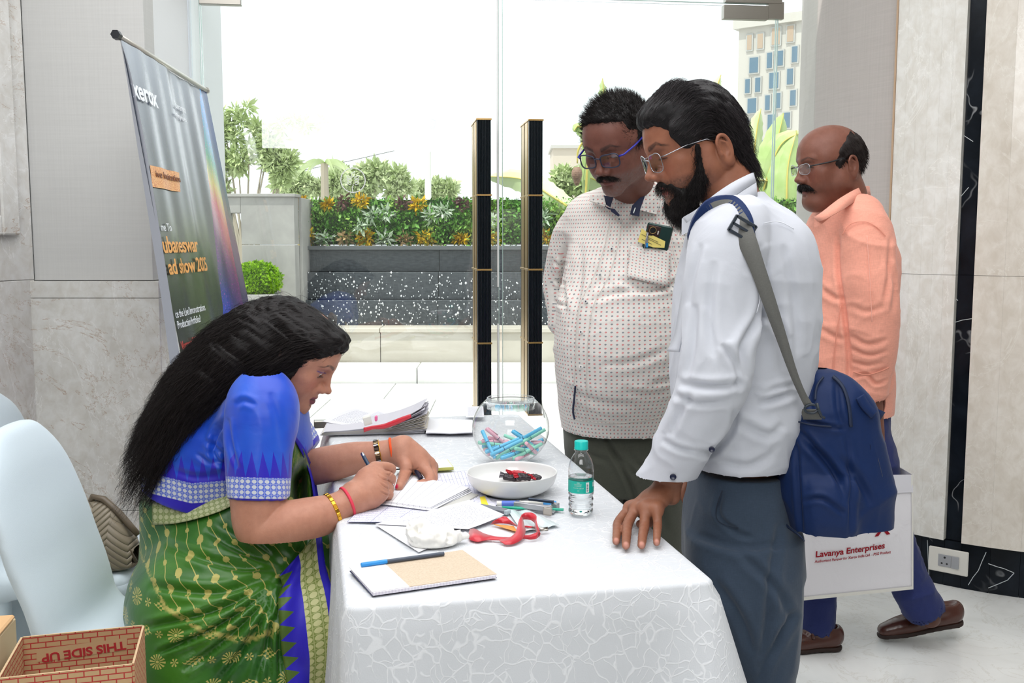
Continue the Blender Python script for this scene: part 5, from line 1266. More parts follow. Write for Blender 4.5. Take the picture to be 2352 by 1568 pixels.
def arm_chain(v, P_, rs, k=.012, flat=None): v.chain(P_, rs, k, n=6, flat=flat)
def hair_tufts(S, mask, n, dirfn, length, parent, name='hair', r=.0006, seg=6, col=(20, 17, 17), seed=1, wav=0, out=.35, noise=.25, lift=.0, mat=None, var=None):
    """hairs rooted on skin S where mask holds, combed along dirfn"""
    N = S.normals(); rng = np.random.default_rng(seed); idx = np.flatnonzero(mask > rng.random(len(mask)))
    if len(idx) == 0: return None
    k = rng.choice(idx, n, replace=len(idx) < n); p = S.V[k]+N[k]*lift; nn = N[k]; d = dirfn(p, nn); d = d/np.maximum(np.linalg.norm(d, axis=1), 1e-6)[:, None]
    d = d+nn*out+rng.normal(size=d.shape)*noise
    T = strands(p, d, length, seg, r, (lambda p_, d_, t: d_*.8+.28*(dirfn(p_, d_)/np.maximum(np.linalg.norm(dirfn(p_, d_), axis=1), 1e-6)[:, None])), wav, seed)
    T.paint(col); 
    if var is not None: T.col *= np.repeat((1+var*rng.normal(size=n)).clip(.3, 3), 3*(seg+1))[:, None]
    return T
# ================================================================== BEARDED MAN IN THE WHITE SHIRT
YB = 2.14
def SHP(v_, uL, uR, Y): """one torso ring from its outline in the photo"""; a = P(uL, v_, Y); b = P(uR, v_, Y); return [a[2], (a[0]+b[0])/2, Y, (b[0]-a[0])/2]
def rings(rows): return [[*SHP(r[0], r[1], r[2], r[3]), r[4], *(r[5:] or [0])] for r in rows]
man2 = empty('person', tuple(P(1710, 1100, YB)*np.array([1, 1, 0])), label='bearded person in a white shirt with a shoulder bag, one hand on the table', category='person')
fw = np.array([-math.cos(math.radians(19))*math.cos(math.radians(12)), -math.cos(math.radians(19))*math.sin(math.radians(12)), -math.sin(math.radians(19))])
R2 = frame(fw); s2_ = 1.0; s2h = 1.0
o2 = P(1487, 409, 2.125)-R2 @ (np.array([0, .114, -.0355])*s2_)
SK2 = (146, 96, 72)
def ex(v):
    v.chain([o2+R2 @ np.array([0, -.025, -.05]), P(1668, 430, 2.14), P(1690, 490, 2.14)], [.066, .060, .060], .03)
S = skin_head(o2, R2, s2_, slit=.0, lip=1.0, mouth_open=.003, extra=ex, noselen=.002, eoff=(-.020, -.019))
S.paint(SK2); S.tint(.0*S.V[:, 0]+.12, (170, 104, 80))
face_paint(S, o2, R2, s2_, SK2, lip=(150, 78, 72), brow=(24, 18, 18), lash=(-.0065, (20, 14, 14)), browt=1.25, mouth_open=.003, stubble=.55, stub_c=(42, 32, 30))
# left hand pressed on the table + forearm; the rest of the body is under the clothes
v = Vol(P(1380, 1290, 1.85)-np.array([.0, .0, 0]), P(1640, 900, 2.2)+np.array([0, 0, .02]), .0021)
hz = TZ+.004+.0085
def hp(u, v_, Y): return P(1380+u/4.9, 960+v_/4.9, Y)
tips = [PZ(1380+u/4.9, 960+v_/4.9, hz) for u, v_ in ((172, 1385), (282, 1432), (458, 1430), (628, 1400))]
wr2 = P(1532, 1120, 2.03)
kn = [hp(335, 1010, 2.045), hp(405, 1010, 2.01), hp(500, 1015, 1.985), hp(625, 1030, 1.97)]
pip = [hp(195, 1180, 2.00), hp(300, 1200, 1.965), hp(490, 1215, 1.95), hp(640, 1200, 1.945)]
for i in range(4):
    a, b, c = kn[i], pip[i], tips[i]; d_ = b*.45+c*.55+np.array([0, 0, .004]); r = [.0098, .0104, .0102, .0088][i]
    v.chain([a, a*.5+b*.5+np.array([0, 0, .003]), b, d_, c], [r*1.08, r*.98, r*1.02, r*.90, r*.78], .004, n=3)
for i in range(4): v.cone(wr2*.7+kn[i]*.3, kn[i], .0135, .0125, .014)
for i in range(3): v.cone(kn[i], kn[i+1], .0118, .0118, .010); v.cone(kn[i]*.5+wr2*.5, kn[i+1]*.5+wr2*.5, .0150, .0150, .016)
th_ = [wr2*.75+kn[3]*.25+np.array([.018, .01, -.012]), hp(640, 900, 2.03)+np.array([0.0, .03, -.01]), hp(560, 1180, 2.06)+np.array([0, .01, 0]), PZ(1380+440/4.9, 960+1190/4.9, hz)]
v.chain(th_, [.015, .0135, .011, .0085], .008)
v.chain([wr2, P(1545, 1085, 2.02), P(1600, 1000, 1.98)], [.0285, .029, .035], .016)
H2 = v.skin(2); H2.paint(SK2)
for i, c in enumerate(tips): # nails and knuckle creases
    q = c+np.array([0, -.006, .003]); H2.tint(.75*np.exp(-((np.linalg.norm((H2.V-q)/np.array([.0060, .0065, .0085]), axis=1))**4)), (214, 156, 140))
    H2.tint(.35*np.exp(-(np.linalg.norm(H2.V-pip[i], axis=1)/.011)**4), (92, 56, 44)); H2.tint(.22*np.exp(-(np.linalg.norm(H2.V-kn[i], axis=1)/.012)**4), (184, 112, 88))
S.join(H2)
# right hand seen past the hip
v = Vol(P(1560, 1190, 2.22)-.03, P(1600, 1080, 2.36)+.04, .0025)
rh = P(1592, 1090, 2.28)
for i, (u1, v1, u2, v2) in enumerate(((1580, 1108, 1573, 1150), (1586, 1112, 1577, 1164), (1592, 1115, 1584, 1168), (1598, 1115, 1592, 1165))):
    a = P(u1, v1, 2.27+.012*i); b = P(u2, v2, 2.25+.012*i); v.chain([rh, a, (a+b)/2+np.array([-.006, 0, 0]), b], [.02, .0105, .0098, .0075], .006)
v.cone(P(1602, 1050, 2.3), rh, .028, .024, .01)
H3 = v.skin(2).paint(SK2); S.join(H3)
Bt = Vol(P(1480, 1120, 1.85)-.05, P(1900, 380, 2.4)+.02, .01)
Bt.stack(rings([(1080, 1640, 1780, 2.16, .10), (800, 1590, 1820, 2.16, .14), (560, 1610, 1810, 2.16, .15), (500, 1640, 1760, 2.16, .08), (430, 1650, 1730, 2.16, .05)]), k=0)
Bt.chain([P(1690, 540, 2.08), P(1643, 868, 1.96), P(1550, 1075, 2.01)], [.05, .045, .035], .02); Bt.chain([P(1690, 540, 2.25), P(1660, 850, 2.30), P(1605, 1045, 2.30)], [.05, .04, .03], .02); Bt = Bt.skin(1).paint(SK2); S.join(Bt)
body2 = S.obj('body', M_SKIN, man2)
# ---- shirt
v = Vol(P(1480, 1165, 1.78)-np.array([.05, 0, .0]), P(1900, 380, 2.50)+np.array([.03, 0, .01]), .0042)
torso = [(1118, 1592, 1790, YB+.03, .165), (1060, 1578, 1802, YB+.03, .165), (980, 1556, 1830, YB+.02, .170), (880, 1545, 1856, YB+.02, .178), (780, 1548, 1867, YB+.02, .190), (680, 1556, 1869, YB+.03, .198), (590, 1572, 1862, YB+.03, .202), (530, 1592, 1846, YB+.03, .180), (490, 1612, 1815, YB+.02, .12), (462, 1625, 1775, YB+.02, .075), (440, 1630, 1752, YB+.02, .06)]
v.stack(rings(torso), e=2.4)
sh = P(1672, 562, 1.985); el = P(1643, 868, 1.945); cf = P(1534, 1092, 2.01)
v.chain([P(1700, 530, 2.05), sh, sh*.5+el*.5, el, el*.5+cf*.5, P(1562, 1030, 1.99)], [.075, .078, .074, .070, .060, .056], .045, n=8)
v.chain([P(1566, 1026, 1.992), cf, P(1517, 1118, 2.016)], [.0535, .0545, .0535], .006, n=2)
for Yy in (2.33,): v.chain([P(1700, 560, 2.28), P(1665, 850, 2.33), P(1615, 1060, 2.30)], [.07, .065, .045], .03, n=5)
v.cone(P(1517, 1118, 2.016), P(1500, 1150, 2.02), .047, .048, .003, op='s')
v.plane(P(1700, 1104, YB), (.03, 0, -1), k=.002)
v.cone(P(1690, 1160, YB+.03), P(1690, 1082, YB+.03), .09, .07, .003, op='s')
S = v.skin(2)
def crinkle(S, A=.0035, sc=(9, 9, 14), off=0, lo=None):
    w = 1-np.abs(vnoise(S.V+.05*np.stack([vnoise(S.V, 5, 1+off), vnoise(S.V, 5, 2+off), vnoise(S.V, 5, 3+off)], 1), sc, off)); S.disp(A*(w**3-.35)); return S
crinkle(S, .0055, (7, 7, 9)); crinkle(S, .0022, (22, 22, 17), 5)
S.folds([([(1745, 560), (1752, 640), (1745, 720), (1705, 800), (1712, 870)], 9, .012), ([(1560, 880), (1640, 888), (1710, 880)], 8, .010), ([(1548, 905), (1600, 925), (1680, 920)], 7, .007), ([(1600, 700), (1590, 800), (1575, 870)], 9, .007),
         ([(1640, 600), (1630, 720), (1640, 820)], 10, .006), ([(1825, 900), (1780, 915), (1740, 925)], 8, .010), ([(1840, 880), (1790, 890), (1750, 905)], 6, .006), ([(1610, 560), (1590, 640), (1580, 700)], 7, .006), ([(1690, 940), (1680, 990), (1640, 1035), (1600, 1040)], 7, .009),
         ([(1760, 640), (1790, 760), (1800, 850)], 10, .006), ([(1800, 560), (1825, 700), (1830, 820)], 9, .005), ([(1745, 720), (1780, 745), (1800, 780)], 8, .007), ([(1680, 960), (1760, 1000), (1800, 975)], 9, .006), ([(1650, 1060), (1720, 1070), (1780, 1040)], 9, .006), ([(1590, 900), (1560, 950), (1540, 1000)], 8, .007), ([(1660, 790), (1690, 840), (1700, 900)], 7, .008), ([(1520, 1010), (1560, 1030), (1605, 1040)], 6, .006)])
M_WSHIRT = cloth_mat('white_cotton', (200, 203, 211), .8, 1100, .10, .30, 8, .1, .03)
shirt2 = S.obj('shirt', M_WSHIRT, man2)
def on(u, v_, S, off=.0): # nearest surface point of a skin at this pixel
    uu, vv = proj(S.V); m = (np.abs(uu-u) < 9) & (np.abs(vv-v_) < 9)
    if not m.any(): return P(u, v_, 2.0)
    i = np.flatnonzero(m)[np.argmin(S.V[m][:, 1])]; y = S.V[i, 1]; return P(u, v_, y-off)
def button(u, v_, S, parent, col, r=.0055, off=.0005, name='button'):
    c = on(u, v_, S, off); n = (np.array([0, 0, CAMZ])-c); n /= np.linalg.norm(n); x = np.cross(n, [0, 0, 1]); x /= np.linalg.norm(x); y = np.cross(n, x); Rb = np.stack([x, y, n], 1)
    MB().lathe([(0, -.001), (r, -.001), (r, .0012), (r*.8, .0018), (r*.6, .0011), (0, .0011)], c, 16, Rb).obj(name, col, parent, True, .6)
M_NAVYB = plain('navy_button', (24, 30, 56), .3)
button(1546, 1095, S, shirt2, M_NAVYB, .0066); button(1635, 1032, S, shirt2, M_NAVYB, .0060)
# surface-following bands (collar, yoke seam, pocket edge)
def band(name, pts, w, S, mat, parent, off=.002, th=.0015, n=6):
    K = catmull([tuple(p) for p in pts], n); A_, B_ = [], []
    for i, (u, v_) in enumerate(K):
        d = K[min(i+1, len(K)-1)]-K[max(i-1, 0)]; d = d/np.linalg.norm(d); nx = np.array([-d[1], d[0]])
        A_.append(on(u+nx[0]*w/2, v_+nx[1]*w/2, S, off)); B_.append(on(u-nx[0]*w/2, v_-nx[1]*w/2, S, off))
    sm = lambda L: [sum(L[max(0, i-2):i+3])/len(L[max(0, i-2):i+3]) for i in range(len(L))]
    o_ = MB().strip(sm(A_), sm(B_)).obj(name, mat, parent, True); md = o_.modifiers.new('th', 'SOLIDIFY'); md.thickness = th; md.offset = 0; return o_
M_SEAM = plain('shirt_seam', (206, 209, 217), .85)
# collar: band standing around the neck, folded leaf outside
cl = MB(); nc = R2 @ np.array([0, -.075, -.155])*s2_+o2
ring_o = []; 
colp = [((1570, 498), (1601, 552), 2.06), ((1600, 480), (1640, 540), 2.03), ((1640, 447), (1672, 512), 2.01), ((1680, 420), (1706, 482), 2.02), ((1715, 402), (1734, 458), 2.06), ((1729, 396), (1737, 450), 2.13), ((1715, 396), (1725, 446), 2.19), ((1680, 412), (1680, 460), 2.23)]
A_ = catmull([tuple(P(*a, Y)) for a, b, Y in colp], 6); B_ = catmull([tuple(P(*b, Y+.012)) for a, b, Y in colp], 6); Mi = A_*.55+B_*.45+np.array([0, -.006, .002])
cl.strip(A_, Mi); cl.strip(Mi, B_); o_ = cl.obj('collar', M_WSHIRT, shirt2, True); md = o_.modifiers.new('th', 'SOLIDIFY'); md.thickness = .003
I_ = catmull([tuple(P(a[0]-4, a[1]+4, Y+.01)) for a, b, Y in colp], 6); J_ = I_-np.array([0, 0, .035]); MB().strip(I_, J_).obj('collar_band', M_WSHIRT, shirt2, True)
pk = MB(); q = [P(1600, 620, 2.01), P(1556, 640, 2.06), P(1531, 805, 2.03), P(1556, 808, 2.005), P(1570, 700, 2.0)]
pkA = catmull([tuple(P(1582, 590, 2.03)), tuple(P(1562, 690, 2.03)), tuple(P(1548, 770, 2.02)), tuple(P(1531, 806, 2.02))], 5); pkB = catmull([tuple(P(1600, 600, 1.98)), tuple(P(1580, 700, 1.975)), tuple(P(1566, 770, 1.975)), tuple(P(1558, 808, 1.98))], 5)
o_ = pk.strip(pkA, pkB).obj('front_placket', M_WSHIRT, shirt2, True); o_.modifiers.new('th', 'SOLIDIFY').thickness = .003
band('yoke_seam', [(1745, 515), (1790, 508), (1830, 530)], 2.2, S, M_SEAM, shirt2, .001, .0006)
band('armhole_seam', [(1725, 530), (1748, 590), (1752, 660), (1735, 730)], 2.0, S, M_SEAM, shirt2, .001, .0006)
# ---- trousers
v = Vol(np.array([.28, 1.95, .02]), np.array([.74, 2.5, .98]), .0055)
v.stack(rings([(1290, 1574, 1838, 2.17, .150), (1200, 1570, 1826, 2.17, .152), (1120, 1585, 1806, 2.17, .150), (1070, 1595, 1795, 2.17, .145)]), e=2.5)
def legr(rows): return [[P(a, v_, Y)[2], (P(a, v_, Y)[0]+P(b, v_, Y)[0])/2, Y, (P(b, v_, Y)[0]-P(a, v_, Y)[0])/2, bb] for v_, a, b, Y, bb in rows]
L1 = legr([(1230, 1580, 1838, 2.10, .10), (1300, 1585, 1841, 2.09, .10), (1400, 1622, 1841, 2.09, .095), (1500, 1660, 1832, 2.09, .09), (1568, 1690, 1822, 2.09, .085), (1800, 1740, 1840, 2.09, .075), (2050, 1740, 1850, 2.09, .07)]); L1[-1][0] = .03
L2_ = legr([(1230, 1574, 1800, 2.25, .09), (1400, 1590, 1780, 2.25, .09), (1568, 1640, 1780, 2.26, .085), (1900, 1700, 1800, 2.27, .07), (2050, 1700, 1800, 2.27, .07)]); L2_[-1][0] = .03
v.stack(L1, k=.02, e=2.2); v.stack(L2_, k=.02, e=2.2)
S = v.skin(2); crinkle(S, .006, (6, 6, 4), 3); crinkle(S, .002, (18, 18, 12), 4)
S.folds([([(1790, 1200), (1770, 1330), (1760, 1450), (1740, 1540)], 9, .009), ([(1660, 1130), (1650, 1180), (1690, 1220), (1730, 1235)], 6, .006), ([(1600, 1230), (1700, 1260), (1790, 1250)], 9, .005), ([(1830, 1400), (1780, 1480), (1740, 1568)], 8, .009), ([(1640, 1330), (1700, 1420), (1730, 1500)], 10, .008), ([(1690, 1260), (1780, 1350), (1820, 1430)], 9, .007)])
M_SLATET = cloth_mat('slate_trousers', (60, 74, 92), .85, 700, .35, .3, 8, .2, .35); tr2 = S.obj('trousers', M_SLATET, man2)
band('pocket_edge', [(1662, 1118), (1646, 1165), (1648, 1195), (1675, 1208), (1700, 1212)], 2, S, plain('seam_dark', (40, 50, 66), .9), tr2, .001, .0006)
for Yf, xx in ((2.09, P(1780, 2050, 2.09)[0]-.03), (2.27, P(1750, 2050, 2.27)[0]-.03)):
    v = Vol((xx-.2, Yf-.08, -.01), (xx+.1, Yf+.08, .1), .006).ell((xx-.05, Yf, .035), (.13, .045, .035), k=0).plane((0, 0, .002), (0, 0, -1)); v.skin(1).obj('shoe', plain('black_shoe', (26, 24, 26), .4), man2)
# ---- hair: combed-back mass down to the nape
v = Vol(o2-.19, o2+np.array([.19, .17, .17]), .0026); v.at(o2, R2, s2h)
v.ell((0, -.014, .044), (.084, .104, .086)); v.ell((0, .038, .078), (.064, .050, .037), k=.03); v.ell((0, .064, .079), (.046, .026, .019), k=.02); v.ell((0, -.066, -.012), (.070, .044, .066), k=.03)
v.ell((0, -.080, -.066), (.062, .036, .044), k=.03); v.ell((-.070, .038, .030), (.014, .030, .030), k=.015); v.ell((.070, .038, .030), (.014, .030, .030), k=.015)
v.ell((0, .085, .004), (.080, .050, .056), k=.02, op='s'); v.ell((0, .045, -.055), (.10, .072, .060), k=.012, op='s'); v.ell((-.09, -.026, -.026), (.030, .026, .036), k=.006, op='s'); v.ell((.09, -.026, -.026), (.030, .026, .036), k=.006, op='s'); v.ell((0, .0, -.095), (.10, .060, .055), k=.01, op='s'); v.at()
HS = v.skin(1); q = HS.local(o2, R2, s2_); HS.disp(.0028*vnoise(q, (170, 16, 60))+.003*vnoise(q, (60, 9, 25), 4)); HS.paint((13, 12, 14))
def d2(p, n): 
    q = (p-o2) @ R2; d = np.column_stack([q[:, 0]*.4, -.9+0*q[:, 0], .45-3.2*sstep(.02, -.09, q[:, 1])-.9*sstep(.03, -.04, q[:, 2])]); d = d @ R2.T; return d-n*(d*n).sum(1)[:, None]*.85
T = hair_tufts(HS, np.ones(len(HS.V))*.8, 9500, d2, .048, None, r=.00058, seg=6, seed=2, out=.10, noise=.13, wav=.0035, col=(36, 32, 34), var=.6)
HS.join(T)
ft = HS.local(o2, R2, s2_)
HS.obj('hair', M_HAIR, man2)
# ---- beard and moustache
v = Vol(o2-.2, o2+.13, .0026); v.at(o2, R2, s2_)
for s_ in (-1, 1): v.chain([(s_*.0635, .022, .022), (s_*.0605, .018, -.030), (s_*.052, .030, -.074), (s_*.025, .060, -.104)], [.0085, .0110, .0180, .022], .016)
v.ell((0, .058, -.118), (.034, .030, .034), k=.02); v.ell((0, .050, -.140), (.022, .020, .022), k=.02)
v.chain([(-.026, .078, -.066), (-.013, .0885, -.059), (0, .0915, -.0575), (.013, .0885, -.059), (.026, .078, -.066)], [.005, .0052, .0045, .0052, .005], .004)
for s_ in (-1, 1): v.chain([(s_*.027, .076, -.066), (s_*.033, .066, -.085), (s_*.028, .066, -.105)], [.006, .009, .014], .01)
v.ell((0, .098, -.078), (.0235, .024, .0165), k=.004, op='s'); v.at()
BS = v.skin(1); q = BS.local(o2, R2, s2_); BS.disp(.004*vnoise(q, (120, 70, 25))); BS.paint((15, 13, 13))
def dB(p, n): d = np.tile(np.array([-.12, 0, -1.0]), (len(p), 1)); d = d+.35*vnoise(p, 30)[:, None]*np.array([1, .4, 0]); return d
T = hair_tufts(BS, sstep(.03, -.02, q[:, 2])+.2, 4600, dB, .022, None, r=.0005, seg=5, seed=3, out=.3, noise=.35, wav=.004, col=(24, 20, 20), var=.5); BS.join(T); BS.obj('beard', M_HAIR, man2)
# ---- glasses
def glasses(parent, o, R, sc, rim_m, temple_m, w=.026, h=.019, sq=3.2, rr=.0011, tr_=.0018, y=.0985, z=-.006, label=None, rimless=False, ear_z=.012):
    g = MB(); mk = lambda x, yy, zz: tuple(np.array(o)+np.array(R) @ (np.array([x, yy, zz])*sc))
    gl = empty('eyeglasses', (0, 0, 0)); gl.parent = parent
    if parent.location.length > 0: gl.matrix_parent_inverse = Matrix.Translation(parent.location).inverted()
    for s in (-1, 1):
        pts = []
        for a in np.linspace(0, 2*PI, 36, endpoint=False):
            ca, sa = math.cos(a), math.sin(a); xx = w*math.copysign(abs(ca)**(2/sq), ca); zz = h*math.copysign(abs(sa)**(2/sq), sa); zz *= (1-.10*(xx*s < 0)); pts.append(mk(s*.0335+xx*.93, y-.0045*((s*.0335+xx)/.03)**2*.5, z+zz+0))
        if not rimless: g.tube(pts, rr*1.0, 6, closed=True)
        L_ = MB(); c = np.mean([np.array(p) for p in pts], 0); L_.V = [tuple(p) for p in pts]+[tuple(c)]; L_.F = [(i, (i+1) % 36, 36) for i in range(36)]; L_.obj('lens', M_LENS, gl, True)
        g2 = MB(); g2.tube([mk(s*.0585, y-.010, z+h*.45), mk(s*.070, y-.018, z+h*.5), mk(s*.0765, .04, .006), mk(s*.079, -.004, ear_z), mk(s*.078, -.022, -.008)], [tr_, tr_, tr_, tr_, tr_*.7], 6); g2.obj('temple', temple_m, gl, True)
    g.tube([mk(-.0095, y+.000, z+h*.35), mk(0, y+.003, z+h*.5), mk(.0095, y+.000, z+h*.35)], rr*1.1, 6)
    g.obj('front_frame', rim_m, gl, True); return gl
M_SILV = plain('silver_frame', (176, 178, 184), .25, 1)
glasses(man2, o2, R2, s2_, M_SILV, M_SILV, .0255, .0205, 3.4, .0010, .0011, y=.103, z=-.010, ear_z=.004)
# ---- shoulder bag
bag = empty('shoulder_bag', tuple(P(1920, 1050, 2.05)), label='navy blue fabric shoulder bag with grey webbing strap across the white shirt', category='bag')
M_NAVY = cloth_mat('navy_nylon', (8, 38, 86), .6, 1400, .12, .35, 9, .05, .1, .3); M_WEB = cloth_mat('grey_webbing', (112, 112, 108), .8, 1200, .5, .05, 8, .1, .3); M_NAVYD = plain('navy_trim', (24, 38, 66), .6)
v = Vol(P(1760, 1280, 1.85), P(2070, 820, 2.32), .0045)
YG = 2.08
bgr = [(1286, 1870, 2014, YG, .060), (1250, 1830, 2038, YG, .080), (1150, 1788, 2041, YG, .088), (1100, 1780, 2040, YG, .09), (1040, 1792, 2030, YG, .088), (980, 1808, 2010, YG, .085), (930, 1818, 1998, YG, .08), (890, 1838, 1970, YG, .066), (862, 1852, 1940, YG, .045), (845, 1858, 1900, YG, .02)]
v.stack(rings(bgr), e=3.4, cap=.02); v.stack(rings([(1245, 1842, 1985, 2.02, .03), (1190, 1835, 1962, 2.015, .05), (1110, 1840, 1955, 2.015, .045), (1075, 1850, 1945, 2.03, .02)]), e=3, k=.02)
S = v.skin(2); crinkle(S, .006, (8, 8, 7), 9); crinkle(S, .0022, (24, 24, 18), 6)
S.folds([([(1830, 985), (1880, 1040), (1935, 1110)], 8, .010), ([(1930, 1050), (1970, 1100), (2000, 1160)], 9, .008), ([(1845, 1150), (1890, 1145), (1940, 1180)], 5, .007), ([(1835, 960), (1900, 978), (1940, 985)], 4, .006), ([(1830, 1010), (1835, 1130), (1842, 1230)], 5, .006), ([(1945, 1000), (1955, 1120), (1952, 1240)], 5, .006), ([(1920, 880), (1925, 940), (1940, 990)], 6, .006), ([(1870, 870), (1862, 920), (1868, 960)], 5, .005), ([(1860, 1020), (1910, 1070), (1950, 1160)], 7, .006)])
SB = S; bb = S.obj('bag_body', M_NAVY, bag)
band('zip', [(1908, 860), (1935, 885), (1950, 930), (1955, 990)], 7, SB, M_NAVYD, bb, .002, .003); band('zip', [(1895, 862), (1876, 885), (1872, 925)], 5, SB, M_NAVYD, bb, .002, .003)
band('seam_piping', [(1815, 962), (1860, 975), (1920, 980)], 3, SB, M_NAVYD, bb, .001, .003); band('seam_piping', [(1786, 1150), (1800, 1200), (1835, 1228), (1850, 1245)], 3, SB, M_NAVYD, bb, .001, .003)
band('grey_patch', [(2002, 1078), (2042, 1068)], 44, SB, M_WEB, bag, .003, .002); band('pocket_edge', [(1986, 1028), (2012, 1024)], 12, SB, M_NAVYD, bag, .003, .004)
band('side_strap_tab', [(1972, 905), (1990, 935), (2012, 955)], 20, SB, M_NAVY, bag, .006, .004)
tbp = [P(1975, 905, 2.06), P(1990, 930, 2.05), P(2010, 950, 2.045), P(2024, 956, 2.05)]
o_ = MB().strip([p+np.array([.006, 0, .010]) for p in tbp], [p-np.array([.006, 0, .010]) for p in tbp]).obj('hanging_tab', M_NAVY, bag, True); o_.modifiers.new('th', 'SOLIDIFY').thickness = .004
o_ = MB().tube([P(2003, 975, 2.05), P(2018, 985, 2.05), P(2022, 992, 2.05)], [.003, .004, .003], 6).obj('red_loop', M_RED, bag, True)
o_ = MB().tube([P(2008, 1004, 2.05), P(2016, 1022, 2.05), P(2025, 1042, 2.05)], .0022, 6).obj('zip_pull', plain('dark_metal', (70, 72, 78), .3, .8), bag, True)
# strap: front of shoulder, over the pad, down the back to the ring
def ribbon3(name, C_, W_, mat, parent, th=.0025, n=6):
    C_ = catmull([tuple(c) for c in C_], n); W_ = catmull([tuple(w) for w in W_], n); o_ = MB().strip(list(C_-W_), list(C_+W_)).obj(name, mat, parent, True); md = o_.modifiers.new('th', 'SOLIDIFY'); md.thickness = th; md.offset = 0; return o_
st_px = [(1596, 545, 555, 0), ]
stp = [(P(1597, 548, 2.015), 12, 60), (P(1612, 510, 1.985), 14, 60), (P(1640, 482, 1.965), 18, 50), (P(1668, 480, 1.955), 23, -25), (P(1690, 505, 1.93), 24, -20), (P(1712, 545, 1.905), 22, -22), (P(1738, 610, 1.895), 17, -12), (P(1766, 690, 1.90), 15, -10), (P(1795, 775, 1.915), 12, -10), (P(1822, 855, 1.935), 9, -10), (P(1843, 905, 1.955), 8, -14), (P(1858, 932, 1.965), 9, -10)]
C_, W_ = [], []
for i, (p, w, ang) in enumerate(stp):
    a = stp[max(i-1, 0)][0]; b = stp[min(i+1, len(stp)-1)][0]; d = b-a; d /= np.linalg.norm(d); s_ = np.cross(d, [0, -1, 0]); s_ /= np.linalg.norm(s_); C_.append(p); W_.append(s_*px(w, p[1])+np.array([0, .004*w/20, 0]))
ribbon3('webbing_strap', C_, W_, M_WEB, bag, .003)
# padded shoulder piece under the strap
C2 = [c+np.array([0, .006, -.001]) for c in C_[:6]]; W2 = [w*1.45 for w in W_[:6]]
ribbon3('shoulder_pad', C2[0:6], [w*(1.55 if i < 5 else 1.1) for i, w in enumerate([w_/1.45 for w_ in W2[0:6]])], M_NAVY, bag, .013)
bk = P(1704, 524, 1.912); Rk = rotm(0, 30, 0)
f_ = MB(); 
for dx, dz, hx, hz_ in ((-.021, 0, .003, .017), (.021, 0, .003, .017), (0, .015, .022, .003), (0, -.015, .022, .003), (0, 0, .022, .0025)): f_.box(bk+Rk @ np.array([dx, -.003, dz]), (hx, .0035, hz_), Rk, .001)
f_.obj('slide_buckle', plain('dark_plastic', (44, 52, 62), .35), bag)
rg = P(1862, 938, 1.965); g_ = MB(); g_.tube([rg+np.array([.013*math.cos(a), -.004, .009*math.sin(a)]) for a in np.linspace(0, 2*PI, 20, endpoint=False)], .0026, 6, closed=True); g_.tube([rg+np.array([.010, -.006, .012]), rg+np.array([.015, -.006, -.004]), rg+np.array([.020, -.006, -.015]), rg+np.array([.027, -.006, -.018])], .003, 6); g_.obj('hook_ring', bpy.data.materials['dark_plastic'], bag, True)
ribbon3('ring_tab', [rg+np.array([0, -.001, -.002]), P(1862, 950, 1.972), P(1866, 962, 1.985)], [np.array([.017, 0, 0]), np.array([.018, 0, 0]), np.array([.019, 0, 0])], M_WEB, bag, .003)
# ================================================================== MAN IN THE DOTTED SHIRT (faces the table, looks down)
man1 = empty('person', tuple(P(1430, 900, 2.85)*np.array([1, 1, 0])), label='person in a cream dotted shirt and blue-armed glasses looking down at the table', category='person')
Y1 = 2.66; a1_ = math.radians(38); t1_ = math.radians(26)
fw1 = np.array([-math.sin(a1_)*math.cos(t1_), -math.cos(a1_)*math.cos(t1_), -math.sin(t1_)]); R1 = frame(fw1); s1_ = .99
SK1 = (112, 70, 58)
# nose tip stands at (1388,398) in the photo
o1 = P(1376, 398, Y1-.09)-R1 @ (np.array([0, .112, -.036])*s1_)
def ex(v): v.chain([o1+R1 @ np.array([0, -.025, -.05]), P(1452, 440, 2.77), P(1452, 520, 2.84)], [.066, .062, .060], .03)
S = skin_head(o1, R1, s1_, slit=.0, nose=1.22, cheek=.002, extra=ex); S.paint(SK1)
face_paint(S, o1, R1, s1_, SK1, lip=(112, 66, 60), brow=(34, 24, 22), lash=(-.0065, (24, 16, 14)), stubble=.42, stub_c=(120, 112, 110), browt=1.2)
Bt = Vol((-.1, 2.4, .8), (.75, 3.2, 1.62), .012); Bt.stack(rings([(900, 1330, 1520, 2.86, .10), (640, 1330, 1540, 2.86, .10), (520, 1380, 1520, 2.87, .06), (470, 1410, 1490, 2.84, .04), (430, 1425, 1485, 2.80, .04)])); Bt = Bt.skin(1).paint(SK1); S.join(Bt)
body1 = S.obj('body', M_SKIN, man1); eyes(body1, o1, R1, s1_)
# shirt
v = Vol((-.0, 2.3, .80), (.80, 3.20, 1.62), .0046); YC = 2.86
v.stack(rings([(985, 1290, 1560, 2.86, .165), (940, 1282, 1572, 2.85, .185), (860, 1277, 1585, 2.83, .21), (780, 1276, 1590, 2.82, .22), (700, 1280, 1588, 2.82, .21), (620, 1296, 1586, 2.83, .185), (560, 1306, 1588, 2.84, .160), (510, 1318, 1592, 2.85, .135), (475, 1336, 1585, 2.84, .125), (450, 1362, 1560, 2.83, .105), (428, 1388, 1520, 2.82, .085), (412, 1402, 1500, 2.82, .07)]), e=2.3)
v.chain([P(1352, 500, 2.86), P(1318, 560, 2.93), P(1294, 640, 3.0), P(1300, 740, 2.98)], [.07, .068, .060, .052], .04, n=6)   # his right arm goes behind the back
v.chain([P(1570, 500, 2.88), P(1600, 640, 2.90), P(1602, 760, 2.80)], [.07, .065, .055], .04, n=6)
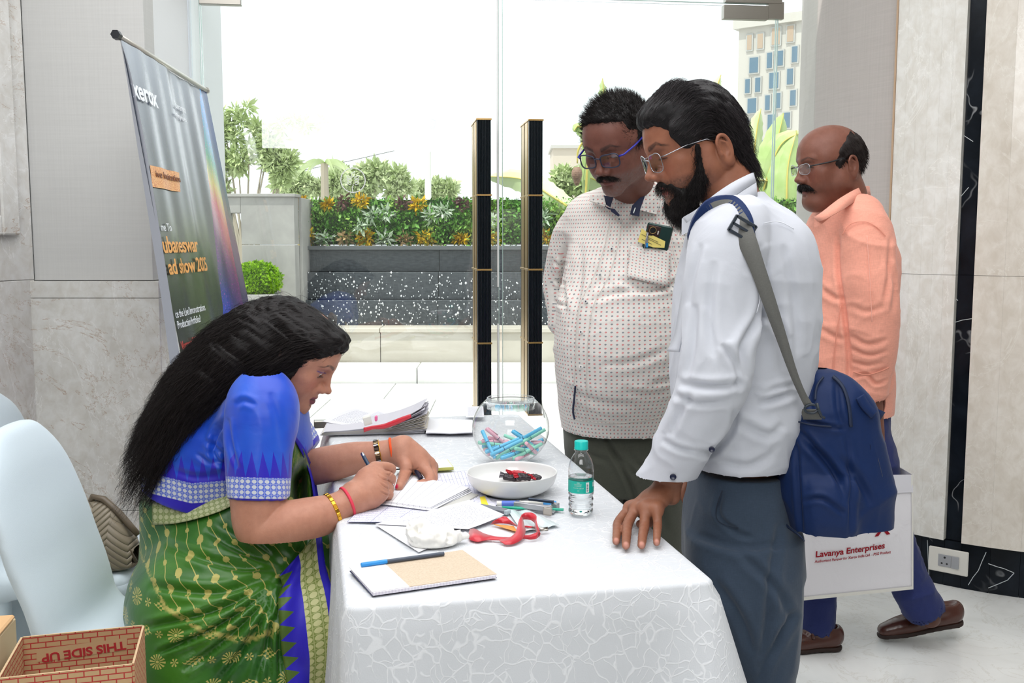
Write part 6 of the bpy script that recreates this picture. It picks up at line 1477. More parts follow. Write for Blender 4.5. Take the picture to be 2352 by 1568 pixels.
v.ell(P(1388, 800, 2.76), (.10, .13, .16), k=.08)
hem = P(1430, 972, 2.75)[2]
v.plane((0, 0, hem), (-.06, -.05, -1), k=.002); v.cone(P(1425, 1010, 2.86), P(1425, 958, 2.86), .10, .08, .003, op='s'); v.cone(P(1452, 380, 2.74), P(1450, 428, 2.76), .056, .056, .006, op='s'); v.chain([P(1442, 440, 2.70), P(1432, 466, 2.66), P(1427, 482, 2.65)], [.034, .020, .006], .004, op='s')
S = v.skin(2); crinkle(S, .0055, (6, 6, 9), 11); crinkle(S, .002, (20, 20, 24), 12)
S.folds([([(1300, 560), (1292, 640), (1300, 720)], 6, .012), ([(1275, 640), (1290, 650), (1305, 652)], 4, .009), ([(1272, 690), (1290, 700), (1305, 700)], 4, .008), ([(1274, 600), (1290, 610), (1308, 605)], 4, .008), ([(1420, 640), (1480, 665), (1540, 655), (1580, 630)], 7, .010), ([(1350, 690), (1430, 670), (1500, 672)], 7, .006), ([(1500, 880), (1540, 870), (1570, 850)], 6, .007), ([(1380, 840), (1460, 830), (1540, 800)], 8, .005), ([(1440, 900), (1500, 905), (1550, 890)], 6, .006), ([(1336, 560), (1330, 660), (1310, 760)], 8, .006), ([(1310, 900), (1380, 925), (1460, 930)], 8, .006), ([(1540, 500), (1550, 560), (1560, 620)], 7, .006)])
# printed dots: laid out in the cloth's own running coordinates
cx1, cy1 = P(1430, 700, YC)[0], YC; ang = np.arctan2(-(S.V[:, 1]-cy1), S.V[:, 0]-cx1); S.uv = np.column_stack([-ang*.19, S.V[:, 2]])
m = M('dotted_cotton', (226, 222, 216), .8, 0, .2); u, w, _ = m.sep(m.uv()); pitch = .0128
def dots(m, u, w, pitch, off, col, base):
    gu = m.math('DIVIDE', m.math('ADD', u, off[0]*pitch), pitch); gw = m.math('DIVIDE', m.math('ADD', w, off[1]*pitch), pitch)
    fu = m.math('SUBTRACT', m.math('FRACT', gu), .5); fw_ = m.math('SUBTRACT', m.math('FRACT', gw), .5)
    r = m.math('SQRT', m.math('ADD', m.math('MULTIPLY', fu, fu), m.math('MULTIPLY', m.math('MULTIPLY', fw_, fw_), 1.3))); f = m.math('MULTIPLY', m.math('LESS_THAN', r, .155), m.math('GREATER_THAN', m.math('ADD', r, m.math('MULTIPLY', m.noise(m.mapv(m.uv(), (1, 1, 1)), 300, 1), .12)), .085))
    return m.mix(f, base, col)
u2 = m.math('ADD', m.math('MULTIPLY', u, .7071), m.math('MULTIPLY', w, .7071)); w2 = m.math('SUBTRACT', m.math('MULTIPLY', w, .7071), m.math('MULTIPLY', u, .7071))
c = dots(m, u2, w2, .0150, (0, 0), (206, 130, 128), (216, 212, 206)); c = dots(m, u2, w2, .0150, (.5, .5), (128, 132, 136), c); m.set('Base Color', c)
m.bump(m.math('ADD', m.math('MULTIPLY', m.noise(m.geo(), 9, 5, .55, .8), .32), m.math('MULTIPLY', m.noise(m.geo(), 900, 1), .015)), .6, .012); M_DOT = m.m
sh1 = S.obj('shirt', M_DOT, man1)
M_NAVYC = plain('navy_lining', (28, 34, 62), .8)
for u_, v_ in ((1422, 503), (1405, 571), (1378, 631), (1345, 692), (1334, 762), (1334, 842)): 
    button(u_, v_, S, sh1, plain('cream_button%d' % u_, (226, 224, 220), .4), .0052, .002); button(u_, v_, S, sh1, M_NAVYC, .0018, .0045, 'button_thread')
band('placket_seam', [(1432, 492), (1420, 560), (1396, 640), (1362, 700), (1350, 780), (1346, 880), (1346, 970)], 1.6, S, plain('dotted_seam', (206, 200, 192), .9), sh1, .0015, .0005)
band('placket_edge', [(1402, 500), (1390, 560), (1362, 640), (1330, 700), (1322, 790), (1318, 900)], 1.6, S, bpy.data.materials['dotted_seam'], sh1, .0015, .0005)
band('navy_edge', [(1322, 880), (1319, 915), (1316, 945), (1321, 966)], 4, S, M_NAVYC, sh1, .003, .001)
band('hem_seam', [(1300, 958), (1340, 968), (1420, 972), (1500, 962), (1550, 945)], 1.6, S, bpy.data.materials['dotted_seam'], sh1, .0015, .0005)
# breast pocket with its top hem
def patch_px(name, quad, S, mat, parent, off=.003, n=8, th=.0012):
    q = np.array(quad, float); V = []; UV = []
    for j in range(n+1):
        for i in range(n+1):
            s_, t_ = i/n, j/n; u_, v_ = (q[0]*(1-s_)+q[1]*s_)*(1-t_)+(q[3]*(1-s_)+q[2]*s_)*t_; p = on(u_, v_, S, off); V.append(p); UV.append((s_*.12, t_*.12))
    w = n+1; me = mesh(name, V, [(j*w+i, j*w+i+1, (j+1)*w+i+1, (j+1)*w+i)[::-1] for j in range(n) for i in range(n)], UV); o_ = link(name, me, mat, parent, True); md = o_.modifiers.new('th', 'SOLIDIFY'); md.thickness = th; md.offset = 0; return o_
pocket = patch_px('pocket', [(1448, 563), (1541, 575), (1538, 660), (1440, 636)], S, M_DOT, sh1, .005)
# collar leaves, cream outside with navy lining showing
def leafq(name, pts, mat, parent, th=.002):
    me = mesh(name, pts, [tuple(range(len(pts)))]); o_ = link(name, me, mat, parent, False); md = o_.modifiers.new('th', 'SOLIDIFY'); md.thickness = th; md.offset = 0; return o_
uvm = lambda o_: (o_.data.uv_layers.new(name='UVMap'), [o_.data.uv_layers[0].data[l].__setattr__('uv', (o_.data.vertices[o_.data.loops[l].vertex_index].co.x, o_.data.vertices[o_.data.loops[l].vertex_index].co.z)) for l in range(len(o_.data.loops))])
def n_(u, v_, y):
    uu, vv = proj(S.V); m = (np.abs(uu-u) < 14) & (np.abs(vv-v_) < 14); yy = S.V[m, 1].min()-.007 if m.any() else y; return tuple(P(u, v_, min(yy, y+.06)))
lA = leafq('collar_leaf', [n_(1356, 448, 2.72), n_(1388, 452, 2.655), n_(1392, 470, 2.63), n_(1404, 478, 2.625), n_(1384, 472, 2.63), n_(1354, 462, 2.69)], M_DOT, sh1); uvm(lA)
lB = leafq('collar_leaf', [n_(1497, 420, 2.68), n_(1522, 440, 2.70), n_(1508, 492, 2.66), n_(1468, 482, 2.63), n_(1480, 450, 2.65)], M_DOT, sh1); uvm(lB)
lC = leafq('collar_lining', [n_(1386, 449, 2.66), n_(1409, 453, 2.645), n_(1400, 482, 2.625), n_(1390, 474, 2.628)], M_NAVYC, sh1)
lC2 = leafq('collar_lining', [n_(1400, 478, 2.628), n_(1412, 480, 2.622), n_(1424, 494, 2.612), n_(1420, 497, 2.612), n_(1404, 486, 2.622)], M_NAVYC, sh1)
lD = leafq('collar_lining', [n_(1497, 424, 2.675), n_(1482, 448, 2.648), n_(1470, 482, 2.625), n_(1468, 497, 2.618), n_(1447, 492, 2.612), n_(1452, 472, 2.625), n_(1472, 452, 2.645)], M_NAVYC, sh1)
MB().tube([n_(1455, 489, 2.608), n_(1459, 477, 2.612)], .0014, 6).obj('buttonhole', M_INK, sh1)
# phone, yellow paper and pen in the pocket
pc_ = on(1508, 545, S, .008); ph = empty('smartphone', tuple(pc_), label='dark green phone with round camera sticking out of the shirt pocket', category='phone')
Rp = rotm(6, 10, 12) @ np.eye(3); Rp = rotm(0, 11, 0) @ rotm(8, 0, 8); mph = plain('phone_green', (24, 56, 52), .3, .2); c_ = P(1508, 556, pc_[1]-.010)
sbox('phone_back', c_, (.036, .004, .048), mph, ph, .0035, Rp)
sbox('camera_bump', c_+Rp @ np.array([-.016, -.0045, .028]), (.0175, .0015, .014), plain('bump_bronze', (70, 50, 46), .3, .6), ph, .001, Rp)
MB().lathe([(0, 0), (.0085, 0), (.0085, .002), (0, .002)], c_+Rp @ np.array([-.020, -.006, .030]), 20, Rp @ np.array([[1, 0, 0], [0, 0, -1], [0, 1, 0]])).obj('camera_lens', plain('lens_black', (14, 16, 18), .1), ph, True, .6)
MB().tube([c_+Rp @ (np.array([-.020, -.0085, .030])+.0090*np.array([math.cos(a), 0, math.sin(a)])) for a in np.linspace(0, 2*PI, 24, endpoint=False)], .0008, 5, closed=True).obj('lens_ring', M_GOLD, ph, True)
sbox('flash_strip', c_+Rp @ np.array([-.004, -.0065, .026]), (.0016, .001, .005), M_PLATE, ph, .0008, Rp)
yl = empty('folded_note', tuple(pc_), label='yellow printed note folded in front of the pocket phone', category='paper')
q = [(1474, 524), (1490, 536), (1528, 554), (1526, 569), (1500, 568), (1465, 555)]; o_ = leafq('note', [tuple(P(a, b, c_[1]-.010)) for a, b in q], plain('note_yellow', (232, 214, 120), .8), yl, .0008)
for a, b in (((1474, 538), (1512, 556)), ((1484, 546), (1518, 563)), ((1474, 549), (1498, 561))): MB().tube([tuple(P(*a, c_[1]-.0112)), tuple(P(*b, c_[1]-.0112))], .0005, 4).obj('printed_line', plain('ink_grey', (90, 84, 70), .8), yl)
pn = empty('ball_pen', tuple(pc_), label='silver and blue ball pen clipped to the dotted shirt pocket', category='pen')
yq = c_[1]-.013
MB().tube([P(1486, 533, yq), P(1487, 537, yq), P(1486, 558, yq)], [.002, .0034, .0032], 10).obj('silver_barrel', M_SILV, pn, True, .9); MB().tube([P(1486, 558, yq), P(1486, 568, yq)], .0032, 10).obj('blue_barrel', M_BLUEP, pn, True, .9); MB().tube([P(1489, 534, yq-.004), P(1484, 548, yq-.006), P(1481, 569, yq-.006)], .0012, 6).obj('clip', M_SILV, pn, True)
# trousers
v = Vol((-.05, 2.45, .0), (.80, 3.25, hem+.10), .007)
def R3(rows): return [[P(a, v_, Y)[2] if v_ < 2000 else .02, (P(a, v_, Y)[0]+P(b, v_, Y)[0])/2, Y, (P(b, v_, Y)[0]-P(a, v_, Y)[0])/2, bb] for v_, a, b, Y, bb in rows]
v.stack(R3([(930, 1292, 1560, 2.88, .15), (985, 1292, 1562, 2.88, .155), (1060, 1298, 1568, 2.88, .15), (1120, 1310, 1570, 2.89, .14)]), e=2.4)
v.stack(R3([(1080, 1300, 1430, 2.86, .10), (1200, 1316, 1425, 2.86, .095), (1400, 1340, 1425, 2.88, .085), (2001, 1350, 1420, 2.90, .075)]), k=.02); v.stack(R3([(1080, 1420, 1576, 2.88, .11), (1200, 1440, 1574, 2.90, .10), (1400, 1460, 1560, 2.92, .09), (2001, 1470, 1545, 2.95, .075)]), k=.02)
T_ = v.skin(2); crinkle(T_, .006, (6, 6, 4), 13)
T_.folds([([(1380, 980), (1410, 1040), (1450, 1120), (1460, 1180)], 5, .010), ([(1390, 1020), (1430, 1060), (1470, 1100)], 6, .006), ([(1330, 990), (1350, 1040), (1400, 1060)], 6, .005), ([(1520, 1020), (1510, 1120), (1530, 1220)], 8, .006), ([(1440, 1050), (1500, 1080), (1550, 1060)], 7, .006)])
T_.obj('trousers', cloth_mat('olive_trousers', (84, 86, 76), .9, 700, .3, .3, 8, .15, .3), man1)
for xx, yy in ((P(1385, 1400, 2.86)[0], 2.80), (P(1510, 1400, 2.9)[0], 2.86)): v = Vol((xx-.1, yy-.2, -.01), (xx+.1, yy+.15, .1), .007).ell((xx, yy, .035), (.045, .13, .038)).plane((0, 0, .002), (0, 0, -1)); v.skin(1).obj('shoe', bpy.data.materials['black_shoe'], man1)
# hair
v = Vol(o1-.17, o1+.17, .0026); v.at(o1, R1, s1_); v.ell((0, -.017, .035), (.0830, .1040, .092)); v.ell((0, .045, .078), (.042, .032, .026), k=.02); v.ell((0, .094, .022), (.070, .060, .066), k=.010, op='s')
v.ell((0, .045, -.060), (.11, .085, .066), k=.01, op='s'); v.ell((0, 0, -.095), (.11, .09, .055), k=.01, op='s')
for s_ in (-1, 1): v.ell((s_*.09, -.030, -.018), (.026, .026, .036), k=.006, op='s'); v.ell((s_*.060, .078, .060), (.026, .034, .026), k=.010, op='s')
v.at(); HS = v.skin(1); q = HS.local(o1, R1, s1_); HS.disp(.003*vnoise(q, (60, 60, 60))+.0015*vnoise(q, 140, 2)); HS.paint((17, 14, 14))
def d1(p, n): q = (p-o1) @ R1; d = np.column_stack([q[:, 0]*3+.3, .5-.9*sstep(.05, -.06, q[:, 1]), .7-1.8*sstep(.06, -.02, q[:, 2])]) @ R1.T; return d-n*(d*n).sum(1)[:, None]*.7
HS.join(hair_tufts(HS, np.ones(len(HS.V)), 7000, d1, .018, None, r=.00055, seg=4, seed=5, out=.45, noise=.6, wav=.003, col=(26, 21, 20), var=.5)); HS.obj('hair', M_HAIR, man1)
# moustache
v = Vol(o1-.02-.14, o1+.16, .0022); v.at(o1, R1, s1_); v.chain([(-.029, .076, -.0665), (-.015, .0875, -.0595), (0, .0915, -.0570), (.015, .0875, -.0595), (.029, .076, -.0665)], [.0035, .0056, .0046, .0056, .0035], .003); v.at(); MS = v.skin(1).paint((24, 20, 20))
def dm(p, n): q = (p-o1) @ R1; return np.column_stack([np.sign(q[:, 0])*.8, .2+0*q[:, 0], -.8+0*q[:, 0]]) @ R1.T
MS.join(hair_tufts(MS, np.ones(len(MS.V)), 900, dm, .009, None, r=.00045, seg=3, seed=6, out=.4, noise=.3, col=(34, 29, 28), var=.6)); MS.obj('moustache', M_HAIR, man1)
glasses(man1, o1, R1, s1_, plain('navy_frame', (30, 36, 58), .35), plain('cobalt_temple', (30, 36, 150), .35), .0272, .0185, 3.6, .0019, .0026, y=.104, z=-.008)
# ================================================================== MAN IN THE PEACH SHIRT WALKING PAST
man3 = empty('person', tuple(P(1940, 900, 3.3)*np.array([1, 1, 0])), label='balding person in a peach shirt and jeans walking past with a white carrier bag', category='person')
t3 = math.radians(7); a3 = math.radians(12); fw3 = np.array([-math.cos(t3)*math.cos(a3), -math.cos(t3)*math.sin(a3), -math.sin(t3)]); R3_ = frame(fw3); s3_ = 1.05
SK3 = (124, 78, 62)
Y3 = 3.20; o3 = P(1829, 414, Y3-.01)-R3_ @ (np.array([0, .1115, -.0355])*s3_)
def ex(v): 
    v.chain([o3+R3_ @ np.array([0, -.020, -.05]), P(1942, 462, 3.23), P(1950, 530, 3.27)], [.074, .070, .070], .03)
    v.at(o3, R3_, s3_).ell((0, .050, -.112), (.040, .034, .026), k=.03).at()
S = skin_head(o3, R3_, s3_, slit=.0024, lookdn=.002, nose=1.15, cheek=.003, jaw=1.04, extra=ex, noselen=-.001, h=.0022); S.paint(SK3)
face_paint(S, o3, R3_, s3_, SK3, lip=(128, 80, 74), brow=(60, 48, 44), lash=(-.003, (30, 20, 18)), stubble=.18, stub_c=(90, 74, 70), browt=.8)
# left forearm from the rolled sleeve to the hand on the bag handle
el3 = P(1990, 850, 3.16); hd3 = P(2010, 1010, 3.16)
v = Vol(P(1960, 1060, 3.0), P(2050, 820, 3.35), .004); v.chain([el3, (el3+hd3)/2, hd3], [.047, .038, .030], .01)
for i in range(4): v.chain([hd3+np.array([-.012+.008*i, -.02+.013*i, -.0]), hd3+np.array([-.03+.004*i, -.02+.013*i, -.05]), hd3+np.array([-.0+.004*i, -.02+.013*i, -.065])], [.012, .010, .009], .008)
v.chain([hd3+np.array([0, 0, -.02]), hd3+np.array([0, 0, -.05])], [.03, .024], .01); S.join(v.skin(1).paint(SK3))
for a_, b_, c_ in ((P(1876, 1400, 3.18), P(1876, 1440, 3.18), P(1868, 1456, 3.17)), (P(2098, 1360, 3.18), P(2128, 1404, 3.18), P(2135, 1416, 3.18))):
    v = Vol(c_-.14, c_+.16, .005); v.chain([a_, b_, c_], [.036, .036, .036], .01); S.join(v.skin(1).paint((96, 58, 44)))
Bt = Vol((.8, 2.9, .1), (1.5, 3.6, 1.6), .014); Bt.stack(rings([(900, 1880, 2020, 3.28, .13), (560, 1880, 2010, 3.28, .15), (480, 1900, 1990, 3.28, .06)])); Bt.chain([P(1975, 520, 3.18), P(1998, 700, 3.14), P(1990, 860, 3.16)], [.05, .045, .04], .02); Bt.chain([P(1940, 900, 3.26), P(1985, 1050, 3.22), P(2075, 1310, 3.18), P(2108, 1375, 3.18)], [.08, .07, .045, .034], .02); Bt.chain([P(1930, 900, 3.28), P(1885, 1060, 3.30), P(1880, 1220, 3.26), P(1876, 1410, 3.18)], [.08, .07, .055, .034], .02); S.join(Bt.skin(1).paint(SK3))
b3 = S.obj('body', M_SKIN, man3); eyes(b3, o3, R3_, s3_, (0, .95, -.1))
v = Vol(P(1790, 985, 3.0)-np.array([.02, .05, 0]), P(2110, 420, 3.62), .005)
v.stack(rings([(970, 1815, 2040, 3.29, .165), (900, 1812, 2045, 3.29, .175), (800, 1818, 2040, 3.29, .19), (700, 1835, 2044, 3.29, .20), (600, 1851, 2050, 3.29, .20), (540, 1856, 2036, 3.29, .175), (500, 1862, 2016, 3.28, .12), (470, 1885, 1998, 3.27, .075), (440, 1915, 1990, 3.26, .06)]), e=2.3)
v.chain([P(1975, 500, 3.16), P(1990, 560, 3.12), P(2004, 700, 3.10), P(2004, 800, 3.12), P(1996, 868, 3.14)], [.075, .083, .078, .072, .066], .045, n=8)
v.chain([P(1994, 858, 3.142), P(1987, 892, 3.15)], [.071, .069], .004, n=1)
v.cone(P(1987, 892, 3.15), P(1984, 930, 3.16), .060, .062, .003, op='s')
v.plane(P(1900, 952, 3.2), (-.12, 0, -1), k=.002); v.cone(P(1910, 985, 3.29), P(1910, 935, 3.29), .09, .07, .003, op='s'); v.cone(P(1950, 470, 3.26), P(1935, 410, 3.24), .062, .075, .004, op='s')
S = v.skin(2); crinkle(S, .006, (6, 6, 10), 21); crinkle(S, .002, (18, 18, 22), 22)
S.folds([([(1926, 540), (1926, 620), (1940, 720), (1950, 820), (1950, 880)], 5, .010), ([(2046, 540), (2040, 640), (2030, 700)], 5, .006), ([(1955, 770), (1990, 790), (2040, 780)], 5, .006), ([(1955, 800), (1995, 815), (2040, 805)], 4, .006), ([(1956, 830), (1990, 838), (2030, 832)], 4, .005), ([(1870, 650), (1910, 680), (1940, 690)], 6, .006), ([(1880, 750), (1910, 770), (1940, 780)], 6, .005), ([(1960, 868), (1990, 860), (2010, 880), (2040, 872)], 4, .007), ([(1950, 700), (1990, 715), (2040, 700)], 6, .004), ([(2040, 600), (2056, 660), (2050, 720)], 6, .006)])
M_PEACH = cloth_mat('peach_chambray', (246, 170, 148), .85, 500, .22, .3, 8, .15, .3); sh3 = S.obj('shirt', M_PEACH, man3)
M_PSEAM = plain('peach_seam', (228, 150, 128), .9)
cA = catmull([tuple(P(1870, 497, 3.13)), tuple(P(1888, 488, 3.10)), tuple(P(1930, 455, 3.10)), tuple(P(1970, 432, 3.16)), tuple(P(1995, 428, 3.27)), tuple(P(1975, 428, 3.36))], 6); cB = catmull([tuple(P(1880, 508, 3.12)), tuple(P(1896, 504, 3.075)), tuple(P(1935, 482, 3.075)), tuple(P(1975, 455, 3.15)), tuple(P(1998, 448, 3.28)), tuple(P(1975, 450, 3.38))], 6)
o_ = MB().strip(cA, cB).obj('collar', M_PEACH, sh3, True); o_.modifiers.new('th', 'SOLIDIFY').thickness = .003
cA2 = cA-np.array([0, 0, .035]); o_ = MB().strip(cA+np.array([.002, .006, 0]), cA2+np.array([.004, .012, 0])).obj('collar_band', M_PEACH, sh3, True)
band('armhole_seam', [(1932, 545), (1950, 515), (1990, 508), (2022, 528), (2036, 545)], 2.2, S, M_PSEAM, sh3, .001, .0007); band('side_seam', [(1932, 690), (1922, 760), (1914, 840), (1911, 890)], 2.4, S, M_PSEAM, sh3, .001, .0007)
band('pocket_edge', [(1856, 576), (1880, 582), (1878, 620), (1870, 656)], 1.8, S, M_PSEAM, sh3, .001, .0006); band('cuff_edge', [(1954, 852), (1990, 862), (2030, 850), (2044, 842)], 3, S, M_PSEAM, sh3, .002, .001); band('sleeve_crease', [(1990, 520), (1998, 640), (2004, 760)], 1.4, S, plain('peach_light', (248, 186, 168), .9), sh3, .0008, .0004)
MB().tube([P(2038, 842, 3.15), P(2043, 850, 3.16), P(2040, 858, 3.16)], .005, 8).obj('watch_strap', plain('watch_navy', (30, 34, 60), .4), man3, True)
# jeans: stride, turned-up hems
def R4(rows): return [[P(a, v_, Y)[2], (P(a, v_, Y)[0]+P(b, v_, Y)[0])/2, Y, (P(b, v_, Y)[0]-P(a, v_, Y)[0])/2, bb] for v_, a, b, Y, bb in rows]
v = Vol((.78, 2.85, .05), (1.55, 3.60, 1.0), .006)
v.stack(R4([(920, 1825, 2035, 3.29, .15), (1000, 1822, 2035, 3.28, .155), (1080, 1830, 2030, 3.26, .15)]), e=2.4)
v.chain([P(1985, 1050, 3.22), P(2025, 1180, 3.20), P(2075, 1310, 3.18), P(2116, 1390, 3.18)], [.10, .085, .066, .056], .03, n=6)
v.chain([P(1885, 1060, 3.30), P(1880, 1220, 3.26), P(1876, 1360, 3.20), P(1876, 1425, 3.18)], [.10, .085, .062, .055], .03, n=6)
v.chain([P(2094, 1350, 3.18), P(2122, 1398, 3.18)], [.066, .064], .003, n=1); v.chain([P(1876, 1388, 3.19), P(1876, 1440, 3.175)], [.060, .058], .003, n=1)
v.cone(P(2118, 1392, 3.18), P(2140, 1430, 3.18), .054, .060, .002, op='s'); v.cone(P(1876, 1432, 3.178), P(1876, 1480, 3.17), .050, .055, .002, op='s')
T_ = v.skin(2); crinkle(T_, .006, (9, 9, 12), 23); crinkle(T_, .0025, (26, 26, 26), 24); T_.obj('jeans', cloth_mat('blue_denim', (42, 52, 104), .85, 900, .4, .3, 10, .1, .5), man3)
# loafers
def loafer(toe, heel, ank, ty, label=None):
    d = toe-heel; L = np.linalg.norm(d); d /= L; s_ = np.cross([0, 0, 1.], d); s_ /= np.linalg.norm(s_); u_ = np.cross(d, s_); Rl = np.stack([s_, d, u_], 1); sh = empty('loafer', (0, 0, 0)); sh.parent = man3; sh.matrix_parent_inverse = Matrix.Translation(man3.location).inverted()
    W = lambda x, y, z: heel+Rl @ np.array([x, y*L, z])
    v = Vol(np.minimum(toe, heel)-.09, np.maximum(toe, heel)+.13, .0036)
    v.chain([W(0, .14, .030), W(0, .40, .030), W(0, .68, .026), W(0, .90, .020)], [.036, .037, .041, .030], .01, flat=(*(Rl @ np.array([0, 0, 1])), 1.25)); v.chain([W(0, .10, .05), W(0, .30, .055), W(0, .52, .045)], [.034, .034, .030], .02)
    v.cone(W(0, .14, .095), W(0, .34, .115), .030, .045, .008, op='s'); v.plane(W(0, 0, .004), -(Rl @ np.array([0, 0, 1])))
    S_ = v.skin(2); S_.obj('upper', M_BROWN, sh)
    v = Vol(np.minimum(toe, heel)-.09, np.maximum(toe, heel)+.09, .0045); v.chain([W(0, .12, .006), W(0, .4, .006), W(0, .68, .006), W(0, .91, .008)], [.034, .033, .040, .030], .004); v.plane(W(0, 0, .012), (Rl @ np.array([0, 0, 1]))); v.plane(W(0, 0, -.004), -(Rl @ np.array([0, 0, 1]))); v.skin(1).obj('sole', M_SOLE, sh)
    g = MB(); g.tube([W(-.036*math.cos(a), .66+.20*math.sin(a), .040-.008*math.sin(a)) for a in np.linspace(0, PI, 18)], .0022, 6); g.obj('apron_stitch', M_SOLE, sh, True); MB().tube([W(-.036, .50, .046), W(-.02, .50, .068), W(.02, .50, .068), W(.036, .50, .046)], .0055, 8).obj('saddle_strap', M_BROWN, sh, True)
M_BROWN = plain('brown_leather', (74, 38, 28), .25, 0, .6); M_SOLE = plain('sole_dark', (44, 28, 22), .7)
tf = PZ(2018, 1462, .012); hf = P(2212, 1428, tf[1]+.02); loafer(tf, hf, None, 0)
h2_ = PZ(1926, 1486, .006); t2_ = P(1790, 1494, h2_[1]-.02); t2_[2] = .006; loafer(t2_, h2_, None, 0)
# hair at the back and sides
v = Vol(o3-.17, o3+.17, .003); v.at(o3, R3_, s3_); v.ell((0, -.016, .022), (.0810, .1020, .089)); v.ell((0, .050, .080), (.088, .105, .090), k=.008, op='s'); v.ell((0, .045, -.056), (.11, .082, .062), k=.01, op='s'); v.ell((0, 0, -.100), (.11, .09, .050), k=.01, op='s')
for s_ in (-1, 1): v.ell((s_*.09, -.030, -.018), (.028, .027, .037), k=.006, op='s'); v.chain([(s_*.0765, .004, .006), (s_*.0735, .008, -.014)], [.007, .005], .004)
v.at(); HS = v.skin(1); q = HS.local(o3, R3_, s3_); HS.disp(.002*vnoise(q, 60)); HS.paint((26, 19, 18))
def d3(p, n): q = (p-o3) @ R3_; d = np.column_stack([q[:, 0]*0, -.5+0*q[:, 0], -.9+0*q[:, 0]]) @ R3_.T; return d-n*(d*n).sum(1)[:, None]*.9
HS.join(hair_tufts(HS, np.ones(len(HS.V)), 3400, d3, .018, None, r=.0006, seg=3, seed=8, out=.12, noise=.2, col=(34, 25, 23), var=.5)); HS.obj('hair', M_HAIR, man3)
v = Vol(o3-.16, o3+.16, .0024); v.at(o3, R3_, s3_); v.chain([(-.034, .072, -.072), (-.017, .0885, -.0600), (0, .0935, -.0570), (.017, .0885, -.0600), (.034, .072, -.072)], [.0045, .0082, .0070, .0082, .0045], .003); v.at(); MS = v.skin(1).paint((18, 15, 16))
def dm3(p, n): q = (p-o3) @ R3_; return np.column_stack([np.sign(q[:, 0])*.8, .2+0*q[:, 0], -.8+0*q[:, 0]]) @ R3_.T
MS.join(hair_tufts(MS, np.ones(len(MS.V)), 800, dm3, .010, None, r=.0006, seg=3, seed=9, out=.4, noise=.3, col=(26, 22, 22), var=.5)); MS.obj('moustache', M_HAIR, man3)
glasses(man3, o3, R3_, s3_, M_SILV, plain('black_temple', (20, 20, 24), .4), .026, .0165, 3.2, .0009, .0024, y=.104, z=-.006)
# carrier bag
cb = empty('carrier_bag', tuple(P(1965, 1250, 3.06)), label='white non-woven carrier bag with red lettering held by the person in peach', category='bag')
YB_ = 3.04
ca, cb_, cc, cd = P(1832, 1090, YB_-.02), P(2096, 1090, YB_+.06), P(2097, 1352, YB_+.07), P(1842, 1378, YB_-.01)
m = M('nonwoven_white', (228, 226, 230), .8, 0, .2, Transmission_Weight=0); m.bump(m.noise(m.geo(), 16, 4, .5, .6), .35, .01); M_BAGW = m.m
def bagface(s, t, dy=0): 
    p = (ca*(1-s)+cb_*s)*(1-t)+(cd*(1-s)+cc*s)*t; return tuple(p+np.array([0, dy+(-.020 if dy == 0 else .02)*math.sin(PI*s)*math.sin(PI*min(t+.15, 1))+.004*math.sin(9*s+3*t)*(1-t), 0]))
o_ = MB().grid(lambda s, t: bagface(s, t), 20, 16).obj('front_panel', M_BAGW, cb, True); MB().grid(lambda s, t: bagface(s, t, .10), 20, 16).obj('back_panel', M_BAGW, cb, True)
sd = MB(); sd.strip([bagface(1, t/12) for t in range(13)], [bagface(1, t/12, .10) for t in range(13)]); sd.strip([bagface(0, t/12) for t in range(13)], [bagface(0, t/12, .10) for t in range(13)]); sd.strip([bagface(s/12, 1) for s in range(13)], [bagface(s/12, 1, .10) for s in range(13)]); sd.obj('gusset', M_BAGW, cb, True)
o_ = MB().strip([np.array(bagface(s/20, .0))+np.array([0, -.003, 0]) for s in range(21)], [np.array(bagface(s/20, .15))+np.array([0, -.004, 0]) for s in range(21)]).obj('top_hem', plain('hem_white', (214, 213, 219), .8), cb, True)
for s0 in (.0, .985): MB().strip([np.array(bagface(s0, t/16))+np.array([0, -.0035, 0]) for t in range(17)], [np.array(bagface(s0+.015, t/16))+np.array([0, -.0035, 0]) for t in range(17)]).obj('edge_binding', M_PLATE, cb, True)
MB().strip([np.array(bagface(s/16, .972))+np.array([0, -.0035, 0]) for s in range(17)], [np.array(bagface(s/16, 1.0))+np.array([0, -.0035, 0]) for s in range(17)]).obj('edge_binding', M_PLATE, cb, True)
hb = MB()
for dy in (0, .10):
    for s_ in (.36, .66): a = np.array(bagface(s_, .02, dy)); 
    A_ = [np.array(bagface(.36, .06, dy)), (np.array(bagface(.36, 0, dy))*.5+hd3*.5)+np.array([-.01, 0, 0]), hd3+np.array([-.02, 0, -.068]), hd3+np.array([.01, 0, -.068]), (np.array(bagface(.66, 0, dy))*.5+hd3*.5), np.array(bagface(.66, .06, dy))]
    K = catmull(A_, 6); hb.strip(K+np.array([0, 0.012, .0]), K-np.array([0, .012, .0]))
hb.obj('handle', M_BAGW, cb, True)
M_REDT = plain('red_print', (186, 18, 44), .7)
bx = np.array(bagface(.9, .7))-np.array(bagface(.1, .7)); bx /= np.linalg.norm(bx); by = np.array([0, 0, 1.])
bx_ = bx+np.array([0, 0, .018])
def T_at(u, v_): 
    return P(u, v_, 3.03)
def bagwarp(co):
    out = co.copy()
    for i in range(len(co)):
        s = (co[i, 0]-ca[0])/(cb_[0]-ca[0]); t = (ca[2]-co[i, 2])/(ca[2]-cd[2]); q = bagface(min(max(s, 0), 1), min(max(t, 0), 1)); out[i, 1] = q[1]-.006
    return out
dn = P(2070, 1262, 3.05)-P(1872, 1274, 3.05)
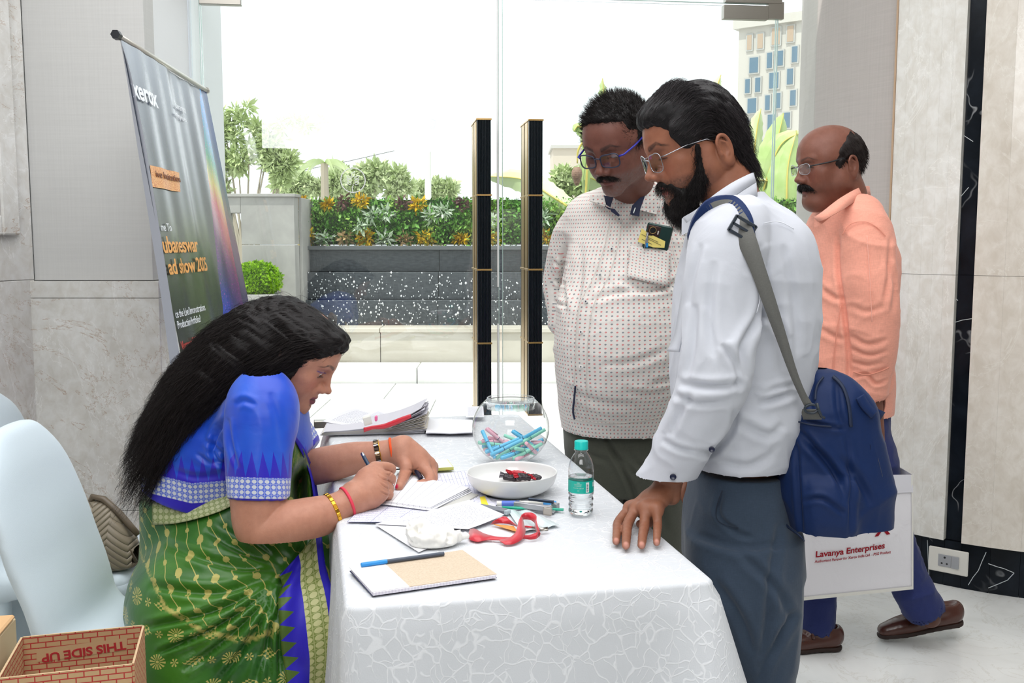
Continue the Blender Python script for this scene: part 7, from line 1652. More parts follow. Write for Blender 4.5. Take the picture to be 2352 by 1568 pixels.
text('Lavanya Enterprises', .0285, M_REDT, cb, T_at(1872, 1279), dn, (0, 0, 1), bold=.0006, sx=1.08, shear=.06, warp=bagwarp)
text('Authorised Partner for Xerox India Ltd. - PSG Product', .0122, M_REDT, cb, T_at(1871, 1292), P(2072, 1281, 3.05)-P(1871, 1292, 3.05), (0, 0, 1), bold=.00025, sx=.99, shear=.12, warp=bagwarp)
text('X', .070, M_REDT, cb, T_at(2020, 1237), dn, (0, 0, 1), bold=.0022, sx=.95, shear=.05, warp=bagwarp); text('TM', .0085, M_REDT, cb, T_at(2050, 1206), dn, (0, 0, 1), warp=bagwarp)
text('xero', .085, M_REDT, cb, T_at(1866, 1225), dn, (0, 0, 1), bold=.0022, sx=.95, warp=bagwarp)
# ================================================================== SEATED WOMAN WRITING
wo = empty('person', tuple(P(420, 1400, 2.28)*np.array([1, 1, 0])), label='seated person with long black hair in a blue blouse and green saree, writing', category='person')
tw_ = math.radians(31); yw = math.radians(4); fww = np.array([math.cos(tw_)*math.cos(yw), -math.cos(tw_)*math.sin(yw), -math.sin(tw_)]); RW = frame(fww); sw_ = .965
YH = 2.27; ow = P(754, 898, YH-.01)-RW @ (np.array([0, .1095, -.0355])*sw_)
SKW = (188, 134, 110)
def ex(v):
    v.stack([(-.20, 0, -.075, .050, .052), (-.12, 0, -.050, .046, .050), (-.04, 0, -.035, .052, .060)], R=RW, o=tuple(ow), k=.03)
    v.at(ow, RW, sw_).ell((0, .045, -.100), (.040, .035, .022), k=.03).at()
S = skin_head(ow, RW, sw_, slit=.0044, lookdn=.0030, nose=.92, cheek=.003, jaw=.92, lip=1.35, fem=True, extra=ex, h=.0018); S.paint(SKW)
face_paint(S, ow, RW, sw_, SKW, lip=(122, 58, 74), brow=(40, 26, 24), browt=.95, liner=(.0035, (30, 34, 130)), lash=(-.0085, (30, 20, 22)))
q = S.local(ow, RW, sw_); S.tint(.5*np.exp(-(((np.abs(q[:, 0])-.033)/.016)**2+((q[:, 2]-.011)/.006)**2))*sstep(.05, .07, q[:, 1]), (150, 92, 104))
S.tint(.35*np.exp(-(((np.abs(q[:, 0])-.048)/.016)**2+((q[:, 2]+.03)/.018)**2))*sstep(.02, .04, q[:, 1]), (196, 116, 100))
M_PAPERY = 0
def tipz(u, v_, z): return PZ(u, v_, z)
def cr(a, b, Y): return P(780+a/6.817, 990+b/6.817, Y)   # close-up of the hands
# near arm and writing hand
elb = P(600, 1212, 2.06); wri = cr(150, 1100, 2.125)
v = Vol(P(520, 1290, 1.9)-np.array([.04, 0, 0]), P(915, 1010, 2.36)+np.array([.02, 0, .03]), .0021)
v.chain([P(588, 1050, 2.10), P(594, 1140, 2.075), elb, P(660, 1206, 2.065), P(720, 1190, 2.085), P(762, 1173, 2.105), wri], [.066, .060, .0525, .052, .046, .036, .030], .03, n=6)
K_ = [cr(560, 590, 2.20), cr(620, 720, 2.18), cr(640, 870, 2.165), cr(640, 990, 2.155)]   # knuckles: index .. little
for i, k_ in enumerate(K_): v.cone(wri*.75+k_*.25, k_, .026-.001*i, .0165-.0009*i, .022)
for i in range(3): v.cone(K_[i]*.7+wri*.3, K_[i+1]*.7+wri*.3, .022, .022, .02)
P_ = [cr(800, 590, 2.235), cr(800, 740, 2.215), cr(770, 900, 2.205), cr(760, 985, 2.185)]
D_ = [cr(790, 660, 2.25), cr(800, 830, 2.235), cr(760, 960, 2.235), cr(735, 1040, 2.21)]
Tp = [tipz(884, 1142, TZ+.022), tipz(890, 1146, TZ+.016), tipz(884, 1150, TZ+.014), tipz(876, 1152, TZ+.014)]
for i in range(4): v.chain([K_[i], K_[i]*.45+P_[i]*.55+np.array([0, -.002, .005]), P_[i], D_[i]*.8+P_[i]*.2, D_[i]*.35+Tp[i]*.65], [.0155, .0118, .0122, .0098, .0082], .006, n=4)
v.chain([wri*.6+K_[0]*.4+np.array([0, .03, .004]), cr(600, 560, 2.255), cr(740, 640, 2.275), cr(800, 780, 2.27)], [.018, .0125, .0112, .009], .01)
H1 = v.skin(2).paint(SKW)
for i in range(4): H1.tint(.25*np.exp(-(np.linalg.norm(H1.V-K_[i], axis=1)/.013)**4), (206, 140, 116)); H1.tint(.3*np.exp(-(np.linalg.norm(H1.V-P_[i], axis=1)/.010)**4), (150, 96, 78))
for s_ in (.33, .66): # hollows between the knuckles
    pass
H1.folds([([(869, 1090), (880, 1100), (896, 1104)], 1.6, .0028), ([(872, 1108), (885, 1118), (897, 1124)], 1.5, .0026), ([(874, 1128), (885, 1134), (897, 1137)], 1.4, .0026), ([(884, 1088), (895, 1090), (900, 1082)], 1.3, .002)])
S.join(H1)
# far arm and resting hand
wrf = cr(900, 300, 2.44); v = Vol(P(640, 1150, 2.28)-np.array([.03, .07, .0]), P(1005, 985, 2.56)+np.array([.01, 0, .03]), .0021)
v.chain([P(660, 1020, 2.50), P(694, 1072, 2.46), P(750, 1066, 2.44), P(810, 1052, 2.435), P(858, 1044, 2.435), P(890, 1037, 2.44), wrf], [.055, .0455, .045, .040, .033, .029, .0275], .03, n=6)
KF = [cr(1290, 560, 2.42), cr(1400, 520, 2.45), cr(1440, 560, 2.475), cr(1430, 620, 2.50)]
for i, k_ in enumerate(KF): v.cone(wrf*.8+k_*.2, k_, .0245, .0165, .022)
v.cone(cr(1010, 250, 2.44), cr(1180, 420, 2.44), .024, .026, .03)
th2 = [cr(980, 420, 2.42), cr(1040, 560, 2.395), cr(1010, 700, 2.375), tipz(780+930/6.817, 990+880/6.817, TZ+.020)]
v.chain(th2, [.021, .0155, .0135, .0095], .012, n=4)
ix = [KF[0], cr(1410, 700, 2.395), cr(1400, 820, 2.37), cr(1300, 830, 2.36), cr(1190, 850, 2.36)]
v.chain(ix, [.0175, .0135, .0135, .0120, .0095], .007, n=4)
md2 = [KF[1], cr(1455, 700, 2.43), cr(1440, 830, 2.40), cr(1380, 860, 2.385)]; v.chain(md2, [.0165, .0130, .0125, .010], .007, n=4)
v.chain([cr(1130, 600, 2.47), cr(1135, 690, 2.455), cr(1190, 770, 2.44), cr(1200, 690, 2.43)], [.012, .0115, .0105, .009], .008, n=4)
v.chain([KF[2], cr(1450, 740, 2.46), cr(1430, 820, 2.43)], [.015, .012, .011], .007, n=3)
H2 = v.skin(2).paint(SKW); RN = (226, 44, 84)
for c, sz in ((tipz(914, 1116, TZ+.022)+np.array([-.002, -.010, .002]), .0062), (cr(1185, 850, 2.352), .0050), (cr(1150, 720, 2.425), .0050)): H2.tint(np.exp(-(np.linalg.norm((H2.V-c)/np.array([.8, 1.3, 1.0]), axis=1)/sz)**6), RN)
H2.tint(.35*np.exp(-(np.linalg.norm(H2.V-cr(1370, 780, 2.36), axis=1)/.012)**4), (160, 98, 80))
H2.folds([([(975, 1098), (985, 1104), (992, 1103)], 1.2, .002), ([(957, 1110), (968, 1113), (972, 1108)], 1.2, .002), ([(938, 1078), (950, 1080), (962, 1074)], 2, .002)])
S.join(H2)
Bt = Vol((-.95, 1.9, .55), (-.35, 2.7, 1.35), .012); Bt.chain([P(460, 1330, 2.30), P(460, 1150, 2.30), P(530, 1000, 2.30), P(600, 930, 2.30)], [.10, .09, .10, .08], .03); Bt.chain([P(600, 950, 2.16), P(592, 1060, 2.10), P(592, 1130, 2.08)], [.05, .045, .045], .02); Bt.chain([P(640, 990, 2.46), P(668, 1030, 2.49), P(690, 1062, 2.465)], [.045, .04, .036], .02); Bt.cone(P(600, 930, 2.30), ow-RW @ np.array([0, .04, .05]), .07, .05, .03); Bt.cone(P(590, 980, 2.14), P(620, 990, 2.46), .06, .06, .03); S.join(Bt.skin(1).paint(SKW))
bw = S.obj('body', M_SKIN, wo); eyes(bw, ow, RW, sw_, (0, .80, -.55))
# ---- blouse
m = M('blue_silk', (16, 84, 205), .42, 0, .5); u, w, _ = m.sep(m.uv())
def circ(m, u, w, pu, pw, r=.36):
    fu = m.math('SUBTRACT', m.math('FRACT', m.math('DIVIDE', u, pu)), .5); fw_ = m.math('SUBTRACT', m.math('FRACT', m.math('DIVIDE', w, pw)), .5)
    d = m.math('SQRT', m.math('ADD', m.math('MULTIPLY', fu, fu), m.math('MULTIPLY', fw_, fw_))); ln = m.math('MAXIMUM', m.math('GREATER_THAN', m.math('ABSOLUTE', fu), .45), m.math('GREATER_THAN', m.math('ABSOLUTE', fw_), .45)); return m.math('MAXIMUM', m.math('LESS_THAN', d, r), m.math('MULTIPLY', ln, .55)), d
f, d = circ(m, u, w, .0118, .0112); lat = m.mix(f, (66, 96, 205), (200, 205, 212))
tri = m.math('MULTIPLY', m.math('ABSOLUTE', m.math('SUBTRACT', m.math('FRACT', m.math('DIVIDE', u, .0235)), .5)), 2.0)   # 0 at the middle of a tooth
deep = m.math('LESS_THAN', w, m.math('ADD', .066, m.math('MULTIPLY', m.math('SUBTRACT', 1.0, m.math('MULTIPLY', tri, 1.5)), .036)))
sheen = m.mix(m.math('MULTIPLY', m.math('SUBTRACT', m.noise(m.geo(), 12, 3), .4), 1.2, clamp=True), (10, 66, 190), (34, 108, 222))
c = m.mix(deep, sheen, (36, 22, 176)); c = m.mix(m.math('LESS_THAN', w, .0475), c, lat); c = m.mix(m.math('LESS_THAN', w, .004), c, (36, 22, 176)); m.set('Base Color', c)
m.bump(m.math('ADD', m.math('MULTIPLY', m.noise(m.geo(), 15, 4, .5, .7), .3), m.math('MULTIPLY', m.noise(m.geo(), 1200, 1), .01)), .5, .01); m.b.inputs['Sheen Weight'].default_value = .15; M_BLUE = m.m
v = Vol((-1.06, 1.90, .70), (-.30, 2.72, 1.34), .0045)
v.chain([P(445, 1190, 2.29), P(470, 1110, 2.29), P(525, 1030, 2.29), P(580, 970, 2.29), P(610, 935, 2.29)], [.132, .138, .140, .122, .09], .03, n=5)
v.cone(P(590, 960, 2.16), P(640, 968, 2.44), .078, .066, .05); v.ell(P(640, 1060, 2.27), (.075, .12, .085), k=.05)
v.chain([P(640, 975, 2.46), P(672, 1010, 2.49), P(690, 1040, 2.475)], [.064, .060, .055], .03, n=4)
v.cone(ow-RW @ np.array([0, .05, .06]), ow-RW @ np.array([0, .075, .15]), .052, .06, .01, op='s')
v.plane(P(440, 1168, 2.2), (-.30, 0, -1)); v.plane(P(700, 1055, 2.46), (.80, 0, -.60))
Bl = v.skin(2); crinkle(Bl, .004, (9, 9, 9), 31)
Bl.folds([([(540, 945), (500, 990), (490, 1040), (515, 1070)], 6, .010), ([(560, 960), (530, 1020), (515, 1080)], 6, .008), ([(470, 1010), (500, 1030), (520, 1050)], 5, .006), ([(400, 1080), (450, 1095), (520, 1090)], 7, .004), ([(450, 1040), (480, 1060), (520, 1065)], 5, .005)])
uu, vv = proj(Bl.V); hemv = np.interp(uu, [340, 350, 440, 540, 660], [1128, 1138, 1160, 1152, 1130]); far = (Bl.V[:, 1] > 2.40) & (uu > 650)
wfar = ((P(696, 1048, 2.47)-Bl.V) @ (np.array([.80, 0, -.60])))
Bl.uv = np.column_stack([np.where(far, Bl.V[:, 1]*.9, Bl.V[:, 0]+.3*Bl.V[:, 1]), np.where(far, wfar, (hemv-vv)/2287*2.15)])
blo = Bl.obj('blouse', M_BLUE, wo)
sA, sB = P(594, 948, 2.115), P(594, 1140, 2.075)
v = Vol(P(490, 1190, 1.92)-np.array([.04, 0, 0]), P(700, 850, 2.34)+np.array([.08, 0, .02]), .004)
v.chain([P(596, 905, 2.17), P(604, 935, 2.13), P(594, 1040, 2.095), P(594, 1150, 2.07)], [.055, .078, .071, .0640], .03, n=6)
ax_ = (sB-sA)/np.linalg.norm(sB-sA); v.plane(P(594, 1147, 2.07), ax_+np.array([-.06, 0, 0])); v.cone(P(594, 1160, 2.07), P(594, 1120, 2.08), .060, .058, .002, op='s')
Sl = v.skin(2); crinkle(Sl, .0022, (14, 14, 9), 33); Sl.folds([([(522, 960), (530, 1020), (545, 1075)], 5, .006), ([(620, 900), (640, 960), (650, 1040)], 8, .003), ([(540, 930), (560, 920), (590, 930)], 6, .004)])
hm = (P(594, 1147, 2.07)-Sl.V) @ (ax_+np.array([-.06, 0, 0])); rel = Sl.V-P(594, 1040, 2.09); Sl.uv = np.column_stack([-np.arctan2(-rel[:, 1], rel[:, 0])*.069, hm]); Sl.obj('sleeve', M_BLUE, blo)
# ---- saree
v = Vol((-1.16, 1.86, .02), (-.28, 2.74, 1.02), .0058)
v.ell(P(460, 1360, 2.28), (.158, .18, .150)); v.chain([P(448, 1160, 2.30), P(456, 1240, 2.30), P(460, 1330, 2.30)], [.126, .132, .14], .05)
v.chain([P(455, 1370, 2.17), P(560, 1400, 2.13), P(690, 1430, 2.12), P(752, 1445, 2.12)], [.135, .132, .115, .11], .06, n=4); v.chain([P(440, 1370, 2.42), P(600, 1385, 2.45), P(745, 1400, 2.46)], [.145, .12, .10], .06, n=4)
v.chain([P(742, 1450, 2.13), P(760, 1640, 2.14), P(740, 2050, 2.16)], [.10, .11, .13], .05, n=4); v.chain([P(745, 1400, 2.44), P(760, 1640, 2.44), P(740, 1900, 2.44)], [.10, .11, .13], .05, n=4)
v.chain([P(520, 1430, 2.10), P(600, 1560, 2.08), P(640, 1800, 2.08), P(660, 2080, 2.1)], [.11, .13, .13, .13], .07, n=4); v.chain([P(450, 1420, 2.10), P(440, 1560, 2.05), P(450, 1700, 2.04), P(470, 2100, 2.04)], [.14, .13, .13, .13], .06, n=4)
v.chain([P(560, 1200, 2.24), P(640, 1230, 2.22), P(700, 1250, 2.22)], [.10, .085, .05], .05, n=4); v.cone(P(520, 1290, 2.18), P(690, 1290, 2.18), .11, .06, .06)
v.plane((0, 0, .025), (0, 0, -1)); v.plane(P(440, 1146, 2.2), (-.12, 0, 1), k=.006)
Sa = v.skin(2); crinkle(Sa, .004, (8, 8, 8), 41)
ctr = (658, 1322)
fl = [([(ctr[0]-k*0, ctr[1]+j), ((ctr[0]+a)/2, (ctr[1]+b)/2+c), (a, b)], w, A) for j, k, a, b, c, w, A in [(0, 0, 330, 1440, 20, 6, .010), (2, 0, 360, 1500, 22, 5, .012), (4, 0, 420, 1540, 20, 6, .010), (6, 0, 500, 1568, 15, 6, .010), (-6, 0, 340, 1345, 26, 8, .008), (-12, 0, 380, 1250, 10, 8, .007), (-20, 0, 470, 1215, 0, 8, .007), (5, 0, 585, 1568, 8, 6, .009)]]
Sa.folds([(a, b*1.15, c*1.5) for a, b, c in fl]+[([(625, 1350), (620, 1450), (615, 1568)], 6, .010), ([(645, 1340), (640, 1450), (645, 1568)], 6, .010), ([(700, 1230), (680, 1290), (655, 1325)], 6, .010), ([(720, 1240), (700, 1300), (665, 1330)], 5, .008), ([(560, 1180), (600, 1240), (650, 1300)], 9, .006)])
uu, vv = proj(Sa.V); X_, Z_ = Sa.V[:, 0], Sa.V[:, 2]
zone = vv-np.interp(uu, [290, 330, 380, 470, 560, 620, 640, 800], [1180, 1290, 1395, 1452, 1470, 1452, 1445, 1445])
Sa.uv = np.column_stack([X_, Z_]); Sa.col = np.column_stack([sstep(-3, 3, zone), sstep(9, 3, np.abs(zone)), np.zeros(len(uu))])
m = M('green_silk', (46, 112, 22), .4, 0, .5); o = m.uv(); u, w, _ = m.sep(o); cr_, cg_, _b = m.sep(m.attr('Col'))
fl_n = m.noise(m.geo(), 5.5, 3, .5, .4); base = m.mix(m.math('MULTIPLY', m.math('SUBTRACT', fl_n, .38), 3.0, clamp=True), (26, 84, 14), (62, 118, 20))
ws = m.n('VectorMath', {0: o, 1: m.n('VectorMath', {0: m.noise(o, 2.5, 1, out='Color'), 1: (.09, .09, 0)}, operation='MULTIPLY').outputs[0]}, operation='ADD').outputs[0]
ru, rw, _ = m.sep(m.mapv(ws, (1, 1, 1), (0, 0, math.radians(52))))
k = m.math('DIVIDE', rw, .0245); col_ = m.math('FLOOR', k); fk = m.math('SUBTRACT', m.math('FRACT', k), .5)
line = m.math('LESS_THAN', m.math('ABSOLUTE', fk), .035)
ph_ = m.math('ADD', m.math('DIVIDE', ru, .043), m.math('MULTIPLY', col_, .37)); fp = m.math('SUBTRACT', m.math('FRACT', ph_), .5); big = m.math('LESS_THAN', m.math('FRACT', m.math('MULTIPLY', m.math('FLOOR', ph_), .5)), .25)
dd = m.math('SQRT', m.math('ADD', m.math('MULTIPLY', m.math('MULTIPLY', fk, .0245), m.math('MULTIPLY', fk, .0245)), m.math('MULTIPLY', m.math('MULTIPLY', fp, .043), m.math('MULTIPLY', fp, m.math('ADD', .043, m.math('MULTIPLY', big, -.014))))))
blob = m.math('LESS_THAN', m.math('ADD', dd, m.math('MULTIPLY', m.math('SUBTRACT', m.noise(m.geo(), 260, 1), .5), .003)), m.math('ADD', .0042, m.math('MULTIPLY', big, .0022)))
upper = m.math('MAXIMUM', line, blob)
# lower field: rayed flowers and stepped diamonds in alternate cells
gu_ = m.math('DIVIDE', m.math('ADD', u, m.math('MULTIPLY', m.math('FLOOR', m.math('DIVIDE', w, .052)), .036)), .072); gw_ = m.math('DIVIDE', w, .052)
cu = m.math('MULTIPLY', m.math('SUBTRACT', m.math('FRACT', gu_), .5), .072); cw = m.math('MULTIPLY', m.math('SUBTRACT', m.math('FRACT', gw_), .5), .052)
rr2 = m.math('SQRT', m.math('ADD', m.math('MULTIPLY', cu, cu), m.math('MULTIPLY', m.math('MULTIPLY', cw, cw), 1.7))); an = m.math('ARCTAN2', cw, cu)
ray = m.math('MULTIPLY', m.math('GREATER_THAN', m.math('COSINE', m.math('MULTIPLY', an, 14)), .0), m.math('MULTIPLY', m.math('LESS_THAN', rr2, .018), m.math('GREATER_THAN', rr2, .005))); ray = m.math('MAXIMUM', ray, m.math('LESS_THAN', rr2, .0035))
chk = m.math('MULTIPLY', m.math('LESS_THAN', m.math('ADD', m.math('ABSOLUTE', cu), m.math('MULTIPLY', m.math('ABSOLUTE', cw), 1.9)), .021), m.math('GREATER_THAN', m.math('MULTIPLY', m.math('SINE', m.math('MULTIPLY', cu, 520)), m.math('SINE', m.math('MULTIPLY', cw, 820))), .0))
alt = m.math('GREATER_THAN', m.math('FRACT', m.math('MULTIPLY', m.math('ADD', m.math('FLOOR', gu_), m.math('FLOOR', gw_)), .5)), .25)
lower = m.math('ADD', m.math('MULTIPLY', alt, ray), m.math('MULTIPLY', m.math('SUBTRACT', 1, alt), chk))
sx_ = m.math('SUBTRACT', m.math('FRACT', m.math('ADD', gu_, .5)), .5); sy_ = m.math('SUBTRACT', m.math('FRACT', m.math('ADD', gw_, 0.0)), .5); su_ = m.math('MULTIPLY', sx_, .072); sw2 = m.math('MULTIPLY', sy_, .052); r3 = m.math('SQRT', m.math('ADD', m.math('MULTIPLY', su_, su_), m.math('MULTIPLY', sw2, sw2)))
lower = m.math('MAXIMUM', lower, m.math('MULTIPLY', m.math('LESS_THAN', r3, .008), m.math('GREATER_THAN', m.math('COSINE', m.math('MULTIPLY', m.math('ARCTAN2', sw2, su_), 6)), .1)))
edge = m.math('MULTIPLY', cg_, m.math('GREATER_THAN', m.noise(m.geo(), 90, 2), .45))
f = m.math('MAXIMUM', m.math('ADD', m.math('MULTIPLY', m.math('SUBTRACT', 1, cr_), upper), m.math('MULTIPLY', cr_, lower)), edge)
m.set('Base Color', m.mix(m.math('MULTIPLY', f, .9), base, (178, 168, 92))); m.set('Roughness', m.math('MULTIPLY_ADD', f, .12, .38)); m.set('Metallic', m.math('MULTIPLY', f, .2))
m.bump(m.math('ADD', m.math('ADD', m.math('MULTIPLY', m.noise(m.geo(), 11, 4, .5, .9), .4), m.math('MULTIPLY', m.noise(m.geo(), 1500, 1), .012)), m.math('MULTIPLY', f, .05)), .5, .012); m.b.inputs['Sheen Weight'].default_value = .1; M_GREEN = m.m
sa = Sa.obj('saree', M_GREEN, wo)
# borders: woven strips that follow the cloth
def strip_on(name, rows, S_, mat, parent, off=.005, nx=10, ny=60, th=.0015, ripple=0, fb=2.15):
    """rows: (left pixel, right pixel) down the strip"""
    L = catmull([r[0] for r in rows], 8); R_ = catmull([r[1] for r in rows], 8); n = len(L); V = []; UV = []; acc = 0
    uu, vv = proj(S_.V); fr = S_.V[:, 1]; last = None
    D = np.full((n, nx+1), np.nan)
    for j in range(n):
        for i in range(nx+1):
            s_ = i/nx; u_, v_ = L[j]*(1-s_)+R_[j]*s_; k = (np.abs(uu-u_) < 8) & (np.abs(vv-v_) < 8)
            if k.any(): D[j, i] = fr[k].min()
    g = np.nanmean(D) if np.isfinite(D).any() else fb; D = np.where(np.isfinite(D), D, np.nan)
    for i in range(nx+1):
        c = D[:, i]; ok = np.isfinite(c); D[:, i] = np.interp(np.arange(n), np.flatnonzero(ok), c[ok]) if ok.any() else g
    for _ in range(3): E_ = np.pad(D, 1, 'edge'); D = (E_[1:-1, 1:-1]*2+E_[:-2, 1:-1]+E_[2:, 1:-1]+E_[1:-1, :-2]+E_[1:-1, 2:])/6
    for j in range(n):
        if j: acc += np.linalg.norm(P(*((L[j]+R_[j])/2), g)-P(*((L[j-1]+R_[j-1])/2), g))
        for i in range(nx+1):
            s_ = i/nx; u_, v_ = L[j]*(1-s_)+R_[j]*s_; V.append(P(u_, v_, D[j, i]-off+ripple*math.sin(s_*9+j*.15))); UV.append((s_, acc))
    w_ = nx+1; me = mesh(name, V, [(j*w_+i, (j+1)*w_+i, (j+1)*w_+i+1, j*w_+i+1) for j in range(n-1) for i in range(nx)], UV); o_ = link(name, me, mat, parent, True); md = o_.modifiers.new('th', 'SOLIDIFY'); md.thickness = th; md.offset = 0; return o_
m = M('border_weave', (150, 160, 90), .5, 0, .4); u, w, _ = m.sep(m.uv()); f, d = circ(m, m.math('MULTIPLY', u, .072), w, .0135, .0155, .40)
gold = m.mix(f, (118, 132, 62), (186, 186, 132)); tr2_ = m.math('MULTIPLY', m.math('ABSOLUTE', m.math('SUBTRACT', m.math('FRACT', m.math('DIVIDE', w, .034)), .5)), 2.0)
blue = hexc(38, 26, 172); cgreen = hexc(70, 96, 30)
tooth = m.math('LESS_THAN', u, m.math('MULTIPLY', m.math('SUBTRACT', 1.0, tr2_), .27)); c = m.mix(tooth, blue, cgreen)
c = m.mix(m.math('MULTIPLY', m.math('GREATER_THAN', u, .46), m.math('LESS_THAN', u, .86)), c, gold); m.set('Base Color', c); m.bump(m.math('ADD', f, m.noise(m.geo(), 14, 3)), .3, .004); M_BORD = m.m
strip_on('border', [((642, 1322), (738, 1215)), ((648, 1345), (740, 1240)), ((640, 1370), (748, 1300)), ((640, 1400), (762, 1350)), ((643, 1450), (772, 1400)), ((648, 1500), (778, 1450)), ((655, 1540), (778, 1500)), ((660, 1600), (766, 1570))], Sa, M_BORD, sa, .010, 16, ripple=.003)
m = M('waist_band', (150, 160, 90), .5, 0, .4); u, w, _ = m.sep(m.uv()); f, d = circ(m, m.math('MULTIPLY', u, .060), w, .0128, .0128, .38); c = m.mix(f, (124, 138, 84), (178, 182, 140)); c = m.mix(m.math('LESS_THAN', u, .24), c, blue); m.set('Base Color', c); M_WB = m.m
strip_on('border', [((349, 1134), (350, 1205)), ((400, 1140), (400, 1202)), ((450, 1139), (455, 1190)), ((500, 1130), (510, 1172)), ((545, 1118), (552, 1150))], Sa, M_WB, sa, .006, 8)
# pallu over the chest
plu = strip_on('pallu', [((663, 1000), (672, 995)), ((660, 1040), (700, 1040)), ((656, 1090), (716, 1100)), ((655, 1150), (722, 1160)), ((660, 1200), (738, 1215))], Bl, M_GREEN, sa, .014, 10, ripple=.006); strip_on('pallu_edge', [((660, 985), (668, 985)), ((690, 1035), (702, 1035)), ((712, 1090), (722, 1090)), ((722, 1150), (734, 1155)), ((732, 1200), (746, 1210))], Bl, plain('blue_edge', (38, 26, 172), .6), sa, .018, 3)
# ---- hair: heavy mass down the back
HL = [(628, 768, 2.27, .074), (590, 782, 2.26, .078), (535, 826, 2.255, .075), (478, 880, 2.25, .066), (425, 940, 2.245, .058), (385, 1005, 2.235, .046), (355, 1062, 2.23, .034), (336, 1100, 2.225, .020)]
v = Vol(P(270, 1150, 1.98)-np.array([.03, 0, 0]), P(800, 650, 2.55)+np.array([.09, 0, .02]), .0042); v.at(ow, RW, sw_)
v.ell((0, -.022, .032), (.086, .106, .088)); v.ell((0, .032, .058), (.078, .058, .050), k=.025); v.ell((-.0, -.055, -.035), (.092, .062, .080), k=.03); v.ell((.060, .000, -.035), (.026, .036, .080), k=.03); v.ell((-.060, .000, -.035), (.026, .036, .080), k=.03); v.ell((0, .070, .080), (.052, .024, .024), k=.02); v.ell((0, .104, -.012), (.100, .070, .072), k=.008, op='s'); v.ell((0, .078, -.050), (.12, .060, .085), k=.010, op='s'); v.at()
for i in range(len(HL)-1): a, b = HL[i], HL[i+1]; v.cone(P(*a[:3]), P(*b[:3]), a[3], b[3], .04, flat=(0, 1, 0, .75) if i > 1 else None)
HS = v.skin(1)
path = np.array([P(700, 720, 2.27), P(650, 715, 2.27)]+[P(*h[:3]) for h in HL]+[P(322, 1125, 2.22)])
pd = catmull(path, 6); td = np.gradient(pd, axis=0); td /= np.linalg.norm(td, axis=1)[:, None]
def dH(p, n=None):
    out = np.empty_like(p); prt = ow+RW @ np.array([0, .03, .12])*sw_
    for i in range(0, len(p), 4000):
        q_ = p[i:i+4000]; d2_ = ((q_[:, None]-pd[None])**2).sum(2); wgt = np.exp(-d2_/.0022)+1e-12; out[i:i+4000] = (wgt @ td)/wgt.sum(1)[:, None]
    q_ = (p-ow) @ RW/sw_; fr = sstep(-.02, .05, q_[:, 1])[:, None]*sstep(-.12, -.06, q_[:, 2])[:, None]; side = np.column_stack([q_[:, 0]*6, -.8+0*q_[:, 0], -.75-.3*sstep(.05, -.05, q_[:, 2])]) @ RW.T
    d = out*(1-fr)+fr*side
    if n is not None: d = d-n*(d*n).sum(1)[:, None]*.85
    return d+.10*np.stack([vnoise(p, 14, 1), vnoise(p, 14, 2), vnoise(p, 14, 3)], 1)
q = HS.local(ow, RW, sw_); tdir = dH(HS.V); HS.disp(.0035*vnoise(np.column_stack([HS.V @ np.array([.6, 0, .8]), HS.V[:, 1], (HS.V*tdir).sum(1)*.15]), (150, 110, 20))+.003*vnoise(HS.V, 22)); HS.paint((14, 11, 12))
tail = sstep(.0, .35, (ow[0]-HS.V[:, 0])); u_h, v_h = proj(HS.V)
T = hair_tufts(HS, np.ones(len(HS.V)), 17000, dH, .11, None, r=.00055, seg=8, seed=11, out=.08, noise=.12, wav=.009, col=(32, 27, 27), var=.5); HS.join(T)
T = hair_tufts(HS, .15+tail, 4200, dH, .07, None, r=.0004, seg=7, seed=12, out=.30, noise=.42, wav=.012, col=(24, 19, 18), var=.4)
hw_ = HS.obj('hair', M_HAIR, wo); T.obj('loose_hairs', M_HAIR, hw_)
# ---- ornaments
def ring_at(name, c, axis, r, w, mat, parent, n=40, sq=1.0, seg=6, tilt=None):
    axis = np.array(axis)/np.linalg.norm(axis); a = np.cross(axis, [0, 0, 1.]); a /= np.linalg.norm(a); b = np.cross(axis, a)
    return MB().tube([c+r*(a*math.cos(t)*sq+b*math.sin(t)) for t in np.linspace(0, 2*PI, n, endpoint=False)], w, seg, closed=True).obj(name, mat, parent, True)
dn_ = wri-P(720, 1190, 2.085)
gb = empty('gold_bangle', (0, 0, 0)); gb.parent = wo; gb.matrix_parent_inverse = Matrix.Translation(wo.location).inverted()
cB = P(764, 1172, 2.107); axb = dn_/np.linalg.norm(dn_); a_ = np.cross(axb, [0, 0, 1.]); a_ /= np.linalg.norm(a_); b_ = np.cross(axb, a_); M_GOLD2 = plain('yellow_gold', (226, 170, 60), .25, 1)
for i in range(26):
    t = 2*PI*i/26; c = cB+.0385*(a_*math.cos(t)+b_*math.sin(t))*(1+.0); Rr = np.stack([axb, -a_*math.sin(t)+b_*math.cos(t), a_*math.cos(t)+b_*math.sin(t)], 1); sbox('link', c, (.0044, .0046, .0016), M_GOLD2, gb, .001, Rr)
M_THR = plain('coral_thread', (226, 62, 84), .7); M_THO = plain('orange_thread', (232, 84, 30), .8)
ring_at('red_wristband', P(798, 1153, 2.124), dn_, .0335, .0034, M_THR, wo)
dF = wrf-P(858, 1044, 2.435); ring_at('orange_thread_band', cr(815, 305, 2.44), dF+np.array([0, 0, .0]), .0312, .0024, M_THO, wo); ring_at('orange_thread_band', cr(828, 300, 2.44), dF, .0308, .0018, M_THO, wo)
ring_at('finger_ring', cr(790, 880, 2.205), P_[2]-K_[2], .0100, .0010, M_SILV, wo, 20)
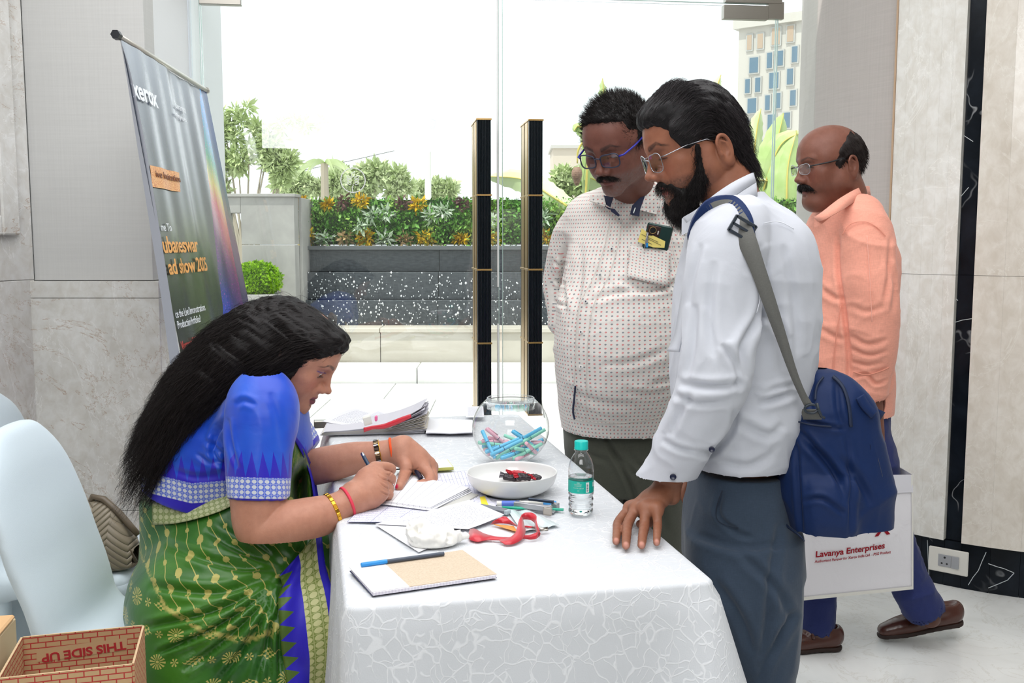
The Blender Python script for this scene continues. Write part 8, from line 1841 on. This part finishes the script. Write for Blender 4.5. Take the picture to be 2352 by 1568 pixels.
wt = empty('wrist_watch', (0, 0, 0)); wt.parent = wo; wt.matrix_parent_inverse = Matrix.Translation(wo.location).inverted(); cW = P(868, 1042, 2.436); axb = dF/np.linalg.norm(dF)+np.array([-.35, 0, -.05]); axb /= np.linalg.norm(axb); a_ = np.cross(axb, [0, 0, 1.]); a_ /= np.linalg.norm(a_); b_ = np.cross(axb, a_)
M_WD = plain('watch_steel', (150, 130, 104), .25, 1); M_WK = plain('watch_dark', (52, 40, 34), .3, .6)
for i in range(22):
    t = 2*PI*i/22; c = cW+.0345*(a_*math.cos(t)+b_*math.sin(t)); Rr = np.stack([axb, -a_*math.sin(t)+b_*math.cos(t), a_*math.cos(t)+b_*math.sin(t)], 1); sbox('watch_link', c, (.0055, .0043, .0018), M_WD if i % 3 == 0 else M_WK, wt, .0008, Rr)
    if i % 2: sbox('link_bar', c+Rr @ np.array([0, 0, .0016]), (.0058, .0012, .0009), M_SILV, wt, 0, Rr)
ring_at('watch_edge', cW+axb*.007, axb, .0345, .0011, M_GOLD2, wt)
# pens
M_INKB = plain('pen_navy', (44, 66, 92), .4)
pa, pb = P(831, 1040, 2.262), P(852, 1078, 2.235); t_ = empty('ball_pen', tuple(pb), label='navy pen with silver tip held upright in her writing hand', category='pen'); dp_ = (pb-pa)/np.linalg.norm(pb-pa)
MB().tube([pa, pa+dp_*.002, pa+dp_*.010], [.0030, .0040, .0042], 12).obj('silver_end', M_SILV, t_, True, .9); MB().tube([pa+dp_*.010, pa+dp_*.125, pa+dp_*.134], [.0044, .0044, .0015], 12).obj('barrel', M_INKB, t_, True, .9)
qa, qb = cr(1195, 610, 2.415), cr(1270, 745, 2.365); t_ = empty('pen_cap', tuple(qb), label='dark navy pen cap with metal clip pinched in her far hand', category='cap'); MB().tube([qa, qb], .0053, 12).obj('cap_body', plain('cap_navy', (22, 34, 56), .4), t_, True, .9); MB().tube([qa+np.array([.007, -.003, 0]), qb+np.array([.008, -.004, .004])], .0011, 6).obj('clip', M_SILV, t_, True)
# ================================================================== LEFT SIDE: chairs, handbag, carton, banner
m = M('stretch_cover', (206, 220, 228), .55, 0, .3); m.bump(m.noise(m.geo(), 700, 2), .25, .001); m.b.inputs['Sheen Weight'].default_value = .2; M_COVER = m.m
def chair(cx, cy, label, seatx, top=.98, w_=.19, lean=.10, tt=.030, sw=.21):
    t = empty('banquet_chair', (cx, cy, 0), label=label, category='chair', group='banquet chairs in white stretch covers')
    v = Vol((cx-.22, cy-.30, -.0), (seatx+.06, cy+.30, 1.05), .0075)
    keys = [(.02, 0, 0, .040, w_*1.02), (.46, 0, 0, .034, w_), (.68, -lean*.42, 0, .031, w_*1.06), (.80, -lean*.68, 0, .029, w_*1.0), (.87, -lean*.82, 0, .027, w_*.82), (top-.022, -lean*.95, 0, .022, w_*.55), (top, -lean, 0, .012, w_*.34)]
    v.stack([[k[0], cx+k[1], cy, k[3], k[4]] for k in keys], e=2.7, cap=.012)
    v.box(((cx+seatx)/2, cy, .45), ((seatx-cx)/2, sw, .035), rnd=.03, k=.05)
    S = v.skin(2); S.disp(.0015*vnoise(S.V, 5)); S.obj('stretch_cover', M_COVER, t)
    for sx, sy in ((seatx-.03, -1), (seatx-.03, 1), (cx+.02, -1), (cx+.02, 1)):
        v = Vol((sx-.06, cy+sy*(sw-.03)-.06, 0), (sx+.06, cy+sy*(sw-.03)+.06, .46), .008); v.cone((sx, cy+sy*(sw-.03), .44), (sx, cy+sy*(sw-.03), .03), .035, .022); v.plane((0, 0, .004), (0, 0, -1)); v.skin(1).obj('covered_leg', M_COVER, t)
    return t
chair(-.975, 2.17, 'white stretch-covered banquet chair in front, behind the brick-print carton', -.66, top=.945, lean=.13, w_=.185, sw=.165)
chair(-1.36, 2.68, 'white stretch-covered banquet chair by the marble wall with a handbag on its seat', -1.00, top=.935, w_=.20, sw=.20)
# handbag
hb_ = empty('handbag', tuple(P(260, 1330, 2.62)), label='taupe quilted leather handbag on the seat of the rear covered chair', category='bag')
m = M('taupe_leather', (132, 122, 104), .38, 0, .5); x_, y_, z_ = m.sep(m.geo()); ch = m.math('SINE', m.math('MULTIPLY', m.math('ADD', z_, m.math('MULTIPLY', m.math('ABSOLUTE', m.math('SUBTRACT', m.math('FRACT', m.math('MULTIPLY', x_, 11)), .5)), .085)), 190))
m.bump(m.math('POWER', m.math('ABSOLUTE', ch), .4), .8, .006); M_TAUPE = m.m
zs = .488; v = Vol(P(120, 1340, 2.5)-np.array([.05, .1, .05]), P(340, 1110, 2.80)+np.array([.05, .0, .05]), .005)
rw = rings([(1338, 140, 322, 2.56, .055), (1290, 136, 322, 2.56, .07), (1240, 140, 310, 2.56, .07), (1200, 150, 288, 2.56, .055), (1165, 165, 262, 2.56, .035), (1145, 175, 240, 2.56, .015)])
dz = zs-rw[0][0]; rw[0][0] = zs
v.stack(rw, e=2.6, cap=.012); Sb = v.skin(2); Sb.obj('bag_body', M_TAUPE, hb_)
MB().tube([P(196, 1180, 2.56), P(214, 1140, 2.55), P(238, 1146, 2.55), P(272, 1176, 2.55), P(300, 1208, 2.55), P(318, 1228, 2.55)], [.008, .009, .0095, .0095, .009, .008], 8).obj('handle', plain('taupe_dark', (96, 84, 68), .4), hb_, True)
MB().tube([P(205, 1185, 2.53), P(232, 1200, 2.525), P(262, 1222, 2.525), P(296, 1262, 2.53), P(312, 1290, 2.54)], .0055, 8).obj('flap_piping', bpy.data.materials['taupe_dark'], hb_, True)
# carton printed with red bricks
m = M('brick_print_card', (196, 164, 124), .85, 0, .2)
def brickm(name, base, ink):
    m = M(name, base, .85, 0, .2); br = m.n('TexBrick', {'Vector': m.uv(), 'Color1': hexc(*base), 'Color2': hexc(*base), 'Mortar': hexc(*ink), 'Scale': 1.0, 'Mortar Size': .0011, 'Mortar Smooth': .2, 'Bias': 0, 'Brick Width': .0245, 'Row Height': .0098}); m.set('Base Color', br.outputs[0]); return m.m
M_BRK = brickm('brick_print_carton', (192, 160, 120), (176, 62, 58)); M_KR = plain('carton_edge', (200, 172, 136), .85)
ct = empty('cardboard_carton', tuple(PZ(190, 1500, .65)*np.array([1, 1, 0])), label='open cardboard carton with red brick print and THIS SIDE UP inside', category='carton')
ZC = .65; A_ = PZ(52, 1463, ZC); B_ = PZ(327, 1436, ZC); C_ = PZ(303, 1523, ZC); D_ = A_+(C_-B_); th = .0035
def wallq(name, a, b, out, uo=0):
    """one carton wall, thick card with printed faces"""
    n = np.array([*(out), 0.]); V = []; UV = []; L = np.linalg.norm(b-a)
    for o_ in (0, 1):
        for p, s_ in ((a, 0), (b, L)):
            for z in (.0, ZC): q = p+n*th*(o_); V.append((q[0], q[1], z+.002*o_*(z > 0)*0)); UV.append((uo+s_, z))
    Fq = [(0, 1, 3, 2), (4, 6, 7, 5), (1, 5, 7, 3), (0, 2, 6, 4), (0, 4, 5, 1), (2, 3, 7, 6)]
    me = mesh(name, V, Fq, UV); o_ = link(name, me, [M_BRK, M_KR], ct, False); 
    for i, p in enumerate(me.polygons): p.material_index = 1 if i in (2,) else 0
    return o_
cen_ = (A_+B_+C_+D_)/4
for a, b, nm in ((A_, B_, 'far_wall'), (B_, C_, 'right_wall'), (C_, D_, 'near_wall'), (D_, A_, 'left_wall')):
    d = (b-a)/np.linalg.norm(b-a); n = np.array([d[1], -d[0]]); 
    if n @ ((a+b)/2-cen_)[:2] < 0: n = -n
    wallq(nm, a, b, n)
MB().box(((cen_[0]), cen_[1], .3), (.07, .05, .002)).obj('inner_floor', M_KR, ct)
dAB = (B_-A_)/np.linalg.norm(B_-A_); inn = np.array([dAB[1], -dAB[0], 0]); inn = inn if inn @ (cen_-A_) > 0 else -inn
def far_pt(u, v_): # ray onto the inner face of the far wall
    q = (CY-v_)/F; d = np.array([(u-CX)/F, CP+SP*q, -SP+CP*q]); c0 = np.array([0, 0, CAMZ]); nrm = np.array([dAB[1], -dAB[0], 0]); t = ((A_-c0) @ nrm)/(d @ nrm); return c0+d*t
p0, p1 = far_pt(286, 1482), far_pt(92, 1513)
strip0 = MB(); q0, q1, q2, q3 = far_pt(84, 1490), far_pt(292, 1464), far_pt(292, 1492), far_pt(84, 1520); strip0.add([tuple(q+inn*.0006) for q in (q0, q1, q2, q3)], [(0, 1, 2, 3)]); strip0.obj('print_ground', plain('carton_ground', (192, 160, 120), .85), ct)
text('THIS SIDE UP', .0215, plain('carton_red', (170, 40, 44), .8), ct, far_pt(288, 1472)+inn*.0010, p1-p0, (0, 0, -1), fitw=float(np.linalg.norm(p1-p0)), bold=.0006)
# pale carton corner at the very edge
c2_ = empty('kraft_carton', tuple(PZ(0, 1500, .66)*np.array([1, 1, 0])), label='plain pale carton just beside the brick-print one at the edge', category='carton')
E0 = PZ(17, 1449, .67); sbox('carton_body', (E0[0]-.12, E0[1]-.05, .335), (.12, .10, .335), plain('pale_kraft', (204, 186, 150), .85), c2_, .004, rotm(0, 0, 10)); sbox('torn_edge', (E0[0]-.11, E0[1]-.055, .674), (.113, .095, .004), plain('torn_kraft', (210, 170, 124), .9), c2_, .003, rotm(0, 0, 10))
# ---- roll-up banner
ba = empty('roll_up_banner', tuple(P(380, 860, 3.2)*np.array([1, 1, 0])), label='tall leaning roll-up banner with colourful print and silver top rail', category='banner')
DN, DF = 2.78, 3.72
def edge_pt(pxl, Y, z):
    """edge of the banner: straight line through two pixels at depth Y, at height z"""
    a, b = P(*pxl[0], Y), P(*pxl[1], Y); k = (z-a[2])/(b[2]-a[2]); return a+(b-a)*k
NE = ((277, 92), (419, 860)); FE = ((472, 212), (571, 720)); zt0, zt1 = P(277, 92, DN)[2], P(472, 212, DF)[2]
def BP(s, t, off=0.):
    z0 = zt0*(1-t)+.06*t; z1 = zt1*(1-t)+.06*t; a = edge_pt(NE, DN, z0); b = edge_pt(FE, DF, z1); p = a*(1-s)+b*s
    rp = .0032*math.sin(s*19+.6*math.sin(t*3))*math.sin(min(1, t*1.5+.25)*PI*.5)+.0012*math.sin(s*43+1.3+t*2)+.005*math.sin(s*7+t*1.2)
    return p+np.array([1, .12, .17])*(rp+off)
V, UV, Fq = [], [], []; ns_, nt_ = 90, 40
for j in range(nt_+1):
    for i in range(ns_+1): V.append(BP(i/ns_, j/nt_)); UV.append((i/ns_, j/nt_))
w_ = ns_+1
for j in range(nt_):
    for i in range(ns_): Fq.append((j*w_+i, (j+1)*w_+i, (j+1)*w_+i+1, j*w_+i+1))
m = M('banner_print', (40, 44, 48), .26, 0, .5, Coat_Weight=.4, Coat_Roughness=.2); u, t_, _ = m.sep(m.uv()); nz = m.noise(m.mapv(m.uv(), (5, 2.2, 1)), 2.2, 4, .6, 1.0)
bgc = m.ramp(m.math('ADD', t_, m.math('MULTIPLY', nz, .12)), [(.05, (110, 120, 136)), (.30, (66, 72, 80)), (.5, (44, 50, 46)), (.72, (34, 36, 40)), (1, (24, 26, 30))])  # ground colour pales towards the top as painted sky glare
green_refl = m.ramp(m.math('ABSOLUTE', m.math('SUBTRACT', u, .36)), [(.0, (84, 104, 50)), (.16, (60, 74, 46)), (.30, (40, 46, 44))]); bgc = m.mix(m.math('MULTIPLY', m.ramp(t_, [(.25, (0, 0, 0)), (.45, (255, 255, 255)), (.7, (200, 200, 200)), (.85, (0, 0, 0))]), .7), bgc, green_refl)  # olive band imitates reflected greenery, mixed into the print colour
ft_ = m.math('ADD', m.math('ADD', t_, m.math('MULTIPLY', m.math('SUBTRACT', u, .8), -.5)), m.math('MULTIPLY', nz, .16))
face = m.ramp(ft_, [(.08, (20, 140, 220)), (.18, (24, 150, 100)), (.25, (200, 180, 40)), (.31, (190, 30, 70)), (.40, (120, 24, 120)), (.50, (40, 30, 120)), (.60, (40, 70, 210)), (.68, (190, 30, 180)), (.78, (230, 20, 140)), (.86, (20, 40, 120)), (.93, (120, 30, 60)), (1, (40, 20, 40))])
spk = m.math('GREATER_THAN', m.noise(m.mapv(m.uv(), (160, 190, 1)), 1, 1), .68); face = m.mix(m.math('MULTIPLY', spk, .35), face, (240, 90, 180)); face = m.mix(m.math('MULTIPLY', m.math('GREATER_THAN', u, .93), .8), face, (26, 30, 90))
ed = m.math('ADD', m.math('MULTIPLY', m.ramp(t_, [(.0, (255, 255, 255)), (.35, (170, 170, 170)), (.62, (120, 120, 120)), (.9, (0, 0, 0))]), .40), .50)
c = m.mix(m.math('GREATER_THAN', m.math('ADD', u, m.math('MULTIPLY', nz, .06)), m.math('ADD', ed, .03)), bgc, face)
og = m.math('MULTIPLY', m.math('MULTIPLY', m.math('LESS_THAN', m.math('ABSOLUTE', m.math('SUBTRACT', m.math('SUBTRACT', u, m.math('MULTIPLY', t_, .10)), .56)), .085), m.math('GREATER_THAN', t_, .60)), m.math('LESS_THAN', t_, .90)); c = m.mix(m.math('MULTIPLY', og, .85), c, m.ramp(m.noise(m.mapv(m.uv(), (60, 3, 1)), 1.2, 3), [(.3, (214, 44, 40)), (.55, (236, 110, 50)), (.75, (190, 60, 120))]))
m.set('Base Color', c); M_BAN_P = m.m
link('printed_sheet', mesh('printed_sheet', V, Fq, UV), M_BAN_P, ba, True)
M_BACKW = plain('banner_back', (176, 180, 192), .45)
L1_ = catmull([(276, 92), (290, 172), (313, 321), (344, 516), (367, 660), (390, 832), (408, 1000)], 6); R1s = catmull([(277, 92), (301, 172), (332, 321), (365, 516), (388, 660), (415, 832), (440, 1000)], 6)
MB().strip([P(a, b, DN+.03) for a, b in L1_], [P(a, b, DN-.012) for a, b in R1s]).obj('curled_edge', M_BACKW, ba, True)
top = MB(); a_, b_ = P(268, 84, DN)+np.array([0, 0, .004]), P(473, 207, DF); top.tube([a_, b_], .0085, 10); top.obj('top_rail', plain('silver_rail', (196, 194, 186), .35, .7), ba, True)
MB().tube([a_-(b_-a_)/np.linalg.norm(b_-a_)*.012, a_+(b_-a_)/np.linalg.norm(b_-a_)*.012], .013, 6).obj('end_cap', plain('cap_black', (30, 32, 38), .4), ba); MB().tube([b_, b_+(b_-a_)/np.linalg.norm(b_-a_)*.012], .012, 8).obj('end_cap', bpy.data.materials['silver_rail'], ba, True)
e0, e1 = edge_pt(NE, DN, .03), edge_pt(FE, DF, .03); dd_ = (e1-e0)/np.linalg.norm(e1-e0); sbox('base_cassette', (e0+e1)/2, (.05, float(np.linalg.norm(e1-e0))/2, .03), M_STEEL, ba, .01, np.stack([np.cross(dd_, [0, 0, 1]), dd_, [0, 0, 1]], 1))
MB().tube([(e0+e1)/2+np.array([-.05, 0, .03]), (a_+b_)/2+np.array([-.02, 0, 0])], .009, 8).obj('support_pole', M_STEEL, ba, True)
# lettering, laid onto the rippled sheet
SP_ = np.array([[BP(i/60, j/60) for i in range(61)] for j in range(61)]); su_, sv_ = proj(SP_)
def bst(u, v_):
    k = np.argmin((su_-u)**2+(sv_-v_)**2); j, i = divmod(k, 61); return i/60, j/60
def btext(s, p0_, p1_, hpx, mat, bold=.0, ext=.0002):
    (s0, t0), (s1, t1) = bst(*p0_), bst(*p1_); dS = math.hypot((s1-s0)*1.0, 0); Lw = float(np.linalg.norm(BP(s1, t1)-BP(s0, t0))); Hw = px(hpx, BP(s0, t0)[1])
    def warp(co):
        out = co.copy(); hz_ = zt0-.06
        for i in range(len(co)): k = co[i, 0]/Lw; out[i] = BP(s0+(s1-s0)*k, t0+(t1-t0)*k-co[i, 1]/hz_, .0055+co[i, 2])
        return out
    return text(s, Hw, mat, ba, (0, 0, 0), (1, 0, 0), (0, 1, 0), fitw=Lw, bold=bold, ext=ext, warp=warp)
M_WT = plain('print_white', (232, 236, 242), .3); M_OR = plain('print_orange', (236, 166, 84), .35); M_RD = plain('print_red', (196, 50, 46), .35)
btext('xerox', (303, 222), (362, 246), 62, M_WT, .002); btext('Lavanya', (398, 248), (426, 254), 22, M_WT); btext('enterprises', (398, 268), (426, 274), 17, M_WT)
qs = [bst(340, 381), bst(411, 387), bst(411, 441), bst(347, 434)]
g = MB(); g.grid(lambda a, b: tuple(BP((qs[0][0]*(1-a)+qs[1][0]*a)*(1-b)+(qs[3][0]*(1-a)+qs[2][0]*a)*b, (qs[0][1]*(1-a)+qs[1][1]*a)*(1-b)+(qs[3][1]*(1-a)+qs[2][1]*a)*b, .0035)), 24, 4)
m = M('orange_glitter', (226, 140, 70), .4, 0, .5); m.set('Base Color', m.ramp(m.noise(m.geo(), 300, 3), [(.35, (200, 96, 40)), (.6, (240, 190, 120))])); g.obj('orange_panel', m.m, ba, True)
btext('ive Invitation', (352, 418), (408, 422), 22, plain('print_brown', (120, 66, 30), .5), 0, .0006); btext('me To', (364, 522), (391, 524), 26, M_WT)
btext('ubaneswar', (373, 584), (453, 584), 54, M_OR, .0012); btext('ad show 2025', (382, 619), (474, 616), 50, M_OR, .0012)
btext('ce the Live Demonstrations', (397, 730), (470, 716), 26, M_WT); btext('Production Portfolio!', (401, 757), (458, 745), 26, M_WT); btext('Versant 280 Press', (411, 812), (466, 797), 30, M_RD); btext('Primelink', (415, 848), (452, 838), 28, M_RD)
